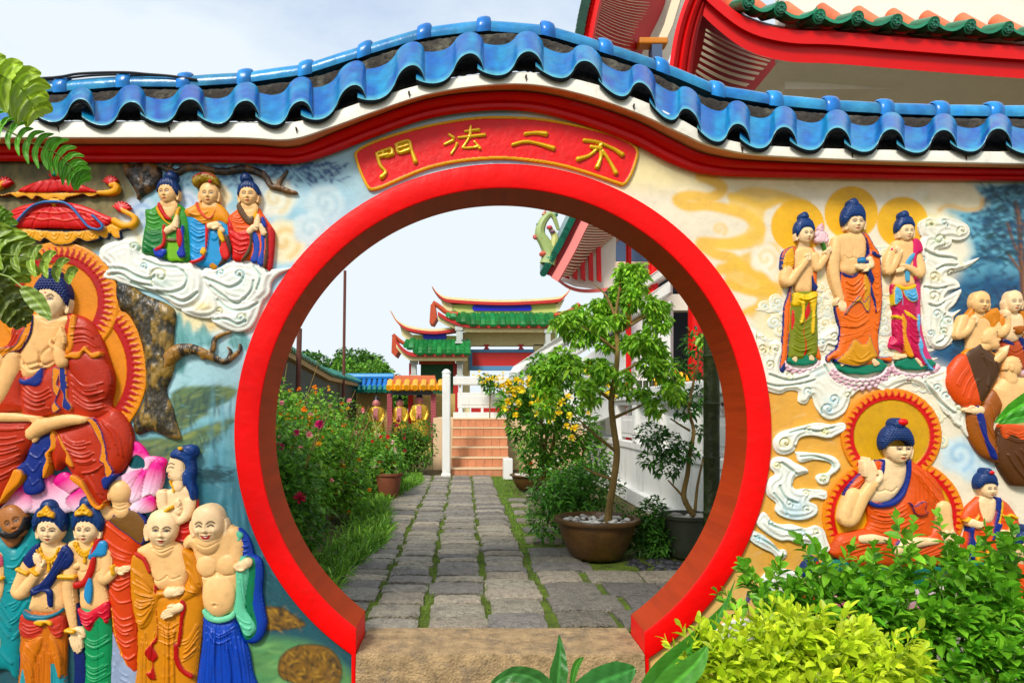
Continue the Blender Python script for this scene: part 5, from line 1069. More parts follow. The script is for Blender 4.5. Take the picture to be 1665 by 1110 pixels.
cloud(R,[Gc_(o) for o in outs],4,6,10,(238,238,228),[(*gsc(x,y),r/3.171,1 if i%2 else -1) for i,(x,y,r) in enumerate([(180,380,34),(380,320,22),(300,310,18),(135,495,22),(380,565,18),(285,635,18),(290,720,22),(200,690,24),(110,790,16),(270,850,20),(340,840,18),(35,870,16),(230,600,14)])],
 [Gc_(q) for q in ('200 330 280 310 350 320 430 300','230 400 280 380 340 380','260 450 340 450 420 480 430 510','160 480 200 510 240 540','150 600 180 660 240 690','120 640 170 700 190 750','100 800 180 830 260 830','20 860 100 900 150 940')],
 [(*gsc(x,y),r,r*.6,c_,.5) for x,y,r,c_ in ((180,380,12,(228,206,120)),(380,320,9,(228,214,130)),(230,700,22,(160,200,220)),(220,760,20,(150,196,218)),(60,870,18,(170,206,222)),(135,495,8,(220,210,150)),(380,565,9,(214,220,180)))],gw=1.4,ga=3.0,sm=3)
R.poly([(1238,940),(1262,925),(1300,930),(1318,950),(1300,975),(1262,980),(1240,965)],4,6,9,(236,234,226)); R.poly([(1160,1030),(1185,1010),(1225,1012),(1240,1040),(1210,1075),(1165,1070)],4,6,9,(226,232,234))
R.build('lower_clouds')
R=Rel(1150,920,1330,1085,1.2); cloud(R,[[(1238,940),(1262,925),(1300,930),(1318,950),(1300,975),(1262,980),(1240,965)],[(1160,1040),(1180,1012),(1225,1008),(1252,1040),(1225,1075),(1170,1075)]],4,6,9,(234,234,228),[(1270,952,9,1),(1200,1040,10,-1)],gw=1.3,ga=2.2); R.build('low_cloud')
thing('cloud_curls','low field of fine pale curls spread behind and beside the three standing figures','cloud relief',wl(1440,600),hm=3)
R=Rel(1222,400,1640,800,1.0); k_=0
for i in range(420):
    x,y=rng.uniform(0,1000),rng.uniform(330,1500)
    ok=(330<x<470 and 560<y<960) or (600<x<900 and 330<y<1000) or (0<x<200 and 600<y<820) or (850<x<1010 and 300<y<900) or (1000+ (y-1000)*.45-180<x<1060+(y-1000)*.45 and y>980)
    if not ok: continue
    r=rng.uniform(5,11); X_,Y_=fsc(x,y); R.ell(X_,Y_,r*1.15,r,rng.uniform(-30,30),.4,2.0,[(240,234,212),(236,226,192),(228,232,220)][k_%3]); dr=1 if k_%2 else -1
    p=[(X_+dr*math.cos(t)*(r*.1+r*.12*t),Y_+math.sin(t)*(r*.1+r*.12*t)) for t in np.linspace(0,6.4,18)]; R.fold([p],.9,-.9,[(226,206,146),(190,212,204),(214,204,160)][k_%3],.9); k_+=1
    q=[(X_+dr*r*.9,Y_+r*.3),(X_+dr*r*1.7,Y_+r*.9),(X_+dr*r*2.8,Y_+r*.7)]; R.limb(q,[r*.35,r*.28,r*.1],.3,(238,232,212),k=.5)
R.build('curls')
# --- standing trio
grp='standing haloed figures on lotus bases'
def lotus_base(cx,cy,rx,ry,base,nn=13,rows=2,top=None):
    thing('lotus_pedestal',f'{top} lotus base with dark green top','lotus relief',wl(cx,cy+ry),'lotus bases of the standing figures',hm=8)
    R=Rel(cx-rx*1.35,cy-ry*1.2,cx+rx*1.35,cy+ry*2.9,.9)
    for rw in range(rows):
        for i in range(nn):
            t=math.pi*(i+.5*(rw%2)+.2)/nn; x=cx+math.cos(t)*rx*(1.12-.08*rw); y=cy+ry*.35+math.sin(t)*ry*(.75+.45*(rows-rw)); s_=rx/nn*1.9
            ux,uy=math.cos(t)*.8,math.sin(t)*.8+.15
            pts_=[(x-uy*s_*.7,y+ux*s_*.7),(x+ux*s_*.1-uy*s_*.95,y+uy*s_*.1+ux*s_*.9),(x+ux*s_*1.3,y+uy*s_*1.3),(x+ux*s_*.1+uy*s_*.95,y+uy*s_*.1-ux*s_*.9),(x+uy*s_*.7,y-ux*s_*.7)]
            R.poly(pts_,base+2*rw,3,4,(236,214,216),sm=3,over=True); R.blob(x+ux*s_*1.0,y+uy*s_*1.0,s_*.5,s_*.5,(206,130,160),.7)
    R.build('petals')
    R=Rel(cx-rx*1.2,cy-ry*1.3,cx+rx*1.2,cy+ry*1.6,.9); p=[(cx+rx*(1+.035*math.cos(9*t))*math.cos(t),cy+ry*(1+.06*math.cos(9*t))*math.sin(t)) for t in np.linspace(0,2*math.pi,72,endpoint=False)]
    R.poly(p,base+5,2,4,(20,122,92),sm=0); R.build('lotus_top')
lotus_base(*fsc(568,965),41,14,6,13,3,'broad central')
lotus_base(*fsc(265,935),24,9,5,8,2,'small left')
lotus_base(*fsc(850,955),32,10,5,9,2,'small right')
def stand(label,rb,hx,hy,w,h,yaw,body,fold_,skirtname='robe',bodyfn=None,tr=(),hr=None,box=None):
    thing('standing_figure',label,'relief figure',wl(hx,600),grp,hm=12)
    R=Rel(*box,1.0)
    for p,b,bu,c,*hm_ in rb: R.poly(Fc_(p),b,bu,9,c,hem=hm_[0] if hm_ else None)
    for a,b,n in fold_: folds(R,Fc_(a),Fc_(b),n,.9,1.5)
    R.build(skirtname)
    R=Rel(*box,.9); 
    for p,b,bu in body: R.poly(Fc_(p),b,bu,10,SK)
    head(R,hx,hy,w,h,yaw=yaw,base=13,skin=SKP,ears=1 if yaw>.3 else 3,k=.4); bodyfn(R); R.noise(.25,16,3); R.build('body')
    global HAIR; HAIR=hr.build('hair')
OR2=(226,112,30)
stand('left standing haloed figure in yellow sleeve and green trousers, holding up a lotus bud',
 [('170 380 200 355 240 350 240 420 225 500 215 600 215 700 200 850 195 920 180 990 155 990 165 900 175 760 180 660 200 600 215 520 165 470 160 440',5,5,OR2,(.9,(20,40,110))),('310 355 340 370 350 450 348 560 345 700 352 840 372 930 330 910 320 800 325 650 320 500 330 440',5,5,OR2),('170 400 200 360 222 365 220 460 165 475',13,4,(226,168,40),(.9,(20,40,110))),
  ('232 590 335 585 345 680 350 800 345 910 300 925 290 900 270 935 220 930 200 915 205 800 210 660',8,7,(120,128,36)),('232 640 260 650 240 740 212 780 215 680',12,3,(200,30,36)),('300 620 312 690 290 740 280 800 295 850 285 905 275 905 272 840 262 790 275 730 268 700',13,3,(200,30,36)),
  ('228 590 280 600 335 585 338 640 290 640 240 660 215 650',15,4,(232,190,40)),('255 610 275 605 275 700 268 740 250 750 262 690',18,3,(232,190,40)),('300 600 340 590 330 680 325 790 310 795 312 700 305 650',18,3,(232,190,40)),('316 500 330 540 345 560 335 580 320 570',16,2,NAVY),('155 985 180 945 182 980 170 1000',9,2,NAVY)],
 *fsc(282,285),26,32,.6,[('240 365 280 350 320 360 340 400 330 460 320 580 270 590 235 570 235 480 230 420',7,7)],
 [('215 700 260 760 330 720','205 900 250 920 335 900',7),('175 500 190 600 200 700','168 760 180 820 195 900',3),('170 400 190 430 215 420','168 440 190 460 218 450',2),('230 600 280 620 330 600','230 630 280 645 330 625',3)],
 bodyfn=lambda R:(R.limb(Fc_('190 470 180 520 200 535 240 480 290 420'),[8,7.5,7,6,4.5],[13,15,17,19,20],SK),hand(R,*Fc_('280 430')[0],-70,18,22,'curl',1),R.limb(Fc_('335 400 345 460 370 430 395 390'),[6.5,6.5,5.5,4],[11,13,15,16],SK),hand(R,*Fc_('392 400')[0],-75,15,17,'open',-1,spread=6),feet(R,[(*fsc(240,900),110),(*fsc(310,895),80)],13,12)),
 hr=hair(*fsc(278,265),27,34,yaw=.5,base=14,colr=(24,56,110),line=-.15,bun=(-.1,-1.2,.5,.45),side=.7,gem=0,ex=1.14,k=.4),box=(1262,350,1360,620))
R=Rel(1315,355,1360,410,.7)
for p in ('350 260 370 230 380 265 372 290','330 285 350 270 368 295 360 310 340 300','400 285 380 270 372 295 385 310 400 300','335 310 360 300 372 325 345 330','405 310 380 300 372 325 398 330','350 290 370 270 390 290 385 325 360 328'): R.poly(Fc_(p),12,3,4,(236,200,204),over=True)
R.blob(*fsc(370,245),5,6,(214,140,160),.8)
R.limb(Fc_('372 325 385 350 392 380'),1.1,13,(60,120,50)); R.build('lotus_bud')
stand('tall central standing haloed figure in orange robe holding a small blue bowl',
 [('470 480 520 500 570 480 600 500 640 560 660 700 665 900 680 920 730 920 725 950 650 930 640 960 560 970 470 950 430 930 400 950 395 920 430 890 450 870 462 780 445 700 440 660 470 600 465 540',7,9,OR2,(1.0,(20,40,110))),
  ('575 280 605 290 640 350 668 400 675 520 680 600 672 720 655 830 665 900 625 860 628 740 620 640 600 560 592 470 590 420 612 380 600 320',10,6,OR2,(1.0,(20,40,110))),
  ('510 855 535 825 575 855 600 835 612 795 630 860 650 905 640 930 560 968 500 965 450 950 440 935 490 890',14,5,(206,146,34),(1.2,(20,40,110))),
  ('470 485 520 505 550 488 548 500 520 515 480 508',16,2,NAVY),('595 420 620 430 615 470 632 520 620 560 640 640 640 700 628 640 610 590 612 540 590 480',18,2,NAVY),('540 620 560 608 580 640 600 610 612 620 606 690 585 680 560 640 520 660 490 700 480 695',17,2,(206,146,34),(1,(20,40,110))),('620 375 645 390 670 405 650 410 625 400',18,2,NAVY),('585 490 612 560 600 660 585 640 580 560',17,2,(206,146,34))],
 *fsc(540,225),30,37,.1,[('430 320 460 290 520 280 575 280 600 330 590 420 560 480 520 500 470 480 465 430 440 400',8,9)],
 [('480 520 520 550 570 510','500 640 550 640 590 580',8),('470 700 540 730 600 690','460 850 540 820 610 790',7),('610 420 640 470 665 450','640 800 650 820 660 800',8),('520 880 560 930 620 880','480 940 560 955 640 930',3),('590 300 600 360 610 400','610 320 630 370 650 410',3)],
 bodyfn=lambda R:(R.limb(Fc_('450 320 435 400 430 480 445 560 465 620'),[8,8.5,8,7,5.5],[11,13,13,13,13],SK),hand(R,*Fc_('462 610')[0],80,27,13,'open',1,spread=4),R.limb(Fc_('610 420 615 450 590 460'),[5,5,4.5],[16,18,20],SKP),hand(R,*Fc_('605 455')[0],175,23,20,'open',-1,spread=4),torso_lines(R,*fsc(525,400),34,34,1.2),feet(R,[(*fsc(500,925),140),(*fsc(620,925),50)],15,15)),
 hr=hair(*fsc(530,205),31,42,yaw=.15,base=14,colr=(24,56,110),line=-.05,bun=(-.1,-1.05,.5,.42),side=.6,curl=2.6,ex=1.16,k=.4),box=(1338,330,1455,605))
R=Rel(1385,415,1410,440,.7); R.ell(*fsc(563,428),6,5,0,23,5,(60,130,180)); R.ell(*fsc(563,418),5,2,0,25,2,(40,100,150)); R.build('bowl')

stand('right standing haloed figure in crimson and sky blue dress with one raised finger',
 [('735 545 770 560 840 545 852 620 860 700 870 800 880 900 910 960 880 970 850 930 835 920 800 900 790 880 750 870 722 860 745 820 740 760 745 700 735 640',7,9,(190,34,80)),('848 500 880 510 885 640 890 760 920 880 965 975 940 985 905 940 880 860 862 700',6,4,(206,70,120)),
  ('738 560 770 575 776 620 745 655 735 640',16,4,(100,170,210),(1,(230,190,40))),('780 570 840 560 852 590 858 625 830 640 795 615',16,4,(100,170,210),(1,(230,190,40))),('768 590 790 620 786 680 800 750 812 850 830 900 800 870 782 780 776 700',14,3,(100,170,210)),('742 548 790 560 845 548 838 570 800 582 760 572',18,3,(230,190,40)),
  ('740 705 780 715 780 728 745 722',16,2,(230,190,40)),('790 680 850 720 850 730 800 705',16,2,(230,190,40)),('776 700 800 740 798 800 820 870 838 915 815 920 790 880 780 800',17,2,(222,150,36)),('862 700 872 730 866 790 886 860 884 900 918 960 945 985 920 980 880 920 862 860 870 820 855 760',17,2,(100,170,210)),
  ('722 870 740 810 760 860 792 895 760 880',8,3,(206,60,100)),('840 315 870 330 882 375 858 390 848 420 852 520 838 500 835 400',17,3,(206,50,100)),('700 420 715 375 730 360 740 400 725 430',15,3,(206,50,100))],
 *fsc(803,272),24,32,.25,[('740 330 780 315 840 318 870 360 870 420 850 470 850 550 790 562 740 550 750 480 745 420',7,8)],
 [('745 660 780 690 780 700','745 800 770 850 790 860',6),('800 640 830 700 855 700','820 860 850 890 880 880',8),('745 580 760 610 775 600','745 630 760 645 775 610',3),('790 580 820 600 850 580','800 610 830 625 855 605',3)],
 bodyfn=lambda R:(R.limb(Fc_('740 360 715 420 710 480 740 440 760 390'),[6,7,6.5,5.5,4.5],[11,15,17,19,20],SK),hand(R,*Fc_('755 400')[0],-105,17,20,'open',1,spread=10),R.limb(Fc_('865 400 875 460 865 495 820 470 780 455'),[6,7,7,5.5,4.5],[12,15,17,19,20],SK),hand(R,*Fc_('795 460')[0],155,18,20,'open',1,spread=4),feet(R,[(*fsc(800,915),175),(*fsc(860,930),45)],15,12)),
 hr=hair(*fsc(797,255),25,34,yaw=.2,base=14,colr=(24,56,110),line=-.25,bun=(-.2,-1.15,.55,.45),side=.5,ex=1.13,k=.4),box=(1435,350,1530,605))
R=Rel(1465,400,1490,460,.7); R.poly(Fc_('838 385 842 400 815 450 815 520 808 532 795 525 792 450 810 410'),17,2,3,(90,160,196)); R.build('sash')
# --- seated haloed figure
thing('seated_figure','seated haloed figure in orange robe on the right, open palm raised beside shoulder','relief figure',wl(1455,900),hm=14)
R=Rel(1335,625,1580,930,1.2)
gcx=lambda x,y:(1220+x/3.171,600+y/3.171)
mandorla(R,gcx(740,345),(82,78),gcx(752,760),(116,98),20,3,(226,140,36),(200,40,24),(206,158,36),2.6,44,54)
R.build('halo')
R=Rel(1345,735,1590,930,1.1); O3=(212,92,30)
R.poly(Gc_('610 680 700 700 760 670 800 600 815 470 860 490 930 540 980 600 1010 680 1000 700 960 720 950 800 960 860 940 880 600 870 615 790'),9,13,22,O3)
R.poly(Gc_('485 655 510 600 560 545 600 520 640 470 680 480 660 540 610 560 580 590 540 640'),12,7,12,O3,hem=(1.1,(20,40,110)))
R.poly(Gc_('420 930 450 860 520 840 610 825 700 860 760 880 740 930 700 980 560 1020 480 990 425 960'),14,13,20,(204,86,28)); R.poly(Gc_('740 920 880 880 960 800 1040 810 1090 880 1110 960 1060 1000 900 990 760 960'),14,13,20,(204,86,28)); R.poly(Gc_('560 990 740 930 900 950 1080 990 900 1010 700 1010'),20,6,8,(180,80,40))
R.poly(Gc_('605 675 650 690 710 680 760 650 790 590 800 530 798 475 816 470 815 540 800 600 780 650 730 700 650 712 608 700'),24,2.5,4,(24,44,120)); R.poly(Gc_('660 540 668 490 676 465 684 470 680 520 668 550'),22,2,3,(24,44,120))
R.poly(Gc_('800 680 830 700 860 680 888 680 880 720 900 735 860 750 830 740 815 710'),28,3,5,(200,80,30),hem=(1.3,(20,34,90))); R.poly(Gc_('722 930 732 890 752 872 745 900 740 930'),30,2,3,(24,44,120))
for a,b,n in (('620 720 700 740 800 690','620 860 700 870 900 800',9),('830 500 840 600 840 690','900 520 930 620 940 740',6),('850 500 920 560 1000 650','820 520 880 620 960 720',4),('470 900 560 870 660 880','500 990 600 960 700 930',6),('820 950 900 920 1000 860','860 990 960 970 1080 940',5),('1000 820 1060 880 1090 960','980 860 1020 920 1050 980',4),('520 600 560 570 600 550','500 640 540 620 580 580',3)): folds(R,Gc_(a),Gc_(b),n,1.1,1.9)
R.noise(.4,22,4); R.build('robe')
R=Rel(1345,725,1570,920,1.0)
R.poly(Gc_('605 640 640 560 680 480 700 460 790 460 810 500 790 590 740 660 690 685 620 685'),12,8,16,SKP)
R.limb(Gc_('530 650 500 720 490 770 520 765 570 660 620 590'),[13,12,11,10,9.5,8.5],[17,19,21,22,24,25],SK); hand(R,*Gc_('618 600')[0],-102,47,25,'open',1,skin=SKP,spread=6)
R.limb(Gc_('985 710 990 760 1000 830'),[11,10,9],[22,24,26],SK); hand(R,*Gc_('1000 810')[0],72,38,29,'open',1,skin=SKP,spread=10)
R.limb(Gc_('560 870 620 868 690 875'),[6,7,4],[28,29,28],SKP); R.limb(Gc_('745 925 790 895 860 885 940 880'),[9,9,7,4],[28,30,30,28],SKP)
torso_lines(R,*gcx(690,610),44,40,1.8)
head(R,*gcx(757,405),41,50,yaw=.25,tilt=0,base=19,skin=SKP,ears=2,k=.42); R.noise(.3,24,5); R.build('body')
R=hair(*gcx(745,375),45,50,yaw=.15,base=20,colr=(22,50,100),line=-.15,bun=(0,-1.15,.5,.42),side=.55,curl=3.0,ex=1.15,k=.43); HAIR=R.build('hair'); R=Rel(1450,675,1475,695,.7); R.ell(*gcx(757,272),7.5,5.5,0,36,6,(214,30,24)); R.build('jewel').parent=HAIR
thing('lotus_pedestal','white and pink lotus seat with dark green top under the right seated figure','lotus relief',wl(1450,1010),hm=10)
R=Rel(1320,890,1640,1060,1.2); R.poly([(1340,915),(1400,905),(1500,915),(1570,905),(1600,920),(1560,945),(1450,955),(1360,940)],14,6,10,(24,110,96)); 
for i in range(16):
    t=i/15; x=1330+t*290; y=955+28*math.sin(math.pi*t); petal(R,[(x-14,y-26),(x+14,y-26),(x+20,y),(x+3,y+24),(x-16,y+4)],8+(i%2)*3,c0=(240,224,226),c1=(222,120,150),tipi=3,bul=5)
R.build('petals')
# --- orange standing attendant
thing('attendant_figure','small standing attendant with blue curled hair in orange robe with yellow hems','relief figure',wl(1610,930),hm=14)
R=Rel(1560,805,1665,945,1.0)
R.poly(Gc_('1095 770 1120 720 1160 680 1190 660 1200 720 1240 780 1270 700 1280 660 1330 690 1370 740 1395 800 1370 880 1380 960 1340 1010 1290 1020 1200 1000 1130 990 1110 900 1120 850 1130 790'),7,11,16,(214,90,32))
for p,c in (('1100 780 1120 760 1140 775 1160 760 1170 745 1172 762 1155 780 1135 788 1112 786',(232,180,40)),('1285 740 1310 752 1335 742 1370 760 1365 772 1335 758 1310 768 1288 755',(232,180,40)),('1128 790 1150 800 1140 860 1160 900 1140 920 1150 980 1120 960 1118 900 1125 850',(24,44,120)),('1268 665 1285 670 1280 730 1270 780 1250 800 1262 740',(24,44,120)),('1250 800 1270 790 1290 800 1260 860 1240 880 1245 830',(24,44,120)),('1285 670 1295 690 1290 740 1280 790 1290 795 1275 800 1270 780 1280 730',(232,180,40)),('1330 800 1342 810 1335 860 1310 890 1270 900 1300 880',(232,180,40)),('1160 860 1175 870 1160 920 1180 950 1165 1000 1150 960 1150 910',(232,180,40)),('1262 900 1300 910 1340 960 1330 1010 1290 990 1270 950',(24,44,120)),('1220 920 1240 930 1225 990 1250 1010 1215 1000 1205 960',(232,180,40))): R.poly(Gc_(p),20,2.5,4,c)
for a,b,n in (('1120 800 1130 880 1120 950','1240 900 1230 950 1240 1000',4),('1290 770 1330 790 1380 780','1300 860 1330 880 1380 860',4),('1130 730 1150 740 1170 720','1190 880 1200 900 1250 890',4)): folds(R,Gc_(a),Gc_(b),n,1,1.6)
R.build('robe')
R=Rel(1565,765,1650,895,.9); R.poly(Gc_('1175 680 1210 650 1250 660 1270 690 1260 760 1240 790 1200 790 1180 740'),12,6,10,SKP); head(R,*gcx(1226,612),26,32,yaw=.3,base=15,skin=SKP,ears=2,k=.42)
R.limb(Gc_('1135 790 1165 800'),[7,6],[20,22],SKP,sm=False); hand(R,*Gc_('1150 800')[0],-10,17,23,'curl',1); hand(R,*Gc_('1315 840')[0],160,19,23,'open',1,spread=3); R.limb(Gc_('1340 850 1310 842'),[5,5],[21,22],SKP,sm=False); R.build('body')
R=hair(*gcx(1214,590),28,34,yaw=.15,base=16,colr=(22,50,100),line=-.1,bun=(0,-1.1,.5,.42),side=.5,curl=2.6,ex=1.15,k=.43); HAIR=R.build('hair'); R=Rel(1595,755,1615,775,.6); R.ell(*gcx(1222,530),4,3,0,27,4,(210,34,30)); R.build('jewel').parent=HAIR
thing('attendant_figure','blue haired face in orange collar peeping at the right edge above the bush','relief figure',wl(1665,950),hm=14)
R=Rel(1640,915,1720,1000,1.1); R.poly([(1645,925),(1660,912),(1690,910),(1710,940),(1700,995),(1648,990)],6,10,14,(214,90,32)); folds(R,[(1650,930),(1670,945),(1700,940)],[(1650,975),(1670,985),(1700,975)],5,1,1.6); R.build('robe')
R=Rel(1635,855,1705,935,1.0); head(R,1666,893,30,36,yaw=-.1,base=16,skin=SKP,ears=3); R.build('body'); hair(1668,880,34,36,yaw=-.1,base=17,colr=(22,50,100),line=-.1,bun=(0,-1.1,.5,.42),side=.5,curl=2.8).build('hair')
for (x,y,lab) in ((1320,925,'attendant behind the bush, only blue bun with red jewel showing, left of the lotus seat'),(1446,955,'attendant behind the bush with curled blue hair, directly below the lotus seat')):
    thing('attendant_figure',lab,'relief figure',wl(x,1080),hm=14)
    R=Rel(x-50,y+25,x+50,1110,1.4); R.poly([(x-12,y+35),(x+12,y+35),(x+34,y+55),(x+40,1100),(x-40,1100),(x-34,y+55)],6,12,18,(206,90,40)); folds(R,[(x-28,y+60),(x,y+75),(x+28,y+60)],[(x-30,1070),(x,1085),(x+30,1070)],9,1.3,1.8); R.build('robe')
    R=Rel(x-30,y-15,x+30,y+60,1.1); head(R,x,y+15,28,34,yaw=.1,base=16,skin=SKP,ears=3); R.build('body'); hair(x,y+5,31,36,yaw=.1,base=17,colr=(22,50,100),line=-.1,bun=(0,-1.1,.5,.42),side=.5,curl=2.8).build('hair')
    HAIR=[o for o in ROOT[0].children if o.name.startswith('hair')][0]
    R=Rel(x-12,y-22,x+12,y,.7); R.ell(x+1,y-12,4.5,3.5,0,27,4,(210,34,30)); R.build('jewel').parent=HAIR
# --- the monks at the right edge
mg='monks at the right edge of the mural'
thing('bald_monk','bare chested bald monk, topmost left of the right edge group','relief figure',wl(1590,600),mg,hm=14)
R=Rel(1550,495,1632,560,1.0); R.poly(I_('110 640 150 590 170 570 190 600 240 580 280 570 290 610 280 650 250 670 230 640 180 640 130 650'),10,6,9,(206,130,50)); folds(R,I_('240 580 260 610 250 660'),I_('270 575 285 610 270 650'),3,1,1.5); R.build('robe')
R=Rel(1550,465,1640,575,1.0); R.poly(I_('150 610 180 580 240 590 260 640 240 700 230 780 160 780 150 700'),8,8,14,SK); R.limb(I_('130 620 110 670 105 690 140 670 165 620'),[8,8,7,6,5],[13,15,17,19,20],SK); hand(R,*I_('160 640')[0],-75,18,21,'curl',1); R.limb(I_('270 640 290 680 320 650 320 610'),[8,8,6,5],[10,14,16,17],SK); hand(R,*I_('318 625')[0],-100,18,18,'open',1,spread=9); head(R,*I_('200 545')[0],29,36,yaw=.3,tilt=5,base=14,skin=SK,ears=2,smile=0); R.build('body')
thing('bald_monk','bald monk holding a small alms bowl at the right edge','relief figure',wl(1655,600),mg,hm=14)
R=Rel(1625,500,1700,600,1.0); R.poly(I_('300 700 330 710 360 720 390 700 410 760 400 860 380 850 310 770 305 730'),7,9,12,(170,74,30)); R.poly(I_('370 700 395 710 392 770 380 740'),15,3,4,NAVY); R.poly(I_('305 705 345 722 345 735 305 722'),14,2,3,NAVY); R.poly(I_('270 640 310 590 325 600 320 640 290 690'),9,6,8,(206,130,50)); R.poly(I_('380 580 420 600 470 640 470 780 400 760 395 640'),9,6,8,(206,130,50)); folds(R,I_('310 740 350 770 400 740'),I_('330 800 370 830 410 800'),5,1,1.6); R.build('robe')
R=Rel(1620,460,1700,570,1.0); R.poly(I_('305 610 340 590 390 600 400 660 380 710 330 715 305 690'),8,8,12,SKP); head(R,*I_('348 542')[0],26,36,yaw=0,base=14,skin=SKP,ears=3); hand(R,*I_('385 665')[0],172,16,19,'open',-1,spread=4); R.build('body')
R=Rel(1640,525,1668,548,.8); R.poly(I_('342 655 365 650 388 655 380 680 360 688 345 675'),20,5,6,(160,90,36)); R.build('alms_bowl')
thing('bald_monk','praying bald monk in brown and orange robe, kneeling toward the right','relief figure',wl(1580,660),mg,hm=16)
R=Rel(1535,545,1645,665,1.0); R.poly(I_('200 720 230 740 290 790 305 800 290 860 260 920 215 990 180 1000 130 900 130 780 170 740'),9,12,18,(76,50,28),hem=(1.6,(226,150,40))); R.poly(I_('130 770 160 800 195 860 215 920 215 980 190 1005 120 1000 70 940 58 880 80 820'),10,11,16,(216,86,28))
for a,b,n in (('150 830 110 880 90 940','200 880 170 930 150 990',4),('190 760 230 840 220 940','250 790 270 850 230 940',4)): folds(R,I_(a),I_(b),n,1.1,1.8)
R.build('robe')
R=Rel(1580,525,1650,605,.9); R.poly(I_('205 720 210 680 240 655 270 660 278 680 275 700 292 706 282 720 286 735 270 752 245 750 228 735'),15,9,12,SK); R.limb(I_('235 735 215 745'),[8,8],[14,12],SK,sm=False); R.limb(I_('270 800 290 780 300 770'),[6,6,5],[17,19,20],SK); pray(R,*I_('298 775')[0],-62,16,19); R.ell(*I_('248 705')[0],2.5,5,10,22,2,SK); R.stroke(I_('270 692 276 690'),.8,(30,20,20)); R.stroke(I_('262 678 274 676'),.7,(40,30,30)); R.stroke(I_('274 728 284 728'),.8,(180,40,40)); R.build('body')
thing('bald_monk','bald monk with bare shoulder and outstretched arm in brown robe at right edge','relief figure',wl(1620,800),mg,hm=16)
R=Rel(1560,625,1720,790,1.1)
R.poly(T('H','430 465 470 520 450 560 430 600 440 680 443 750 420 745 380 720 340 660 325 590 330 555 380 540 400 500'),9,10,14,(150,84,30)); R.poly(T('H','350 535 370 540 390 600 400 660 430 710 435 740 410 730 380 660 360 600'),18,4,6,(24,40,120))
R.poly(T('H','450 620 480 600 540 620 620 640 640 860 520 850 470 800 445 740'),9,13,18,(84,50,24)); R.poly(T('H','455 605 500 600 560 610 640 600 640 720 560 700 520 690 490 660 460 660'),16,6,9,(200,84,30))
for a,b,n in (('400 520 420 580 440 620','350 580 380 660 430 730',4),('460 700 490 760 540 820','520 700 560 760 600 840',4),('460 620 510 640 560 620','460 650 510 670 560 660',3)): folds(R,T('H',a),T('H',b),n,1.2,1.8)
R.build('robe')
R=Rel(1560,575,1720,700,1.0); R.poly(T('H','430 465 450 440 480 415 540 420 640 440 640 610 540 620 480 610 460 560 440 510'),9,12,18,SK); R.limb(T('H','370 548 345 548'),[7,6],[17,18],SKP,sm=False); hand(R,*T('H','350 548')[0],185,19,18,'open',1,spread=5)
x,y=T('H','495 372')[0]; R.poly(T('H','468 380 470 350 490 335 515 338 530 355 535 375 530 400 505 412 480 405'),14,10,13,SK); R.ell(x-3,y+4,3,6,0,24,2,SK); R.ell(x-10,y+3,2.4,5,10,22,2,SK); R.stroke(T('H','520 360 530 358'),.8,(30,20,20)); R.stroke(T('H','522 384 532 383'),.9,(190,40,40)); R.limb(T('H','490 400 495 430'),[9,11],[14,13],SK,sm=False); R.build('body')
thing('lotus_relief','small pink lotus petal at the right edge behind the monks','lotus relief',wl(1663,600),hm=6)
R=Rel(1645,570,1690,620,1.0); petal(R,[(1652,600),(1660,580),(1678,578),(1684,600),(1668,612)],6,tipi=2); R.build('petals')
# ================= beyond the gate: ground, path, walls, buildings =================
def struct(o): o['kind']='structure'; return o
grd=MB(); 
gx=np.r_[-400,-60,-12,np.arange(-6,6.1,.25),12,60,400]; gy=np.r_[-40,-8,-2,np.arange(0,3.3,.5),3.3,np.arange(3.6,16,.3),20,30,60,400]
nx,ny=len(gx),len(gy)
for i in range(nx):
    for j in range(ny):
        z=-.05+ (0 if gy[j]>3.5 else -.33); z+=random.uniform(-.012,.012) if (abs(gx[i])<6 and gy[j]<16) else 0; grd.v.append((gx[i],gy[j],z)); grd.c.append((1,1,1))
for i in range(nx-1):
    for j in range(ny-1): grd.f.append((i*ny+j,(i+1)*ny+j,(i+1)*ny+j+1,i*ny+j+1))
g_=struct(grd.build('ground',mat('damp_soil',alb((96,84,50)),rough=.95,bump=1,bscale=30,var=.5,vscale=5,dirt=.6,dscale=2.2,dcol=(.05,.10,.015),bdist=.03),None,smooth=True,auto=80))
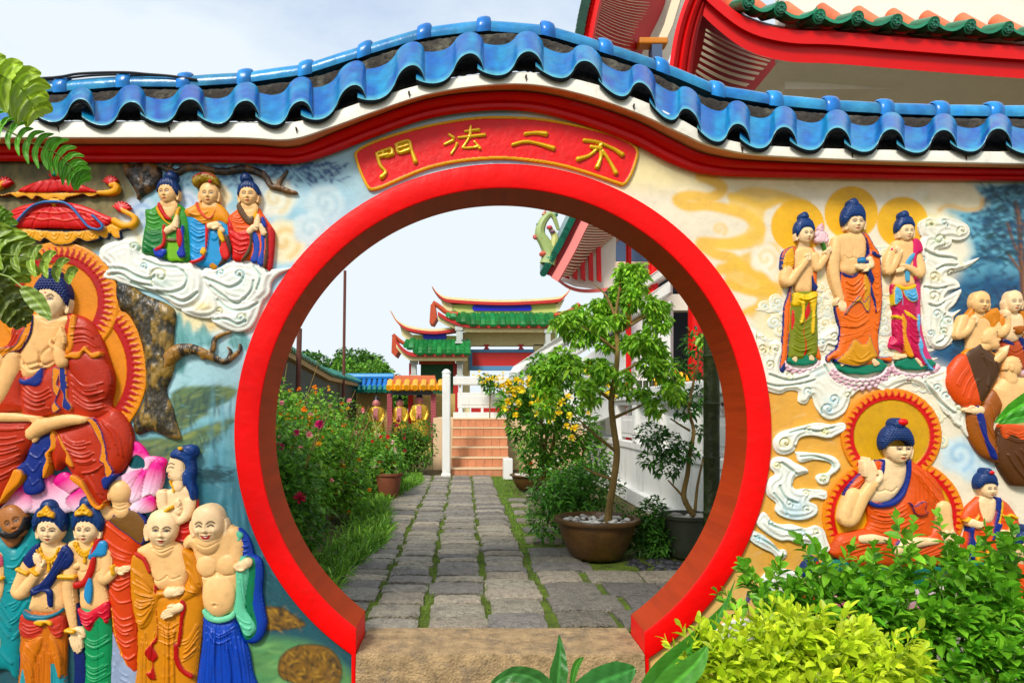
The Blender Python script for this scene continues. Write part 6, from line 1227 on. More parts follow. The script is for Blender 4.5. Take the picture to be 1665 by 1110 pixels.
# --- pavers
def shx(X,d): return X-.0125*(d-3.6)
pav=MB(); colsX=[-1.05,-.57,-.26,.085,.43]
def paver(x0,x1,y0,y1,c):
    pts=[];n=7
    def jit(): return random.uniform(-.008,.008)
    x0+=jit()*2.6+.017;x1+=jit()*2.6-.017;y0+=jit()*.7+.009;y1+=jit()*.7-.009
    if y1-y0<.05: return
    V=[];m=8;k=4
    ty=random.uniform(-.007,.007); tx=random.uniform(-.005,.005); zb=random.uniform(-.004,.004)
    for i in range(m+1):
        for j in range(k+1):
            u=i/m;v=j/k; e=min(u,1-u)*(x1-x0); f=min(v,1-v)*(y1-y0); ed=-.009*max(0,1-e/.02)-.009*max(0,1-f/.02)
            x=x0+(x1-x0)*u+(random.uniform(-.006,.006) if e==0 else 0); y=y0+(y1-y0)*v+(random.uniform(-.006,.006) if f==0 else 0)
            V.append((shx(x,y),y,zb+ed+tx*(u-.5)+ty*(v-.5)+random.uniform(-.0025,.0025)))
    b=len(pav.v); pav.v+=V; pav.c+=[c]*len(V)
    for i in range(m):
        for j in range(k): pav.f.append((b+i*(k+1)+j,b+(i+1)*(k+1)+j,b+(i+1)*(k+1)+j+1,b+i*(k+1)+j+1))
    rim=[b+i*(k+1) for i in range(m+1)]+[b+m*(k+1)+j for j in range(1,k+1)]+[b+i*(k+1)+k for i in range(m-1,-1,-1)]+[b+j for j in range(k-1,0,-1)]
    o=len(pav.v); 
    for r in rim: v=pav.v[r]; pav.v.append((v[0],v[1],-.06)); pav.c.append(c)
    L_=len(rim)
    for i in range(L_): pav.f.append((rim[(i+1)%L_],rim[i],o+i,o+(i+1)%L_))
def stonec(): b=random.uniform(.75,1.2); return tuple(np.array(lin(random.choice([(152,144,128),(140,133,120),(162,150,130),(128,122,114),(146,138,120)])))*b*1.15)
for ci in range(4):
    y=3.58+random.uniform(-.05,.0)
    while y<12.0:
        h=random.uniform(.13,.22); 
        if y<4.4: h=random.uniform(.2,.3)
        paver(colsX[ci]+(.06*math.sin(y) if ci==0 else 0),colsX[ci+1],y,min(y+h,12.05),stonec()); y+=h
y=3.6
while y<5.6:     # wider apron of stones on the right near the gate
    h=random.uniform(.25,.36); x=.45
    while x<1.7:
        w_=random.uniform(.32,.5)
        if not (y>4.7 and x>.5): paver(x,x+w_,y,y+h,tuple(np.array(stonec())*.75))
        x+=w_
    y+=h
for y in np.arange(5.9,9,.55): paver(.5,.5+random.uniform(.25,.4),y,y+.3,tuple(np.array(stonec())*.8))
struct(pav.build('stone_path',mat('granite_paver',attr=True,rough=.6,spec=.45,bump=1,bscale=75,var=.42,vscale=26,dirt=.8,dscale=7,dcol=(.035,.036,.034),bdist=.03),None,smooth=True,auto=30))
mb_=MB(); mb_.add([(-1.25,3.57,-.026),(1.9,3.57,-.026),(1.9,5.4,-.026),(.62,6.6,-.03),(.55,12,-.026),(-1.15,12,-.026)],[(0,1,2,3,4,5)])
mo_=struct(mb_.build('moss_bed',mat('moss_surface',alb((96,116,34)),rough=.95,bump=1,bscale=90,var=.6,vscale=9,dirt=.75,dscale=6,dcol=(.06,.045,.025),bdist=.02),None))
# --- leaf mesh generator
def leafmesh(P,D,Lg,Wd,c0,c1,fold=.25,droop=.3,seg=2,shape='leaf',up=.5,cvar=.25):
    """one small folded, drooping leaf per row of P; D = directions"""
    n=len(P); P=np.asarray(P,float); D=np.asarray(D,float); D/= (np.linalg.norm(D,axis=1,keepdims=True)+1e-9)
    Lg=np.asarray(Lg)*np.ones(n); Wd=np.asarray(Wd)*np.ones(n)
    Z=np.array([0,0,1.])+rng.normal(0,.45,(n,3)); Sd=np.cross(D,Z); Sd/=np.linalg.norm(Sd,axis=1,keepdims=True)+1e-9; Nn=np.cross(Sd,D)
    ts=[0,.35,.72,1.0]; ws=[.12,1.0,.72,0.0] if shape=='leaf' else ([.5,1,.9,0] if shape=='blade' else [.3,.9,1,.35])
    V=np.zeros((n,4,3,3)); dr=droop*(.5+rng.random(n))
    for i,(t,w_) in enumerate(zip(ts,ws)):
        c=P+D*(Lg*t)[:,None]-np.array([0,0,1.])*(dr*Lg*t*t)[:,None]
        for j,s_ in enumerate((-1,0,1)): V[:,i,j]=c+Sd*(s_*w_*Wd*.5)[:,None]+Nn*(abs(s_)*w_*Wd*fold)[:,None]
    idx=np.arange(n*12).reshape(n,4,3); Fq=[]
    for i in range(3):
        for j in range(2): Fq.append(np.stack([idx[:,i,j],idx[:,i,j+1],idx[:,i+1,j+1],idx[:,i+1,j]],-1))
    Fq=np.concatenate(Fq)
    k=rng.random(n)[:,None]; c=np.array(c0)*(1-k)+np.array(c1)*k; c=c*(1+rng.normal(0,cvar,(n,1))); c=np.clip(np.repeat(c,12,0),.002,1)
    return V.reshape(-1,3),Fq,c
def joinm(*ms):
    V=[];Fq=[];C=[];b=0
    for v,f,c in ms: V.append(v);Fq.append(f+b);C.append(c);b+=len(v)
    return np.concatenate(V),np.concatenate(Fq),np.concatenate(C)
leafm=lambda: mat('leaf_surface',attr=True,rough=.42,spec=.35,trans=.32)
petm=lambda: mat('petal_surface',attr=True,rough=.6,spec=.2,trans=.25)
barkm=lambda: mat('brown_bark',alb((140,116,70)),rough=.9,bump=1,bscale=40,var=.35,vscale=12,stretch=(2,2,.5),bdist=.01)
def rdir(n,up=.2,out=None):
    d=rng.normal(0,1,(n,3)); d[:,2]=d[:,2]*.6+up
    if out is not None: d+=out
    return d/np.linalg.norm(d,axis=1,keepdims=True)
def clump_pts(c,r,n,hollow=.5):
    d=rng.normal(0,1,(n,3)); d/=np.linalg.norm(d,axis=1,keepdims=True); q=(hollow+(1-hollow)*rng.random(n))**.7
    return np.array(c)+d*np.array(r)*q[:,None], d
def foliage(name,clumps,nper,Lf,Wf,c0,c1,parent,off,up=.25,droop=.35,cvar=.28,outk=1.0,shape='leaf'):
    ms=[]
    for (c,r,k) in clumps:
        n=int(nper*k); P,d=clump_pts(c,r,n); ms.append(leafmesh(P,rdir(n,up,d*outk),Lf*rng.uniform(.6,1.25,n),Wf*rng.uniform(.7,1.2,n),c0,c1,droop=droop,cvar=cvar,shape=shape))
    V,Fq,C=joinm(*ms); return mesh_np(name,V,Fq,leafm(),parent,C,False,off=off)
def flowers(P,r,c,n=7,cc=None):
    """a little rosette of petals per point"""
    ms=[]
    for p in P:
        rr=r*random.uniform(.7,1.2); D=[]
        f=Vector((random.uniform(-.5,.5),-1,random.uniform(.1,.9))).normalized(); a=f.orthogonal().normalized(); b=f.cross(a)
        for i in range(n): t=2*math.pi*i/n; D.append(tuple(a*math.cos(t)+b*math.sin(t)+f*random.uniform(.2,.9)))
        cz=c[random.randrange(len(c))]; ms.append(leafmesh(np.repeat([p],n,0),D,rr,rr*.7,cz,cz,droop=.1,shape='petal',cvar=.12))
    return joinm(*ms)
def put_flowers(P,r,c,n,parent,name='flower'):
    for p in P:
        V,Fq,C=flowers([p],r,c,n); mesh_np(name,V,Fq,petm(),parent,C,False,off=ROOT[1])
G1,G2=(.05,.18,.015),(.17,.38,.04)   # mid greens
# --- grass verges and moss (stuff)
def grass(name,label,fn,n,h,c0,c1):
    P=[];
    while len(P)<n:
        p=fn()
        if p is not None: P.append(p)
    P=np.array(P); D=rng.normal(0,.45,(n,3)); D[:,2]=1
    V,Fq,C=leafmesh(P,D,h*rng.uniform(.4,1.3,n),h*.07,c0,c1,droop=.5,shape='blade',cvar=.25)
    o=mesh_np(name,V,Fq,leafm(),None,C,False); o['label']=label; o['category']='grass'; o['kind']='stuff'; return o
def gl():
    y=rng.uniform(3.75,12); w_=abs(rng.normal(0,.17)); return (shx(-.86-w_+.12*math.sin(y*1.3)*(y>5),y),y,-.05)
grass('grass_verge','long green grass leaning over the left edge of the stone path',gl,12000,.2,(.08,.24,.015),(.26,.48,.05))
def gr():
    y=rng.uniform(4.6,12); return (shx(.44+abs(rng.normal(0,.17)),y),y,-.05)
grass('grass_verge','short bright grass along the right edge of the stone path',gr,9000,.07,(.09,.24,.02),(.24,.40,.04))
def gm():
    r=rng.random()
    if r<.75:
        ci=rng.integers(1,4); y=rng.uniform(3.6,12); return (shx(colsX[ci]+rng.normal(0,.019),y),y,-.02)
    y=rng.uniform(3.6,12); return (shx(rng.uniform(-.8,.43),y),y,-.03) if False else (shx(rng.uniform(.45,1.6),y),rng.uniform(3.6,5.8),-.03)
grass('joint_moss','moss and tiny grass growing in the joints of the stone path',gm,9000,.038,(.08,.17,.015),(.24,.32,.04))
def gj():
    ci=rng.integers(0,4); i=rng.random(); y=rng.uniform(3.6,12); return (shx(rng.uniform(-.9,.45),y),y,-.045)
grass('moss_tufts','low moss between the paving rows',gj,9000,.035,(.05,.12,.012),(.16,.24,.03))
# --- flowering hedge on the left: shrubs
shrubs=[(-1.6,4.9,.66,1.05,'dark leaved rose shrub with crimson flowers nearest the gate on the left',0),(-2.0,6.1,.9,1.55,'tall lantana shrub with orange and pink flowers, left side by the ring',1),(-1.6,7.3,.68,1.15,'low lantana shrub with orange flowers, beside the left pot',2),(-2.2,8.8,.95,1.42,'bushy lantana shrub with yellow and pink flowers before the bamboo fence',1),(-1.35,9.3,.5,.8,'small shrub with pale flowers along the far end of the path, left',3),(-1.9,11.2,.8,1.02,'round green shrub with red flowers below the golden statues',3),(-1.15,12.6,.55,.95,'leafy shrub with red hibiscus flowers beside the white stair post',0)]
for (x,y,r,h,lab,kd) in shrubs:
    t=thing('flowering_shrub',lab,'shrub',(x,y,-.04),'flowering shrubs along the left of the path')
    cl=[((x+rng.uniform(-.5,.5)*r,y+rng.uniform(-.6,.6)*r,h*rng.uniform(.25,.82)),(r*.42,r*.45,h*.22),1) for _ in range(12)]+[((x,y,h*.4),(r*.9,r,h*.38),4)]
    g0,g1=((.04,.16,.012),(.15,.34,.03)) if kd==0 else ((.07,.25,.015),(.26,.50,.04))
    foliage('foliage',cl,430 if y<8 else 300,.062,.032,g0,g1,t,ROOT[1])
    sp=[(x+rng.uniform(-.8,.8)*r,y+rng.uniform(-.7,.7)*r,h*.8) for _ in range(9)]; m=MB()
    for q in sp: m.tube([(x+(q[0]-x)*.2,y+(q[1]-y)*.2,-.03),((x+q[0])/2+.02,(y+q[1])/2,h*.45),(q[0],q[1],h*rng.uniform(.85,1.12))],[.012,.008,.003],5)
    m.build('stems',barkm(),t)
    nF={0:22,1:98,2:80,3:40}[kd]; P=[]
    for _ in range(nF):
        c_,rr,_k=cl[rng.integers(0,12)]; d=np.array([rng.normal(0,.6),-abs(rng.normal(.7,.4)),rng.normal(.3,.6)]); d/=np.linalg.norm(d); P.append(np.array(c_)+d*np.array(rr)*1.05)
    pal={0:[(.45,.01,.05),(.30,.01,.06)],1:[(.8,.25,.01),(.75,.4,.02),(.75,.25,.3),(.8,.2,.02)],2:[(.8,.22,.01),(.8,.35,.02),(.7,.5,.35)],3:[(.75,.5,.45),(.6,.03,.02),(.8,.7,.5)]}[kd]
    put_flowers(P,.034 if kd else .045,pal,8,t)
t=thing('rose_shrub','rose stem with two bright pink blooms close behind the left side of the ring','shrub',(-1.9,5.3,-.04))
foliage('foliage',[((-1.75,5.2,.9+.14*i),(.22,.2,.12),1) for i in range(4)],180,.06,.034,(.05,.17,.02),(.16,.36,.04),t,ROOT[1])
put_flowers([Q(483,703,5.0),Q(456,726,5.0),Q(520,690,5.2)],.036,[(.65,.03,.2)],16,t)
m=MB(); m.tube([(-1.8,5.3,-.03),(-1.5,5.25,.5),tuple(Q(483,706,5.0))],[.012,.008,.004],6); m.build('stems',barkm(),t)
# bare stem in the middle of the shrubs
m=MB(); m.tube([Q(610,790,9.4),Q(611,735,9.4),Q(612,700,9.4),Q(604,672,9.4)],[.014,.012,.010,.004],6); m.tube([Q(612,700,9.4),Q(620,688,9.4),Q(628,672,9.4)],[.008,.006,.003],6)
tag(m.build('bare_stem',mat('pale_bark',alb((196,176,120)),rough=.8),None),'pale leafless forked stem sticking out of the left shrubs','dead plant')
# --- pots
potm=mat('brown_glazed_pot',alb((92,66,38)),rough=.42,spec=.4,bump=.8,bscale=14,var=.5,vscale=7,dirt=.5,dscale=5,dcol=(.03,.025,.015),bdist=.008)
def pot(c,r,h,prof=None,mt=None,par=None,name='pot',n=40,sq=1):
    prof=prof or [(0,0),(.52,0),(.60,.02),(.66,.10),(.80,.35),(.90,.62),(.95,.84),(.95,.88),(1.06,.90),(1.08,.95),(1.06,1.0),(.93,1.0),(.90,.93),(.86,.86),(0,.86)]
    m=MB(); m.lathe(c,[(a*r,b*h) for a,b in prof],n,sq=sq); return m.build(name,mt or potm,par,smooth=True,auto=50)
def pebbles(c,r,n,s,par,z,cols=((.6,.58,.52),(.7,.68,.62),(.35,.33,.3))):
    m=MB()
    for i in range(n):
        a=rng.uniform(0,6.28); q=r*math.sqrt(rng.random()); x,y=c[0]+q*math.cos(a),c[1]+q*math.sin(a); ss=s*rng.uniform(.6,1.3); b=len(m.v); cc=cols[rng.integers(0,len(cols))]; ph=rng.uniform(0,3)
        for k in range(5):
            el=-math.pi/2+math.pi*k/4
            for j in range(8): an=2*math.pi*j/8; X_,Y_=math.cos(an)*math.cos(el)*ss*1.3,math.sin(an)*math.cos(el)*ss; m.v.append((x+X_*math.cos(ph)-Y_*math.sin(ph),y+X_*math.sin(ph)+Y_*math.cos(ph),z+ss*.5+math.sin(el)*ss*.65)); m.c.append(cc)
        for k in range(4):
            for j in range(8): m.f.append((b+k*8+j,b+k*8+(j+1)%8,b+(k+1)*8+(j+1)%8,b+(k+1)*8+j))
    return m.build('pebbles',mat('river_pebble',attr=True,rough=.6,var=.2,vscale=30),par,smooth=True,auto=80)
# potted tree in the middle
pc=Q(980,918,5.05); PCX,PCY=pc.x,5.3
t=thing('potted_tree','slim leafy tree in a wide brown glazed bowl topped with white pebbles','potted tree',(PCX,PCY,-.0))
pot((PCX,PCY,-.01),.31,.31,par=t); pebbles((PCX,PCY),.255,90,.02,t,.265)
trunk=MB(); tp=[Q(986,868,5.3),Q(990,830,5.3),Q(998,780,5.3),Q(1003,735,5.3),Q(997,690,5.3),Q(994,650,5.28),Q(1002,600,5.25),Q(1004,560,5.25),Q(1001,520,5.25),Q(1006,480,5.25),Q(1010,445,5.25)]
tp=[(p.x,p.y,p.z) for p in tp]; tps=spl(tp,False,3); trunk.tube([tuple(p) for p in tps],list(np.interp(np.linspace(0,1,len(tps)),[0,.1,.5,.75,1],[.044,.028,.023,.017,.004])),12)
def br(a,b,c,r): trunk.tube([tuple(p) for p in spl([tuple(a),tuple(b),tuple(c)],False,4)],[r*(1-.75*i/8) for i in range(9)],8)
BR=[(Q(1003,735,5.3),Q(960,700,5.2),Q(930,670,5.1)),(Q(994,650,5.28),Q(950,620,5.2),Q(915,600,5.1)),(Q(1002,610,5.25),Q(1040,590,5.3),Q(1075,585,5.3)),(Q(1003,570,5.25),Q(970,545,5.2),Q(945,530,5.1)),(Q(1002,540,5.25),Q(1040,520,5.2),Q(1062,500,5.2)),(Q(1003,520,5.25),Q(985,480,5.3),Q(965,462,5.3)),(Q(996,680,5.28),Q(1030,665,5.3),Q(1060,650,5.3)),(Q(1001,780,5.3),Q(970,770,5.3),Q(950,760,5.3))]
for a,b,c in BR: br(a,b,c,.015)
trunk.build('trunk',barkm(),t,smooth=True,auto=60)
cl=[]
for (x,y,rx,ry,k) in [(1015,450,34,22,.8),(985,475,30,22,.9),(1045,470,28,24,.8),(960,500,34,24,.9),(1010,505,40,26,1.1),(1058,510,34,26,.9),(940,535,40,24,.9),(990,550,46,28,1.2),(1045,550,44,28,1.1),(925,585,44,30,1.1),(975,600,44,30,1.1),(1080,560,38,26,.8),(1095,600,40,30,.9),(1050,610,40,28,.9),(900,625,40,30,.8),(945,650,40,30,.8),(1085,640,30,22,.5),(1030,645,26,18,.4),(1040,440,16,16,.3),(890,600,22,18,.4)]:
    c=Q(x,y,5.2+rng.uniform(-.3,.3)); s_=5.2/F; 
    for _ in range(4): cl.append((c+Vector((rng.normal(0,rx*s_*.55),rng.normal(0,rx*s_*.5),rng.normal(0,ry*s_*.5))),(rx*s_*.42,rx*s_*.42,ry*s_*.34),k*.3))
foliage('crown',cl,400,.056,.028,(.12,.36,.015),(.38,.66,.045),t,ROOT[1],up=.05,droop=.5,cvar=.22,outk=.8)
# undergrowth around the pot
for (px,py,d,r,h,lab,g0,g1) in [(905,860,5.9,.30,.62,'leafy green undergrowth behind the brown pot, left side',(.03,.14,.012),(.12,.34,.03)),(945,835,6.2,.34,.7,'feathery undergrowth with tiny white flowers behind the brown pot',(.05,.17,.02),(.18,.38,.05)),(1050,880,5.4,.24,.42,'small leafy plant between the brown pot and the dark pot',(.03,.12,.015),(.10,.28,.03))]:
    c=Q(px,py,d); t=thing('green_plant',lab,'plant',(c.x,d,-.04))
    foliage('foliage',[((c.x+rng.uniform(-.6,.6)*r,d+rng.uniform(-.5,.5)*r,h*rng.uniform(.15,.8)),(r*.5,r*.5,h*.28),1) for _ in range(10)],230,.06,.018,g0,g1,t,ROOT[1])
    if 'white' in lab:
        put_flowers([(c.x+rng.uniform(-.4,.1),d+rng.uniform(-.35,-.2),rng.uniform(.25,.75)) for _ in range(22)],.016,[(.8,.8,.7)],5,t)
# yellow bells bush
bx=Q(890,640,7.6)
t=thing('flowering_bush','tall bush with bright yellow flowers in front of the white balustrade','bush',(bx.x,7.6,-.04))
cl=[]
for (x,y,rx,ry,k) in [(835,655,26,24,.8),(865,630,34,28,1),(900,610,30,26,.9),(850,690,24,24,.7),(885,670,40,34,1.3),(930,640,34,34,1),(900,720,40,34,1.3),(870,745,30,26,.8),(940,700,36,40,1.1),(925,770,36,34,1),(960,740,30,40,.9),(960,620,24,26,.6),(880,590,22,14,.5)]:
    c=Q(x,y,7.4+rng.uniform(-.4,.4)); s_=7.4/F; cl.append((c,(rx*s_,rx*s_*1.2,ry*s_),k))
foliage('foliage',cl,330,.085,.034,(.05,.20,.012),(.2,.46,.03),t,ROOT[1],cvar=.25)
P=[]
for (x,y,n_,sx_,sy_) in [(832,645,16,12,16),(862,625,12,16,10),(905,660,9,16,14),(960,600,7,12,8),(870,668,9,14,12),(925,690,8,20,14),(985,640,6,10,20)]:
    for _ in range(n_): P.append(Q(rng.normal(x,sx_),rng.normal(y,sy_),6.85))
put_flowers(P,.045,[(.85,.62,.02),(.9,.75,.04)],7,t)
m=MB()
for (a,b,c_) in [((880,780),(890,700),(850,650)),((890,780),(905,690),(930,630)),((885,780),(880,700),(885,610)),((940,790),(950,730),(900,650))]: m.tube([Q(*a,7.6),Q(*b,7.5),Q(*c_,7.4)],[.025,.018,.007],7)
m.build('stems',barkm(),t)
m=None
# flowering tops beyond the stair rail
for (x,y,r_,lab) in ((795,612,14,'yellow flowered bush top showing behind the white railing, left clump'),(895,586,16,'yellow flowered sprigs above the diagonal stair rail')):
    d=13.4; c=Q(x,y,d); t=thing('flowering_bush',lab,'bush',(c.x,d,.3)); foliage('foliage',[((c.x+rng.uniform(-.2,.2),d,c.z-.04-.07*i),(.14,.14,.09),1) for i in range(4)],60,.09,.05,G1,G2,t,ROOT[1]); 
    put_flowers([(c.x+rng.normal(0,.13),d-.15,c.z+rng.normal(-.03,.06)) for _ in range(26)],.04,[(.9,.7,.03)],6,t)
    m=MB(); m.tube([(c.x,d,.3),(c.x+.03,d,c.z)],[.02,.01],6); m.build('stems',barkm(),t)
# small potted plants
c=Q(861,793,10.0); t=thing('potted_plant','small potted bonsai with a red flower beside the stairs','potted plant',(c.x,10.0,0)); pot((c.x,10.0,-.02),.27,.22,par=t); pebbles((c.x,10.0),.22,40,.02,t,.18)
m=MB(); 
for a in ((-.06,.5),(.05,.55),(.0,.42)): m.tube([(c.x,10,.17),(c.x+a[0]*.6,10,.35),(c.x+a[0],10,a[1])],[.015,.012,.007],6)
m.build('trunk',mat('pale_bark2',alb((190,160,110)),rough=.8),t); foliage('foliage',[((c.x+rng.uniform(-.15,.15),10,.6+rng.uniform(-.05,.15)),(.14,.14,.1),1) for _ in range(4)],60,.07,.03,G1,G2,t,ROOT[1])
put_flowers([tuple(Q(861,752,9.8))],.06,[(.7,.01,.01)],12,t)
c=Q(872,832,8.0); t=thing('potted_plant','small pale stone pot with a succulent at the right path edge','potted plant',(c.x,7.75,0)); pot((c.x,7.75,-.02),.13,.2,par=t,mt=mat('grey_stone_pot',alb((150,140,120)),rough=.8,var=.2,dirt=.4)); foliage('foliage',[((c.x,7.75,.22),(.1,.1,.06),1)],50,.12,.03,(.1,.2,.08),(.3,.4,.2),t,ROOT[1],shape='blade')
c=Q(632,812,8.9); t=thing('potted_plant','reddish brown pot half hidden in the left shrubs','potted plant',(c.x,8.9,0)); pot((c.x,8.9,-.02),.17,.34,par=t,mt=mat('terracotta',alb((120,66,44)),rough=.7,var=.2,dirt=.3)); foliage('foliage',[((c.x,8.9,.45),(.2,.2,.16),1)],160,.09,.03,G1,G2,t,ROOT[1])
c=Q(1122,908,5.27); t=thing('potted_tree','small twisted tree with dark leaves in a dark green round pot by the white wall','potted tree',(1.68,5.35,0))
pot((1.68,5.35,-.01),.2,.33,[(0,0),(.7,0),(.76,.04),(.84,.3),(.93,.7),(.97,.9),(1.07,.92),(1.08,.99),(1.0,1),(.9,.95),(.86,.9),(0,.9)],mat('dark_green_pot',alb((58,62,50)),rough=.5,spec=.4,var=.35,dirt=.4,bump=.4,bscale=20),t); pebbles((1.68,5.35),.15,26,.026,t,.28)
m=MB(); 
for pth,r0 in (([(1128,838),(1112,808),(1118,770),(1122,735),(1128,700),(1120,665),(1128,620),(1136,580),(1130,540)],.024),([(1118,815),(1100,795),(1086,780)],.012),([(1130,830),(1134,790),(1140,760),(1144,740)],.014),([(1122,700),(1105,690),(1090,680)],.01),([(1128,620),(1110,600),(1098,590)],.01)):
    q=spl([tuple(Q(x,y,5.35)) for x,y in pth],False,4); m.tube([tuple(p) for p in q],list(np.linspace(r0,.005,len(q))),8)
m.build('trunk',barkm(),t,smooth=True,auto=60); cl=[]
for (x,y,rx,ry,k) in [(1135,645,28,18,1),(1115,665,20,14,.6),(1060,705,26,20,.8),(1085,720,30,20,1),(1110,735,24,16,.7),(1060,745,20,14,.5),(1085,760,24,14,.6),(1128,560,20,24,.6),(1140,590,12,26,.4),(1100,600,22,18,.6),(1140,700,12,10,.3),(1120,855,14,8,.2)]:
    c=Q(x,y,5.35+rng.uniform(-.15,.15)); s_=5.35/F; cl.append((c,(rx*s_,rx*s_,ry*s_),k))
foliage('crown',cl,190,.052,.024,(.02,.10,.012),(.09,.26,.03),t,ROOT[1],droop=.5)
m=MB(); bp=Q(1157,800,4.75).x; hs=[-.05,.05,.42,.80,1.17,1.50,1.85,2.2,2.6]
for i in range(len(hs)-1): m.lathe((bp,4.75,0),[(.054,hs[i]+.008),(.0535,(hs[i]+hs[i+1])/2),(.055,hs[i+1]-.012),(.060,hs[i+1]-.004),(.060,hs[i+1]+.002),(.054,hs[i+1]+.008)],24)
bo=m.build('bamboo_post',mat('dark_green_bamboo_paint',alb((46,56,28)),rough=.35,spec=.4,bump=1.0,bscale=22,var=.5,vscale=20,dirt=.25,dscale=10,dcol=(.2,.22,.1),bdist=.01),None,smooth=True,auto=40); tag(bo,'thick dark green concrete bamboo post close behind the right side of the ring','post')
m=MB(); m.box((1.52,4.35,-.05),(1.78,4.6,.10)); tag(m.build('red_block',mat('red_brick_block',alb((170,50,36)),rough=.8,var=.2,dirt=.3),None,bevel=.01),'small red block on the ground at the foot of the ring','block')
# black stones
m=MB()
st_=thing('black_stones','pile of glossy black stones on the ground between the pots','stone pile',(1.35,5.1,-.05))
pebbles((1.36,5.1),.22,60,.035,st_,-.05,cols=((.02,.02,.024),(.04,.04,.05),(.012,.012,.015)))
# --- terrace wall and balustrade on the right
white=mat('white_paint',alb((238,238,234)),rough=.6,var=.08,vscale=3,bump=.3,bscale=30,dirt=.5,dscale=3.2,dcol=(.30,.29,.25),stretch=(1.6,1.6,.5))
t=thing('terrace_wall','white terrace wall with panelled balustrade running along the right of the path','wall',(2.1,7.5,-.05))
m=MB(); m.box((2.1,3.6,-.05),(2.4,12.5,.62)); m.box((2.0,3.6,-.05),(2.098,12.5,.13)); m.build('base_wall',white,t,bevel=.01)
m=MB(); m.box((2.04,3.6,1.26),(2.34,12.5,1.40)); m.box((2.08,3.6,.622),(2.3,12.5,.72)); m.box((2.09,3.6,1.2),(2.29,12.5,1.258)); m.build('rail',white,t,bevel=.015)
for i,y in enumerate(np.arange(4.2,12.5,1.15)):
    m=MB(); m.box((2.07,y-.09,.722),(2.31,y+.09,1.198)); m.box((2.062,y-.06,.78),(2.069,y+.06,1.14)); m.build('post',white,t,bevel=.008)
    m=MB(); m.box((2.13,y+.13,.76),(2.25,y+1.02,1.06)); m.box((2.122,y+.2,.82),(2.129,y+.95,1.0)); m.build('panel',white,t,bevel=.008)
    m=MB()
    for k in range(2): m.lathe((2.19,y+.36+.42*k,1.062),[(.03,0),(.045,.02),(.03,.05),(.045,.08),(.03,.12),(.045,.137)],12)
    m.build('baluster',white,t,smooth=True)
# --- stairs with tiled risers
SD=12.0; sxl,sxr=Q(733,0,SD).x,Q(829,0,SD).x
t=thing('staircase','short staircase with terracotta tiled risers at the end of the path','stairs',(0,SD,-.05))
tile_m=mat('terracotta_tile',alb((204,142,110)),rough=.5,spec=.3,var=.16,vscale=6,dirt=.25,dscale=5,dcol=(.25,.12,.08)); grout=mat('pale_nosing',alb((226,196,160)),rough=.7)
for k in range(6):
    rs=(.172); z0=-.05+rs*k; y0=SD+.27*k; m=MB()
    nt=7; w_=(sxr-sxl)/nt
    for i in range(nt): m.box((sxl+w_*i+.003,y0,z0+.004),(sxl+w_*(i+1)-.003,y0+.02,z0+rs-.026))
    m.build('riser_tiles',tile_m,t)
    m=MB(); m.box((sxl,y0-.012,z0+rs-.024),(sxr,y0+.30,z0+rs)); m.box((sxl,y0+.021,z0),(sxr,y0+.27,z0+rs-.025)); m.build('tread',grout,t)
m=MB(); m.box((sxl-.4,SD+1.6,-.05),(sxr+4,SD+4,.98)); m.build('landing',grout,t)
t=thing('stair_post','tall white carved newel post with rounded top left of the stairs','post',(sxl-.07,SD-.1,-.05))
m=MB(); m.box((sxl-.145,SD-.15,-.05),(sxl-.005,SD+.02,1.76)); m.box((sxl-.165,SD-.17,-.05),(sxl+.005,SD+.03,.04)); m.build('shaft',white,t,bevel=.02)
m=MB(); m.lathe((sxl-.075,SD-.065,1.762),[(.075,0),(.08,.03),(.06,.06),(.03,.085),(0,.09)],16); m.build('cap',white,t,smooth=True)
t=thing('balustrade','white panelled balustrade across the top of the tiled stairs','balustrade',(sxl,13.8,.98))
RD_=13.8
def rb(m,x0,y0,x1,y1,d,th=.1): a=Q(x0,y0,d); b=Q(x1,y1,d); m.box((a.x,d-th/2,b.z),(b.x,d+th/2,a.z))
m=MB(); rb(m,737,612,832,626,RD_,.2); m.build('rail',white,t,bevel=.02); m=MB(); rb(m,737,670,832,681,RD_,.16); m.build('lower_rail',white,t,bevel=.01)
m=MB(); rb(m,744,638,832,663,RD_,.08); rb(m,750,643,826,658,RD_,.1); m.build('panel',white,t,bevel=.01); m=MB()
for x in (746,782,818): rb(m,x,626,x+4,638,RD_,.08); rb(m,x,663,x+4,670,RD_,.08)
m.build('struts',white,t)
m=MB(); rb(m,818,745,833,778,11.7,.3); tag(m.build('white_plinth',white,None,bevel=.01),'low white plinth at the right foot of the stairs','plinth')
# diagonal stair parapet climbing right
t=thing('stair_parapet','white parapet of the temple stairs slanting up to the right','balustrade',(Q(830,0,11).x,11,.2))
def slant(pts,th,name,d0=11.6,d1=9.2):
    m=MB(); n=len(pts)//2; xs_=[p[0] for p in pts]; a,b=min(xs_),max(xs_); f=[];bk=[]
    for x,y in pts: d=d0+(d1-d0)*(x-a)/(b-a); v=Q(x,y,d); f.append(v); bk.append(v+Vector((.1,.2,0))*th)
    m.add(f+bk,[tuple(range(len(f)))[::-1],tuple(range(len(f),2*len(f)))]+[(i,(i+1)%len(f),len(f)+(i+1)%len(f),len(f)+i) for i in range(len(f))]); return m.build(name,white,t,bevel=.01)
slant([(828,606),(834,596),(960,512),(1090,425),(1090,440),(960,528),(842,606)],1.2,'rail')
slant([(846,608),(868,604),(880,590),(960,540),(1090,455),(1090,475),(960,560),(890,604),(866,628),(850,624)],.8,'panel')
slant([(845,628),(900,612),(1000,548),(1090,488),(1090,640),(960,690),(850,690)],1.0,'stringer')
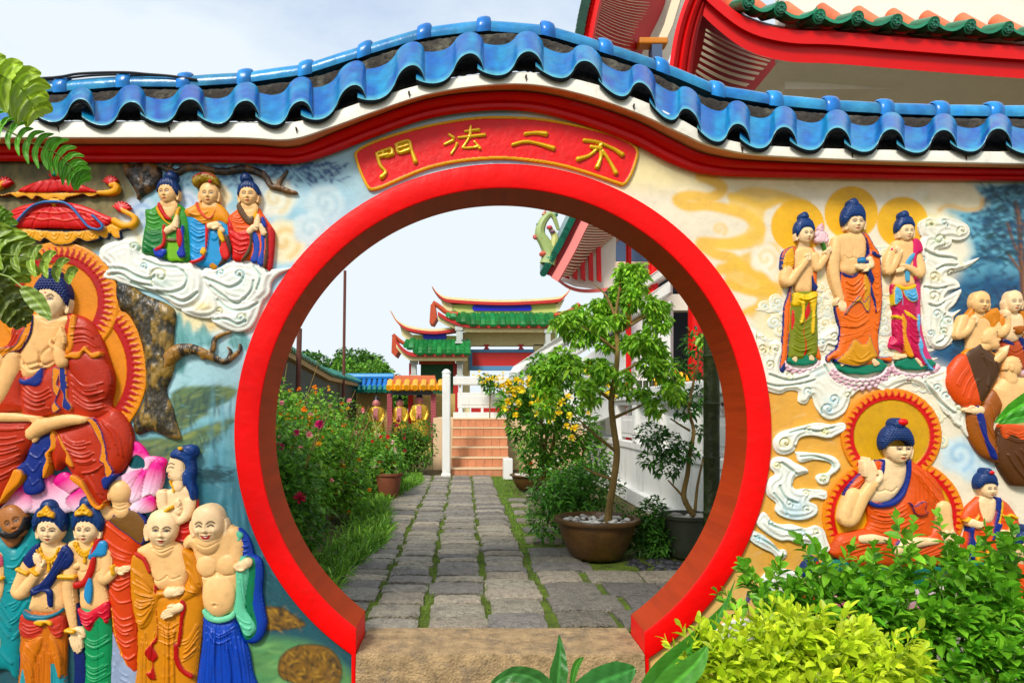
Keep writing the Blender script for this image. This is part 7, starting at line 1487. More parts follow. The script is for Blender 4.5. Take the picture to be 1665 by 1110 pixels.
slant([(828,604),(842,604),(842,660),(828,660)],1.0,'newel')
# --- left bamboo fence with tiled coping
t=thing('bamboo_fence','dark bamboo fence with green tiled coping receding on the left','fence',(-3.2,14,-.05))
A0,A1=Vector((-3.25,9.0,0)),Vector((-3.25,19.0,0))
def fz(y): return 1.93+max(0,(15-y))*.075
m=MB()
for i,y in enumerate(np.arange(9,19,.115)):
    m.lathe((-3.25,y,-.05),[(.05,0),(.05,.6),(.056,.62),(.05,.64),(.05,1.2),(.056,1.22),(.05,1.24),(.05,fz(y)-.12)],8)
m.build('bamboo_poles',mat('dark_bamboo',alb((54,58,34)),rough=.45,var=.5,vscale=14,dirt=.5,dcol=(.01,.012,.008)),t,smooth=True)
m=MB(); 
for i in range(20):
    y0=9+.5*i; y1=y0+.5; z0,z1=fz(y0),fz(y1); m.add([(-3.36,y0,z0-.14),(-3.12,y0,z0-.14),(-3.12,y1,z1-.14),(-3.36,y1,z1-.14),(-3.36,y0,z0-.04),(-3.10,y0,z0-.04),(-3.10,y1,z1-.04),(-3.36,y1,z1-.04)],[(0,3,2,1),(4,5,6,7),(0,1,5,4),(1,2,6,5),(2,3,7,6),(3,0,4,7)])
m.build('coping_beam',mat('tan_beam',alb((176,150,110)),rough=.8,dirt=.3),t)
m=MB()
for i in range(76):
    y=9+.132*i; z=fz(y); c=np.array(lin((30,130,110)))*rng.uniform(.5,1.1)
    m.tube([(-3.06,y,z-.02),(-3.2,y,z+.05),(-3.34,y,z+.14)],.05,8,tuple(c)); 
gtile=mat('green_glazed_tile',attr=True,rough=.3,spec=.4,coat=.2,var=.25,vscale=9,dirt=.25,dscale=6,dcol=(.02,.05,.03))
m.build('coping_tiles',gtile,t,smooth=True)
# --- back shrine row: blue/yellow roofed gallery
def roof_tiles(m,x0,x1,d,zl,zh,n,r,c,dep=.35,disc=None,wav=0):
    for i in range(n):
        x=x0+(x1-x0)*(i+.5)/n; cc=tuple(np.array(c)*rng.uniform(.75,1.15)); m.tube([(x,d-dep,zl+wav*abs((i+.5)/n-.5)**2*4),(x,d-dep*.4,(zl+zh)/2-.01),(x,d,zh)],r,8,cc)
        if i<n-1:
            xx=x+(x1-x0)/n/2; m.add([(xx-r*.9,d-dep*1.02,zl-.0),(xx,d-dep*1.06,zl-r*1.3),(xx+r*.9,d-dep*1.02,zl-.0),(xx+r*.9,d,zh-.03),(xx,d,zh-.05),(xx-r*.9,d,zh-.03)],[(0,1,4,5),(1,2,3,4)],tuple(np.array(cc)*.9)); m.lathe((xx,d-dep*1.03,zl-r*.6),[(0,0),(r*.9,0)],10,tuple(np.array(cc)))
D2=18.0
t=thing('garden_wall','low rear wall with blue glazed ridge and green eave tiles','wall',(Q(600,0,19).x,19,-.05))
m=MB(); a=Q(560,638,19); b=Q(636,720,19); m.box((a.x,19,-.05),(b.x,19.2,a.z)); m.build('wall_body',mat('ochre_render',alb((196,170,110)),rough=.8,dirt=.4),t)
m=MB(); roof_tiles(m,Q(562,0,19).x,Q(640,0,19).x,19,Q(0,631,19).z,Q(0,618,19).z,9,.06,lin((26,110,190))); roof_tiles(m,Q(562,0,18.7).x,Q(640,0,18.7).x,18.7,Q(0,636,18.7).z,Q(0,628,18.7).z,9,.06,lin((30,130,110)),.2); m.tube([Q(560,612,19.05),Q(640,612,19.05)],.09,10,tuple(lin((50,140,210)))); m.build('roof_tiles',gtile,t,smooth=True)
t=thing('shrine_pavilion','little shrine pavilion with yellow eave tiles and pink brick columns','pavilion',(Q(670,0,D2).x,D2,-.05))
m=MB(); a=Q(634,611,D2+.3); b=Q(708,624,D2); n=5
for i in range(n): 
    z0=Q(0,624,D2).z+(Q(0,610,D2+.4).z-Q(0,624,D2).z)*i/n; m.box((Q(636+2*i*.4,0,D2).x,D2+.09*i,z0-.02),(Q(710-i,0,D2).x,D2+.09*i+.12,z0+.045),tuple(lin((200,110,66))))
m.build('roof',mat('orange_roof_course',attr=True,rough=.6,var=.2,vscale=14,dirt=.2),t)
m=MB(); roof_tiles(m,Q(628,0,D2).x,Q(724,0,D2).x,D2,Q(0,631,D2).z,Q(0,620,D2).z,7,.085,lin((240,170,20)),.3); m.build('eave_tiles',mat('yellow_glazed_tile',attr=True,rough=.3,coat=.2,var=.15,vscale=8),t,smooth=True)
m=MB(); m.box((Q(634,0,D2).x,D2-.05,Q(0,642,D2).z),(Q(704,0,D2).x,D2+.1,Q(0,635,D2).z)); m.build('beam',mat('blue_grey_paint',alb((84,104,120)),rough=.6),t)
brk=mat('pink_brick_column',alb((176,90,96)),rough=.7,bump=.6,bscale=8,var=.2,stretch=(4,4,18))
for x in (634,705):
    m=MB(); nb=22; zt_=Q(0,640,D2).z
    for i in range(nb):
        z=-.05+(zt_+.05)*i/nb; m.box((Q(x-4,0,D2).x,D2-.1,z),(Q(x+4,0,D2).x,D2+.1,z+(zt_+.05)/nb-.012))
    cxx=Q(x,0,D2).x; m.box((cxx-.052,D2-.088,-.05),(cxx+.052,D2+.088,zt_)); m.build('column',brk,t)
m=MB(); m.box((Q(668,0,19).x,18.9,-.05),(Q(740,0,19).x,19.1,Q(0,640,19).z)); m.build('back_wall',mat('ochre_render'),t)
m=MB(); m.box((Q(664,0,18.9).x,18.8,-.05),(Q(672,0,18.9).x,18.88,Q(0,640,18.9).z)); m.build('red_jamb',mat('red_temple_paint',alb((186,48,44)),rough=.5,var=.08,dirt=.15),t)
m=MB(); m.box((Q(590,0,18.2).x,17.9,-.05),(Q(720,0,18.2).x,18.5,.28)); m.build('plinth',mat('ochre_render'),t)
goldm=mat('gold_leaf_robe',attr=True,rough=.32,metal=.55,bump=.8,bscale=25,var=.2,vscale=16,bdist=.02)
def statue(px,py0,py1,d,lab,prof=0):
    top=Q(px,py0,d); x=top.x; zb=.28; h=top.z-zb; sc_=h/1.0
    t=thing('golden_statue',lab,'statue',(x,d,zb),'golden statues under the shrine roof')
    gd=(.75,.48,.04); pk=(.62,.22,.20)
    m=MB(); rings=[(0,.20,.15),(.1,.19,.14),(.35,.17,.13),(.52,.155,.12),(.62,.17,.12),(.70,.175,.11),(.755,.15,.10),(.79,.075,.07)]
    n=20; vs=[];fs=[]
    for z,rx,ry in rings:
        for j in range(n): a=2*math.pi*j/n; w_=1+.045*math.sin(a*9); vs.append((x+rx*math.cos(a)*sc_*w_,d+ry*math.sin(a)*sc_*w_,zb+z*h))
    for i in range(len(rings)-1):
        for j in range(n): fs.append((i*n+j,i*n+(j+1)%n,(i+1)*n+(j+1)%n,(i+1)*n+j))
    m.add(vs,fs,gd); 
    for sg in (-1,1): m.tube([(x+sg*.12*sc_,d,zb+.73*h),(x+sg*.165*sc_,d-.04,zb+.58*h),(x+sg*.12*sc_,d-.1,zb+.46*h),(x+sg*.05*sc_,d-.14,zb+.47*h)],[.04*sc_,.045*sc_,.045*sc_,.035*sc_],10,gd)
    m.build('robe',goldm,t,smooth=True)
    m=MB(); m.lathe((x,d-.01,zb+.76*h),[(.04*sc_,0),(.042*sc_,.03*h),(.062*sc_,.055*h),(.072*sc_,.10*h),(.068*sc_,.15*h),(.045*sc_,.19*h),(0,.205*h)],16,pk); m.box((x-.05*sc_,d-.15*sc_,zb+.55*h),(x+.05*sc_,d-.08*sc_,zb+.76*h),pk)
    m.tube([(x,d-.075*sc_,zb+.87*h),(x,d-.092*sc_,zb+.845*h)],.012*sc_,6,pk)
    for sg in (-1,1): m.tube([(x+sg*.04*sc_,d-.15*sc_,zb+.50*h),(x+sg*.01,d-.17*sc_,zb+.6*h)],.022*sc_,6,pk); m.tube([(x+sg*.072*sc_,d,zb+.89*h),(x+sg*.07*sc_,d,zb+.82*h)],.014*sc_,6,pk)
    m.build('body',mat('pink_flesh_paint',attr=True,rough=.5),t,smooth=True)
    m=MB(); m.lathe((x,d+.012,zb+.905*h),[(.074*sc_,0),(.076*sc_,.02*h),(.062*sc_,.055*h),(.03*sc_,.10*h),(.028*sc_,.12*h),(0,.135*h)],14,(.02,.02,.02)); m.build('hair',mat('black_hair_paint',alb((24,22,26)),rough=.5),t,smooth=True)
statue(612,645,0,18.1,'golden robed pink faced statue, leftmost, framed by the dark bamboo'); statue(650,645,0,18.1,'golden robed pink faced statue between the two pink brick columns'); statue(682,640,0,18.1,'largest golden robed statue in front of the red jamb')
# --- the two tiered gateway behind
red_t=mat('red_temple_paint'); crm=mat('cream_temple',alb((232,222,170)),rough=.7,var=.08,dirt=.3,dscale=3,dcol=(.15,.12,.08))
lgr=mat('pale_green_panel',alb((196,202,120)),rough=.7); cob=mat('cobalt_panel',alb((16,22,190)),rough=.4); grn=mat('deep_green',alb((14,84,40)),rough=.6); bluf=mat('blue_frame',alb((90,140,180)),rough=.6); gryc=mat('grey_bracket',alb((190,196,190)),rough=.7)
t=thing('temple_gateway','two tiered ceremonial gateway with green tiled upturned roofs and cobalt panels','gateway',(Q(800,0,22).x,22,-.05))
DG=22.0
def poly_slab(name,pts,th,mt,d=DG,front=0):
    m=MB(); f=[Q(x,y,d) for x,y in pts]; m.prism([v+Vector((0,-front,0)) for v in f][::-1],(0,th,0)); return m.build(name,mt,t)
def ridge_(xl,xr,xa,xb,yl,yt,yr,wdt,d,nm):
    """curved sweeping ridge from (xl,yl) over the level part to (xr,yr)"""
    P=[(xl,yl),(xl+(xa-xl)*.35,yl+(yt-yl)*.55),(xa,yt-4),((xa+xb)/2,yt),(xb,yt-4)]+([(xb+(xr-xb)*.65,yt+(yr-yt)*.5),(xr,yr)] if xr else [])
    s_=spl(P,False,6); top=[];
    for (w0,w1,mt,nm2,fr) in ((0,wdt*.45,crm,'ridge_top',.22),(wdt*.45,wdt,red_t,'ridge_band',.26)):
        m=MB(); n=len(s_); vs=[]
        for i,(x,y) in enumerate(s_):
            q=min(1,.25+ min((x-xl)/(xa-xl), ((xr-x)/(xr-xb)) if xr else 1)); 
            for yy,dd in ((y+w0*q,d-fr),(y+w1*q,d-fr),(y+w1*q,d+fr),(y+w0*q,d+fr)): v=Q(x,yy,DG); vs.append((v.x,dd,v.z))
        fs=[]
        for i in range(n-1):
            for j in range(4): fs.append((i*4+j,i*4+(j+1)%4,(i+1)*4+(j+1)%4,(i+1)*4+j))
        fs+= [(0,3,2,1),tuple((n-1)*4+j for j in range(4))]
        m.add(vs,fs); m.build(nm2,mt,t)
ridge_(703,926,735,900,466,489,470,9,DG,'')
ridge_(638,None,672,742,508,538,0,8,DG-.3,'')
poly_slab('ridge_wall',[(736,496),(903,494),(903,522),(736,522)],.3,lgr,front=.1)
poly_slab('ridge_wall',[(672,544),(748,546),(748,566),(672,566)],.3,lgr,DG-.3)
poly_slab('ridge_wing',[(716,484),(737,497),(737,515),(722,505)],.2,crm,front=.1); poly_slab('ridge_wing',[(903,496),(918,486),(908,506),(903,512)],.2,crm,front=.1); poly_slab('ridge_wing',[(650,528),(672,545),(672,562),(654,545)],.2,crm,DG-.3)
def pill(x0,x1,y0,y1,d,nm='cobalt_panel'):
    m=MB(); r=(y1-y0)/2; pts=[(x0+r-r*math.sin(t_),(y0+y1)/2-r*math.cos(t_)) for t_ in np.linspace(0,math.pi,9)]+[(x1-r+r*math.sin(t_),(y0+y1)/2+r*math.cos(t_)) for t_ in np.linspace(0,math.pi,9)]
    m.prism([Q(x,y,DG)+Vector((0,d-DG,0)) for x,y in pts][::-1],(0,.05,0)); m.build(nm,cob,t)
pill(768,864,497,506,DG-.15); pill(689,727,544,553,DG-.36)
def gate_roof(x0,x1,ytop,ybot,n,d,curl,zup,left=True,right=True):
    m=MB(); m2=MB()
    for i in range(n):
        u=(i+.5)/n; x=x0+(x1-x0)*u; e=max(0,abs(u-.5)*2-.55)/.45; e=e**2*zup*((left and u<.5) or (right and u>=.5)); c=np.array(lin((40,140,70)))*rng.uniform(.7,1.2)
        for k in range(4):
            t0,t1=k/4,(k+1)/4; ya=ytop+(ybot-ytop)*t1-e*t1; yb_=ytop+(ybot-ytop)*t0-e*t0; da=d-.15-.75*t1; db=d-.15-.75*t0+.06
            A_=Q(x,ya,DG);B_=Q(x,yb_,DG); m.tube([(A_.x,da,A_.z+.02),(B_.x,db,B_.z)],[.075,.06],10,tuple(c*rng.uniform(.8,1.1)))
        wq=(x1-x0)/n/2
        for k in range(4):
            t1=(k+1)/4; ya=ytop+(ybot+3-ytop)*t1-e*t1; A_=Q(x+wq,ya,DG); m.tube([(A_.x,d-.15-.75*t1,A_.z-.015),(A_.x,d-.15-.75*t1+.25,A_.z+.14)],[.12,.10],10,tuple(c*rng.uniform(.6,.9)),squash=.4)
    m.build('green_tiles',gtile,t,smooth=True)
    pts=[];n2=18
    for nm,y0_,y1_,mt,fr in (('red_eave_board',1,7,red_t,.84),('white_eave_beam',7,13,crm,.72)):
        m=MB(); vs=[]
        for i in range(n2+1):
            u=i/n2; x=x0-8+(x1-x0+16*(right)+8)*u; e=max(0,abs(u-.5)*2-.5)/.5; e=e**2*zup*1.15*((left and u<.5) or (right and u>=.5))
            for yy,dd in ((ybot+y0_-e,d-fr),(ybot+y1_-e,d-fr),(ybot+y1_-e,d-fr+.2),(ybot+y0_-e,d-fr+.2)): v=Q(x,yy,DG); vs.append((v.x,dd,v.z))
        fs=[(0,3,2,1),tuple(n2*4+j for j in range(4))]
        for i in range(n2):
            for j in range(4): fs.append((i*4+j,i*4+(j+1)%4,(i+1)*4+(j+1)%4,(i+1)*4+j))
        m.add(vs,fs); m.build(nm,mt,t)
gate_roof(722,926,511,531,13,DG,0,17); gate_roof(658,760,556,577,7,DG-.3,0,18,True,False)
for pth,r_ in (([(705,496),(715,502),(728,512),(745,514)],.075),([(898,516),(912,514),(930,506),(938,498)],.075)):
    m=MB(); m.tube([tuple(Q(x,y,DG)+Vector((0,-.5,0))) for x,y in spl(pth,False,3)],r_,8); m.build('red_hip_ridge',mat('red_clay_ridge',alb((186,80,50)),rough=.6,var=.15),t,smooth=True)
m=MB(); m.tube([tuple(Q(x,y,DG)+Vector((0,-.7,0))) for x,y in spl([(643,548),(652,556),(662,562),(676,562)],False,3)],.06,8); m.build('red_hip_ridge',mat('red_clay_ridge'),t,smooth=True)
poly_slab('end_soffit',[(702,500),(708,496),(712,520),(706,530),(700,528)],.9,mat('red_clay_ridge'),DG,.6); poly_slab('end_soffit',[(641,552),(646,548),(652,572),(646,582),(640,576)],.9,mat('red_clay_ridge'),DG-.3,.6)
poly_slab('upper_wall',[(752,540),(905,540),(905,562),(752,562)],.3,crm); poly_slab('pier',[(752,560),(764,560),(764,720),(752,720)],.3,crm); poly_slab('pier',[(868,560),(905,560),(905,720),(868,720)],.3,crm)
poly_slab('blue_frame',[(763,568),(868,568),(868,573),(763,573)],.2,bluf,front=.05); poly_slab('blue_frame',[(763,573),(768,573),(768,600),(763,600)],.2,bluf,front=.05); poly_slab('blue_frame',[(763,595),(868,595),(868,602),(763,602)],.2,bluf,front=.09)
poly_slab('red_signboard',[(768,572),(868,572),(868,596),(768,596)],.15,red_t,front=.03)
for x in (786,842): poly_slab('red_bracket',[(x,560),(x+10,560),(x+7,564),(x+10,568),(x,568),(x+3,564)],.2,red_t,front=.06)
for x,y in ((747,536),(887,540),(676,588),(748,588)):
    m=MB(); a=Q(x,y,DG); m.box((a.x-.12,21.2,a.z-.12),(a.x+.12,21.5,a.z+.02)); m.box((a.x-.08,21.22,a.z-.45),(a.x+.08,21.48,a.z-.121)); m.box((a.x-.12,21.2,a.z-.52),(a.x+.12,21.5,a.z-.451)); m.build('bracket',gryc,t,bevel=.015)
for x in (669,741,888): poly_slab('red_column',[(x-4,590),(x+4,590),(x+4,720),(x-4,720)],.2,red_t,DG-.4)
poly_slab('green_door_panel',[(684,592),(738,592),(738,720),(684,720)],.15,grn,DG-.2); poly_slab('door_lintel',[(681,586),(740,586),(740,592),(681,592)],.2,mat('red_clay_ridge'),DG-.25)
poly_slab('rear_wall',[(766,650),(880,650),(880,720),(766,720)],.2,red_t)
# --- poles
for px,y0,y1,d,r,lab in ((561,440,700,16.5,.035,'tall thin rusty brown pole standing free against the sky'),(487,534,640,11.6,.045,'brown steel post behind the bamboo fence coping near the ring')):
    m=MB(); a=Q(px,y0,d); m.tube([(a.x-.06,d,-.05),(a.x-.03,d,a.z*.5),(a.x,d,a.z)],r,8); tag(m.build('rusty_pole',mat('rusty_steel',alb((100,58,48)),rough=.8,var=.2),None,smooth=True),lab,'pole')
# --- far trees
def tree(x,y,zc,r,lab,n=2600,h=.22,gc=((.03,.13,.012),(.12,.30,.03)),nc=16):
    t=thing('broadleaf_tree',lab,'tree',(x,y,-.05),'trees beyond the garden')
    m=MB(); m.tube([(x,y,-.05),(x+.1,y,zc*.5),(x,y,zc)],[.28,.2,.08],10)
    cl=[]
    for i in range(nc):
        a=rng.uniform(0,6.28); el=rng.uniform(-.3,1); q=rng.uniform(.4,.85); c=(x+r[0]*q*math.cos(a),y+r[1]*q*math.sin(a),zc+r[2]*q*el*.8); cl.append((c,(r[0]*.36,r[1]*.36,r[2]*.3),1)); m.tube([(x,y,zc*.6),tuple(np.array(c)*.5+np.array((x,y,zc*.6))*.5+[0,0,.1]),c],[.08,.05,.02],6)
    m.build('trunk',barkm(),t); foliage('crown',cl,n/nc,h,h*.5,gc[0],gc[1],t,ROOT[1],cvar=.4)
for (px,py,d,rx,rz,lab,gc) in ((525,590,30,1.9,1.55,'rounded dense tree left of the free standing rusty pole',((.03,.12,.012),(.10,.26,.03))),(600,605,27,1.35,1.25,'bright green tree touching the gateway roof',((.06,.2,.015),(.2,.42,.04))),(570,590,31,1.3,1.4,'mid green tree right of the free standing rusty pole',((.04,.15,.012),(.14,.32,.03))),(470,600,31,1.6,1.2,'tree half hidden behind the left of the ring',((.03,.12,.012),(.10,.26,.03))),(640,628,26,.9,.9,'low tree crown between bright tree and gateway eave',((.05,.18,.015),(.18,.38,.04)))):
    c=Q(px,py,d); tree(c.x,d,c.z-.5,(rx,rx,rz),lab,3600,.2,gc)
# ================= the big temple on the right =================
redt=mat('temple_scarlet',alb((216,18,14)),rough=.42,spec=.3,var=.06,vscale=3,bump=.15,bscale=20); cream=mat('temple_cream',alb((246,238,224)),rough=.75,var=.06,dirt=.2,dscale=2,dcol=(.3,.25,.2)); orng=mat('orange_roof_tile',attr=True,rough=.45,spec=.3,var=.18,vscale=8,dirt=.2,dscale=5)
pinkr=mat('faded_red_fascia',alb((196,70,70)),rough=.5,var=.08,vscale=3); darkr=mat('oxblood_soffit',alb((176,34,26)),rough=.6); stripe=mat('pale_stripe',alb((226,206,176)),rough=.6)
t=thing('temple_hall','large temple hall with sweeping red eaves rising behind the wall at right','temple',(3.6,9.5,-.05))
def loft(name,rows,mt,closed=False,smooth=True):
    """rows: list of polylines (same length) of 3D points"""
    m=MB(); k=len(rows[0]); vs=[tuple(p) for r in rows for p in r]; fs=[]
    for i in range(len(rows)-1):
        for j in range(k-(0 if closed else 1)): fs.append((i*k+j,i*k+(j+1)%k,(i+1)*k+(j+1)%k,(i+1)*k+j))
    if closed: fs+=[tuple(range(k))[::-1],tuple((len(rows)-1)*k+j for j in range(k))]
    m.add(vs,fs); return m.build(name,mt,t,smooth=smooth,auto=50)
# -- near roof (top right): a curved eave seen from below
E=spl([(1092,118),(1098,60),(1118,-10),(1150,-70)],False,6)
low=spl([(1118,-4),(1160,40),(1215,80),(1280,98),(1360,102),(1480,112),(1665,126),(1900,140)],False,6)
dN=6.4
def QN(x,y,d=dN): return Q(x,y,d)
def sdp_(x): return dN+ .0*x
rows=[[QN(x,y+2,dN+.02),QN(x,y-26,dN),QN(x,y-29,dN-.05),QN(x,y-50,dN-.05),QN(x,y-54,dN+.3)] for x,y in low]
loft('red_fascia',rows,redt)
rows=[[QN(x,y+2,dN+.02),Q(x+(-6 if x>1300 else 10),y+ (36 if x>1260 else 46),dN+1.5)] for x,y in low]
# soffit of cream plaster behind the fascia
loft('soffit',[[QN(x,y+1,dN+.03),QN(x,y+1,dN+.03)+Vector((0,1.6,-.05))] for x,y in low if x>1262],cream)

# wall of the hall under the eave
m=MB(); a=Q(1085,0,8.2); 
m.box((2.75,8.2,3.95),(12,8.5,4.6)); m.build('upper_wall',cream,t)
# corner hip: vertical looking red mouldings at the left end
for xo,w_,mt,dd in ((0,13,redt,0),(12,15,redt,.06),(26,12,darkr,.12)):
    Pp=spl([(1086+xo,128),(1090+xo,95),(1098+xo,50),(1112+xo,5),(1136+xo,-50)],False,5)
    loft('corner_moulding',[[QN(x,y,dN-.1+dd),QN(x+w_*.5,y,dN-.14+dd),QN(x+w_,y,dN-.1+dd),QN(x+w_,y,dN+.25)] for x,y in Pp],mt)
# striped rafter soffit beside the corner
def stripes(name,A,B,n,d0,d1,mt,w_=.5,dz=0):
    m=MB()
    A=spl(A,False,8);B=spl(B,False,8); 
    def at(P,t): i=t*(len(P)-1); k=int(min(i,len(P)-2)); return P[k]*(1-(i-k))+P[k+1]*(i-k)
    for i in range(n):
        t0,t1=i/n,(i+w_)/n; vs=[]
        for s_ in np.linspace(0,1,7):
            bow=math.sin(s_*math.pi)*6
            for tt in (t0,t1): p=at(A,tt)*(1-s_)+at(B,tt)*s_; v=Q(p[0],p[1]+bow,d0+(d1-d0)*s_+dz); vs.append(v)
        for k in range(6): b=len(m.v); 
        b=len(m.v); m.v+=[tuple(v) for v in vs]+[tuple(v+Vector((0,.006,.008))) for v in vs]; m.c+=[(1,1,1)]*28
        for k in range(6): m.f+=[(b+2*k,b+2*k+1,b+2*k+3,b+2*k+2),(b+14+2*k,b+14+2*k+2,b+14+2*k+3,b+14+2*k+1),(b+2*k,b+2*k+2,b+14+2*k+2,b+14+2*k),(b+2*k+1,b+14+2*k+1,b+14+2*k+3,b+2*k+3)]
    return m.build(name,mt,t)
stripes('rafter_stripes',[(1148,48),(1140,90),(1128,128)],[(1262,96),(1240,124),(1200,165)],9,dN+.05,dN+1.0,stripe,.42,-.02)
loft('striped_soffit',[[Q(a_[0],a_[1],dN+.07),Q((a_[0]+b_[0])/2,(a_[1]+b_[1])/2+6,dN+.55),Q(b_[0],b_[1],dN+1.02)] for a_,b_ in zip(spl([(1125,0),(1122,70),(1100,140)],False,8),spl([(1275,92),(1250,124),(1200,175)],False,8))],darkr)
# tiles along the near eave
m=MB(); m2=MB()
ex=[1215,1267,1330,1392,1455,1515,1574,1635,1695,1760]
ey=np.interp(ex,[1215,1267,1330,1392,1455,1515,1574,1635,1760],[8,18,30,33,38,42,46,50,56])
for i,(x,y) in enumerate(zip(ex,ey)):
    r_=Q(11,0,dN).x-Q(0,0,dN).x; c=Q(x,y,dN-.1); g=tuple(np.array(lin((24,120,84)))*rng.uniform(.7,1.1)); o_=tuple(np.array(lin((216,116,74)))*rng.uniform(.8,1.1))
    m.tube([(c.x,c.y-.03,c.z),(c.x-.05,c.y+.22,c.z+.1)],[r_,r_],16,g); m2.tube([(c.x-.05,c.y+.2,c.z+.09),(c.x-.10,c.y+.45,c.z+.36)],[r_*.98,r_*.98],14,o_)
    m.tube([(c.x,c.y-.034,c.z),(c.x,c.y-.042,c.z)],[r_*.78,r_*.74],16,tuple(np.array(g)*.55)); 
    for k in range(6): a=k*math.pi/3; m.tube([(c.x+math.cos(a)*r_*.4,c.y-.043,c.z+math.sin(a)*r_*.4),(c.x+math.cos(a)*r_*.4,c.y-.052,c.z+math.sin(a)*r_*.4)],r_*.18,6,g)
    if i<len(ex)-1:
        x2=(x+ex[i+1])/2; y2=(y+ey[i+1])/2; w_=(ex[i+1]-x)*.5; vs=[]; 
        for yy,dd in ((0,-.04),(0,.16),): 
            for s_ in np.linspace(-1,1,9): v=Q(x2-2+s_*w_*.92,y2-4+ (1-s_*s_)*15,dN-.1); vs.append((v.x,v.y+dd,v.z+(.06 if dd>0 else 0)))
        m.add(vs,[(k,k+1,9+k+1,9+k) for k in range(8)],g); m.add(vs[:9]+[(v[0],v[1]+.001,v[2]+.03) for v in vs[:9]],[(k,k+1,9+k+1,9+k) for k in range(8)],tuple(np.array(g)*1.3))
        vs2=[(v[0]-.03,v[1]+.0,v[2]+.02) for v in vs[9:]]+[(v[0]-.10,v[1]+.38,v[2]+.32) for v in vs[9:]]; m2.add(vs2,[(k,k+1,9+k+1,9+k) for k in range(8)],tuple(np.array(o_)*.8))
m.build('green_eave_tiles',gtile,t,smooth=True); m2.build('orange_tiles',orng,t,smooth=True)
# white wall of the upper storey above the tiles
m=MB(); a=Q(1270,0,7.9); m.box((Q(1275,0,6.8).x,6.78,4.3),(12,7.0,7.6)); m.build('upper_storey_wall',cream,t)
# brackets showing under the eaves
gl_=mat('ochre_bracket',alb((206,130,40)),rough=.5)
for x,y,d in ((1478,160,8.0),(1060,72,9.6)):
    m=MB(); c=Q(x,y,d); m.box((c.x-.2,d-.1,c.z-.04),(c.x+.2,d+.1,c.z+.05)); m.build('bracket',gl_,t,bevel=.02)
m=MB(); c=Q(1062,78,9.6); m.box((c.x-.04,9.5,c.z-.35),(c.x+.1,9.7,c.z)); m.build('bracket_scroll',mat('slate_blue_paint',alb((70,90,120)),rough=.6),t)
# -- far upper roof (left of the near one)
A_=[(978,-90),(962,-40),(950,20),(944,80),(938,150)]
stripes('rafter_stripes',[(988,-90),(976,-20),(966,30),(960,110)],[(1080,-90),(1076,-5),(1048,60),(1020,120)],40,8.6,9.8,mat('tan_stripe',alb((206,170,130)),rough=.6),.13,-.03)
loft('striped_soffit',[[Q(a_[0],a_[1],8.65),Q(b_[0],b_[1],9.85)] for a_,b_ in zip(spl([(988,-90),(972,-20),(960,40),(950,130)],False,6),spl([(1085,-90),(1084,-5),(1054,66),(1016,140)],False,6))],darkr)
sp_=spl([(975,-100),(960,-20),(947,40),(936,110)],False,8)
loft('red_fascia',[[Q(x,y,8.5),Q(x+9,y,8.45),Q(x+10,y,8.5),Q(x+20,y,8.45),Q(x+24,y,8.6)] for x,y in sp_],redt)
m=MB()
for i,(x,y) in enumerate(sp_[::1]):
    c=Q(x-3,y,8.5); m.tube([(c.x,c.y-.1,c.z),(c.x+.05,c.y+.35,c.z+.14)],.06,8,tuple(np.array(lin((40,90,70)))*rng.uniform(.5,1)))
m.build('green_eave_tiles',gtile,t,smooth=True)
loft('plaster_soffit',[[Q(a_[0],a_[1],9.86),Q(b_[0],b_[1],10.4)] for a_,b_ in zip([(1084,-90),(1080,0),(1050,66),(1010,150)],[(1180,-90),(1150,0),(1090,90),(1060,170)])],cream)
loft('plaster_beam',[[Q(a_[0],a_[1],9.8),Q(a_[0]+14,a_[1],9.75),Q(a_[0]+16,a_[1],9.9)] for a_ in [(1104,-40),(1080,40),(1056,95),(1040,140)]],stripe)
# -- lower roof corner seen through the ring
R1=[(935,358),(922,385),(903,425),(890,452)]
s1=spl([(960,320),(938,352),(915,398),(888,446)],False,6); dL=8.6
rowsA=[[Q(x,y,dL),Q(x+11,y+5,dL-.03)] for x,y in s1]
loft('red_fascia',[[Q(x,y,dL),Q(x+5,y+2,dL-.02),Q(x+6,y+2,dL+.03),Q(x+9,y+5,dL+.03)] for x,y in s1],mat('faded_red_fascia'))
loft('pink_fascia',[[Q(x+8,y+5,dL-.01),Q(x+19,y+12,dL-.04),Q(x+21,y+13,dL+.1)] for x,y in s1],mat('pink_fascia',alb((214,110,104)),rough=.5))
stripes('rafter_stripes',[(985,330),(958,362),(936,404),(912,448)],[(1100,330),(1062,352),(1005,392),(944,442)],30,dL+.03,dL+1.1,stripe,.3,-.03)
loft('striped_soffit',[[Q(a_[0],a_[1],dL+.06),Q(b_[0],b_[1],dL+1.15)] for a_,b_ in zip(spl([(985,320),(958,362),(934,404),(908,452)],False,5),spl([(1110,320),(1064,352),(1006,392),(940,446)],False,5))],mat('rose_soffit',alb((176,76,66)),rough=.6))
m=MB(); 
for i in range(5):
    x=918+i*13; y0=440-i*9; vs=[Q(x,y0,dL+.5),Q(x+7,y0-4,dL+.5),Q(x+8,454-abs(2-i)*.5+i*1.2,dL+.5),Q(x+1,450+i*1.2,dL+.5)]; m.prism(vs[::-1],(0,.05,0))
m.build('red_bars',redt,t)
loft('plaster_gable',[[Q(x,y,dL+.7),Q(x2,y2,dL+.62)] for (x,y),(x2,y2) in zip([(912,452),(940,436),(975,405),(1002,380)],[(908,455),(935,466),(965,470),(1000,468)])],cream)
loft('eave_rim',[[Q(x,y,dL+.55),Q(x,y+5,dL+.5),Q(x,y+6,dL+.8)] for x,y in spl([(905,450),(925,464),(950,470),(985,468),(1020,462)],False,4)],mat('pink_fascia'))
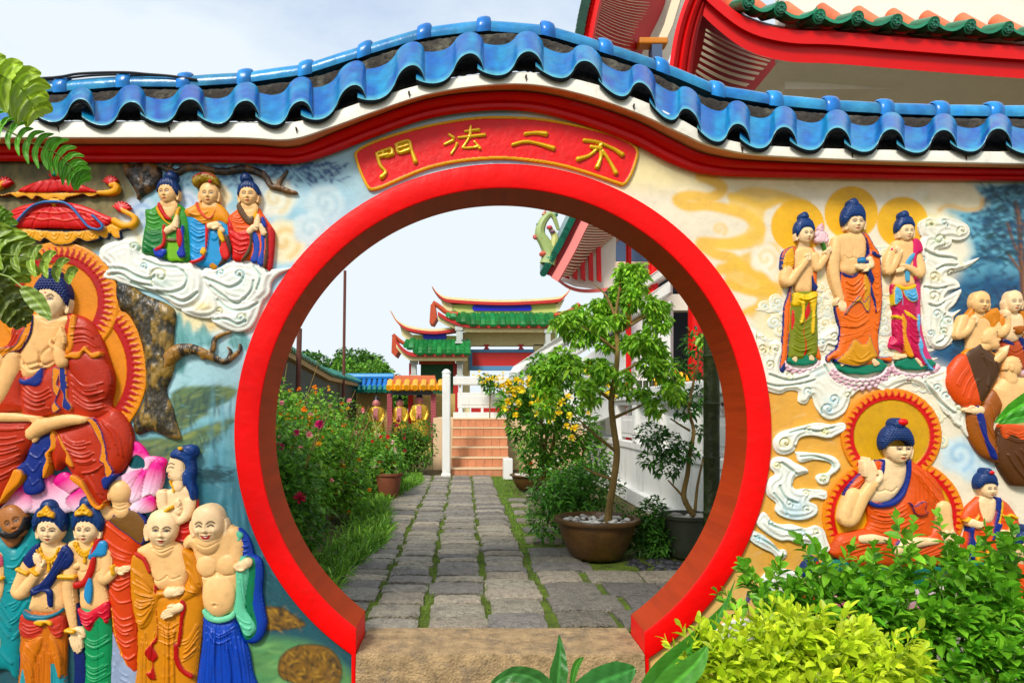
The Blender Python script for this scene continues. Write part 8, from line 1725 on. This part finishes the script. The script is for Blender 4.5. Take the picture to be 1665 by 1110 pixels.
m=MB(); 
for i,(x,y) in enumerate(s1): c=Q(x-3,y-1,dL); m.tube([(c.x-.02,c.y-.08,c.z-.01),(c.x+.03,c.y+.4,c.z+.2)],.045,8,tuple(np.array(lin((30,110,90)))*rng.uniform(.6,1.1)))
for i in range(len(s1)-1): p=(s1[i]+s1[i+1])/2; c=Q(p[0]-3,p[1]-1,dL); m.tube([(c.x-.02,c.y-.08,c.z-.01),(c.x+.03,c.y+.4,c.z+.2)],.045,8,tuple(np.array(lin((30,110,90)))*rng.uniform(.6,1.1)))
m.build('green_eave_tiles',gtile,t,smooth=True)
# ornament on the corner
orn=MB()
def tq(pts,r,c,d=dL): q=spl(pts,False,4); orn.tube([tuple(Q(x,y,d)) for x,y in q],list(np.interp(np.linspace(0,1,len(q)),[0,.5,1],r)),8,tuple(lin(c)))
tq([(890,430),(893,412),(886,395),(878,380),(882,362),(892,350),(900,352),(908,374)],[.10,.06,.02],(150,170,100)); tq([(892,412),(900,400),(902,385),(895,372)],[.05,.05,.03],(190,190,110)); tq([(876,384),(870,386),(869,382)],[.04,.03,.015],(190,90,80)); tq([(884,350),(887,342)],[.03,.03,.01],(190,120,90)); tq([(898,352),(904,349),(903,346)],[.02,.03,.01],(60,120,90)); tq([(878,368),(872,364)],[.02,.02,.01],(60,110,120))
for (x,y,r_,c) in ((893,371,.04,(206,80,90)),(898,378,.035,(120,80,110)),(883,414,.055,(200,90,70)),(893,421,.07,(60,150,110))):
    p=Q(x,y,dL); orn.lathe((p.x,p.y-.03,p.z-r_*.7),[(0,0),(r_*.8,r_*.25),(r_,r_*.7),(r_*.7,r_*1.2),(0,r_*1.4)],10,tuple(lin(c)))
orn.build('corner_ornament',mat('enamel_ornament',attr=True,rough=.5,var=.15),t,smooth=True)
# body of the hall behind the tree
slate=mat('slate_blue_paint')
def rect(name,x0,y0,x1,y1,d,th,mt): m=MB(); a=Q(x0,y0,d);b=Q(x1,y1,d); m.box((a.x,d,b.z),(b.x,d+th,a.z)); return m.build(name,mt,t,bevel=.01)
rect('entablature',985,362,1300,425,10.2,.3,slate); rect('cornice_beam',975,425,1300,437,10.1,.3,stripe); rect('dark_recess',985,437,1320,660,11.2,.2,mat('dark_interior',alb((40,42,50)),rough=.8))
rect('plaster_band',1000,478,1300,505,10.3,.2,cream)
rect('painted_panel',1010,505,1075,600,10.6,.1,mat('ochre_panel',alb((190,160,110)),rough=.7,var=.3,vscale=4))
for x,w_ in ((1062,16),(1022,9),(1131,24)):
    m=MB(); c=Q(x,0,9.6); m.lathe((c.x,9.6,.0),[(w_*9.6/F/2,0),(w_*9.6/F/2,5)],20); m.build('red_column',redt,t,smooth=True)
m=MB(); 
for x in (1040,1050,1060,1072,1084,1094): c=Q(x,0,9.0); m.lathe((c.x,9.0,1.2),[(.035,0),(.035,.1),(.04,.11),(.035,.12),(.035,.32)],8)
m.build('bamboo_rail',mat('dark_bamboo'),t,smooth=True)
m=MB()
for x,y0,y1 in ((1066,615,634),(1078,612,634),(1102,600,632),(1110,605,632),(1118,603,632)): 
    a=Q(x,y0,9.3);b=Q(x,y1,9.3); m.tube([(a.x-.03,9.3,a.z),(a.x+.02,9.27,(a.z+b.z)/2),(a.x-.01,9.3,b.z)],[.02,.05,.03],8)
m.build('gold_hangings',mat('gold_paint',alb((236,170,30)),rough=.3,metal=.4),t,smooth=True)
m=MB(); a=Q(1013,474,8.8); m.lathe((a.x,8.8,a.z-.12),[(0,0),(.06,.02),(.09,.08),(.09,.13),(.05,.2),(0,.22)],14); tag(m.build('red_lantern',mat('red_lantern_silk',alb((230,40,20)),rough=.6),None,smooth=True),'small red lantern hanging under the temple eave behind the treetop','lantern')
m=MB(); m.box((2.5,12.5,-.05),(9,13,3.3)); m.build('rear_wall',cream,t)
# ================= foreground plants on the camera side =================
def ltree(name,label,cat,px,py,d,clumps,nper,Lf,Wf,c0,c1,group=None,stems=14,zb=-.38,**k):
    c=Q(px,py,d); t=thing(name,label,cat,(c.x,d,zb),group); cl=[]
    for (x,y,rx,ry,w_,dd) in clumps: q=Q(x+k.get('dx',0),y+k.get('dy',0),d+dd); s_=d/F; cl.append((q,(rx*s_,rx*s_*.9,ry*s_),w_))
    ms=[]; m=MB()
    for (q,r,w_) in cl:      # leafy shoots: leaves set along short stems
        nn=max(1,int(w_*nper/12))
        P,d_=clump_pts(q,r,nn,.3)
        for p,dv_ in zip(P,d_):
            dr=np.array(dv_)*.6+np.array([rng.normal(0,.3),rng.normal(-.2,.3),.9]); dr/=np.linalg.norm(dr); L_=Lf*rng.uniform(1.5,2.7)
            m.tube([tuple(p),tuple(p+dr*L_*.5+[0,0,-.004]),tuple(p+dr*L_)],[Wf*.05,Wf*.04,Wf*.02],4,(.2,.3,.08),cap=False)
            nl=12; tt=np.linspace(.1,1,nl); side=np.cross(dr,rng.normal(0,1,3)); side/=np.linalg.norm(side)+1e-9; s2=np.cross(dr,side)
            Pp=p+dr*(tt*L_)[:,None]; ang=np.arange(nl)*2.4; D=(side*np.cos(ang)[:,None]+s2*np.sin(ang)[:,None])*(1.1-tt[:,None]*.75)+dr*(.35+tt[:,None]*.6)
            ms.append((Pp,D,Lf*(1.15-.5*abs(tt-.45)*1.2)*rng.uniform(.8,1.2,nl)))
    P=np.concatenate([a for a,_,_ in ms]);D=np.concatenate([b for _,b,_ in ms]);LL=np.concatenate([c_ for _,_,c_ in ms])
    V,Fq,C=leafmesh(P,D,LL,LL*Wf/Lf*rng.uniform(.8,1.15,len(LL)),c0,c1,droop=k.get('droop',.25),cvar=.2,fold=.18)
    mesh_np('foliage',V,Fq,leafm(),t,C,False,off=ROOT[1])
    for i in range(stems):
        q=cl[rng.integers(0,len(cl))][0]; m.tube([(c.x+rng.normal(0,.05),d+rng.normal(0,.05),zb),((c.x+q.x)/2,(d+q.y)/2,(zb+q.z)/2-.02),(q.x,q.y,q.z)],[.008,.006,.003],5,(.1,.12,.04))
    m.build('stems',mat('green_stem',attr=True,rough=.6),t); return t
ltree('leafy_bush','large mid green leafy bush in front of the right mural, lower right corner','bush',1480,1300,2.75,
 [(1250,950,30,22,.5,.1),(1300,965,40,28,.7,.1),(1235,1000,30,22,.6,0),(1370,985,50,34,1.0,.1),(1350,1010,60,40,1.5,0),(1440,950,36,30,.5,0),(1430,1000,60,50,1.6,0),(1500,1000,60,56,1.7,-.05),(1560,975,50,34,.9,0),(1620,975,50,44,1.1,-.05),(1640,1020,60,50,1.5,-.1),(1570,1040,70,50,1.8,-.1),(1480,1070,80,40,1.8,-.1),(1390,1060,60,40,1.4,0),(1630,1090,70,40,1.5,-.15),(1560,1110,90,30,1.6,-.15),(1480,900,20,30,.25,0),(1545,905,18,26,.25,0),(1600,915,26,24,.4,0),(1350,920,22,20,.3,.05),(1660,900,20,34,.4,-.1)],215,.062,.033,(.06,.27,.01),(.26,.60,.03),dy=14)
ltree('golden_shrub','bright yellow green shrub in the lower right, in front of the darker bush','shrub',1260,1250,2.3,
 [(1130,1085,40,30,1,0),(1180,1060,44,34,1.2,0),(1240,1055,44,34,1.2,0),(1262,1020,20,24,.35,0),(1300,1060,56,40,1.6,0),(1360,1080,56,34,1.5,0),(1240,1095,70,34,1.8,-.05),(1320,1110,80,28,1.7,-.05),(1150,1120,60,30,1.2,0),(1420,1090,30,26,.6,0),(1405,1060,22,18,.3,0)],250,.058,.025,(.38,.55,.012),(.72,.84,.04),zb=-.38,dy=22,dx=28)
# purple flower sprig at the bush's left
P=[Q(1214,972,2.8)+Vector((rng.normal(0,.006),0,rng.normal(0,.01))) for _ in range(6)]
t=thing('purple_sprig','tiny purple flower sprig at the left of the green bush','flower',tuple(Q(1214,1040,2.8)),None); put_flowers(P,.009,[(.18,.05,.35)],5,t); m=MB(); m.tube([Q(1225,1040,2.8),Q(1218,1000,2.8),Q(1214,972,2.8)],.0022,5,(.1,.2,.04)); m.build('stem',mat('green_stem'),t)
# broad blade leaves
def blade(m,pts,ws,d0,d1,c,fold=.25,nseg=8,up=None,rip=0):
    """broad leaf along a centre line given in view pixels and depth; both halves folded about a midrib"""
    P=spl([(x,y) for x,y in pts],False,nseg); n=len(P); V=[];C=[]
    W_=np.interp(np.linspace(0,1,n),np.linspace(0,1,len(ws)),ws)
    for i,(x,y) in enumerate(P):
        t_=i/(n-1); a=P[max(i-1,0)];b=P[min(i+1,n-1)]; dx,dy=b-a; l=math.hypot(dx,dy)+1e-9; nx_,ny_=-dy/l,dx/l; d=d0+(d1-d0)*t_
        for k,s_ in enumerate((-1,-.75,-.5,-.25,0,.25,.5,.75,1)):
            w_=W_[i]*(1+rip*math.sin(i*2.1+s_)); v=Q(x+nx_*w_*s_,y+ny_*w_*s_,d-abs(s_)*fold*W_[i]*d/F+.003*math.sin(i*1.3+k)); V.append(tuple(v))
            cc=np.array(c)*(.85+.3*abs(s_)) if s_ else np.array(c)*1.8; C.append(tuple(cc*(1+.10*math.sin((i*1.0+abs(s_)*6)*2.2))))
    b0=len(m.v); m.v+=V; m.c+=C
    for i in range(n-1):
        for k in range(8): m.f.append((b0+i*9+k,b0+i*9+k+1,b0+(i+1)*9+k+1,b0+(i+1)*9+k))
blm=mat('broad_leaf',attr=True,rough=.38,spec=.4,trans=.3,bump=.3,bscale=60)
t=thing('strap_leaf_plant','broad strap leaved plant arching over the right foot of the red ring','plant',tuple(Q(1050,1180,2.3)))
m=MB(); blade(m,[(1040,1160),(1080,1095),(1130,1045),(1175,990),(1196,940)],[22,24,20,13,3,0],2.15,2.5,(.05,.22,.02),.3); m.build('leaf',blm,t,smooth=True,auto=180)
m=MB(); blade(m,[(1060,1180),(1090,1120),(1130,1080),(1150,1050)],[30,28,18,2],2.1,2.15,(.08,.30,.03),.3); m.build('leaf',blm,t,smooth=True,auto=180)
t=thing('strap_leaf_plant','folded broad green leaves poking up at the bottom centre of the frame','plant',tuple(Q(930,1190,2.4)))
m=MB(); blade(m,[(930,1140),(975,1110),(1010,1096),(1033,1086)],[20,26,24,4],2.45,2.5,(.05,.24,.05),.2); m.build('leaf',blm,t,smooth=True,auto=180)
m=MB(); blade(m,[(905,1130),(909,1090),(911,1060),(909,1030)],[14,15,8,0],2.5,2.55,(.04,.18,.03),.4); m.build('leaf',blm,t,smooth=True,auto=180)
m=MB(); blade(m,[(900,1130),(870,1104),(835,1096),(800,1112)],[12,16,13,5],2.45,2.4,(.05,.20,.04),.3); m.build('leaf',blm,t,smooth=True,auto=180)
m=MB(); blade(m,[(930,1110),(934,1090),(940,1076),(949,1068)],[4,6,6,1],2.5,2.5,(.07,.26,.03),.3); m.build('leaf',blm,t,smooth=True,auto=180)
t=thing('broad_leaf_spray','pair of fresh green leaves entering from the right edge','leaf spray',tuple(Q(1720,665,2.2)))
m=MB(); blade(m,[(1720,640),(1680,650),(1645,668),(1616,688)],[14,18,12,0],2.2,2.2,(.07,.36,.02),.3); m.build('leaf',blm,t,smooth=True,auto=180)
m=MB(); blade(m,[(1720,665),(1690,672),(1650,680),(1622,689)],[10,12,9,0],2.18,2.18,(.05,.28,.02),.3); m.build('leaf',blm,t,smooth=True,auto=180)
m=MB(); m.tube([Q(1760,640,2.22),Q(1720,652,2.2)],.004,6,(.1,.2,.03)); m.build('stem',mat('green_stem'),t)
# fern fronds at the left
def frond(name,label,spine,d0,d1,lw,n,c,dn=1,taper=.25,curl=.0,group='fronds hanging in at the left edge',fing=1.0,sidel=1.0,sider=1.0):
    t=thing(name,label,'frond',tuple(Q(spine[0][0],spine[0][1],d0)),group)
    P=spl(spine,False,10); k=len(P); ms=MB(); m=MB()
    m.tube([tuple(Q(x,y,d0+(d1-d0)*i/(k-1))) for i,(x,y) in enumerate(P)],list(np.linspace(.0035,.0012,k)),6,(.3,.4,.06)); 
    for i in range(n):
        u=(i+.5)/n; q=P[int(u*(k-1))]; q2=P[min(int(u*(k-1))+1,k-1)]; q0=P[max(int(u*(k-1))-1,0)]; dx,dy=q2-q0; l=math.hypot(dx,dy); dx/=l;dy/=l; d=d0+(d1-d0)*u
        for sg,sc_ in ((1,sider),(-1,sidel)):
            if sc_<=0: continue
            L_=lw*sc_*(math.sin(math.pi*(.12+.80*u))**.7)*rng.uniform(.85,1.1); nx_,ny_=-dy*sg,dx*sg
            e=(q[0]+nx_*L_+dx*L_*.55,q[1]+ny_*L_+dy*L_*.55+L_*.12); mid=(q[0]+nx_*L_*.55+dx*L_*.12,q[1]+ny_*L_*.55+dy*L_*.12)
            wd=lw*taper*rng.uniform(.85,1.1); cc=np.array(c)*rng.uniform(.7,1.3)
            blade(m,[tuple(q),mid,e],[wd*.8,wd,wd*.75,wd*.15],d,d-.02*sg,tuple(cc),.35,nseg=4)
    m.build('leaflets',blm,t,smooth=True,auto=180)
YG_=(.34,.50,.03); DG_=(.11,.38,.02); OL=(.22,.34,.03)
frond('fern_frond','arched green frond crossing the red moulding, above the parasol',[(-60,165),(0,205),(50,232),(95,252),(122,280),(134,296)],2.3,2.5,32,17,DG_,taper=.17,sider=.9,sidel=.95)
frond('fern_frond','yellow green frond over the blue tiles at the top left',[(-60,100),(-10,118),(25,135),(45,158),(62,185)],2.2,2.4,46,7,YG_,taper=.34,sidel=.9)
frond('fern_frond','dark green frond left of the seated figure halo',[(-80,370),(-30,400),(4,425),(20,455)],2.2,2.3,60,8,OL,taper=.28)
frond('fern_frond','long olive frond reaching across the haloed face',[(-80,430),(-20,414),(40,418),(85,430),(122,450)],2.15,2.35,26,8,OL,taper=.34)
frond('fern_frond','drooping olive frond below the haloed face on the left edge',[(-60,440),(-10,470),(20,500),(38,526)],2.2,2.3,30,7,(.12,.16,.02),taper=.5)
frond('fern_frond','young frond tips beside the parasol fringe at the left edge',[(-60,330),(-20,345),(5,365),(20,395)],2.2,2.3,24,8,(.16,.32,.02),taper=.4)
t=thing('rounded_leaf','single rounded glossy leaf in front of the haloed face','leaf',tuple(Q(40,470,2.3)))
m=MB(); blade(m,[(34,468),(52,482),(68,500),(82,520)],[4,13,15,11,2],2.2,2.2,(.22,.34,.06),.2); m.build('blade',blm,t,smooth=True,auto=180); m=MB(); m.tube([Q(-20,440,2.2),Q(15,450,2.2),Q(38,468,2.2)],.003,6,(.25,.35,.06)); m.build('stalk',mat('green_stem'),t)
# power cable along the coping
m=MB(); m.tube([tuple(Q(x,y,3.25)) for x,y in spl([(-200,132),(60,128),(130,120),(200,118),(240,121),(278,124),(320,130)],False,5)],.006,6); m.tube([tuple(Q(x,y,3.27)) for x,y in spl([(-200,140),(60,131),(150,123),(215,122),(270,126)],False,5)],.005,6)
tag(m.build('power_cable',mat('black_cable',(.01,.01,.012),rough=.6),None,smooth=True),'black cable lying along the blue ridge at the top left','cable')
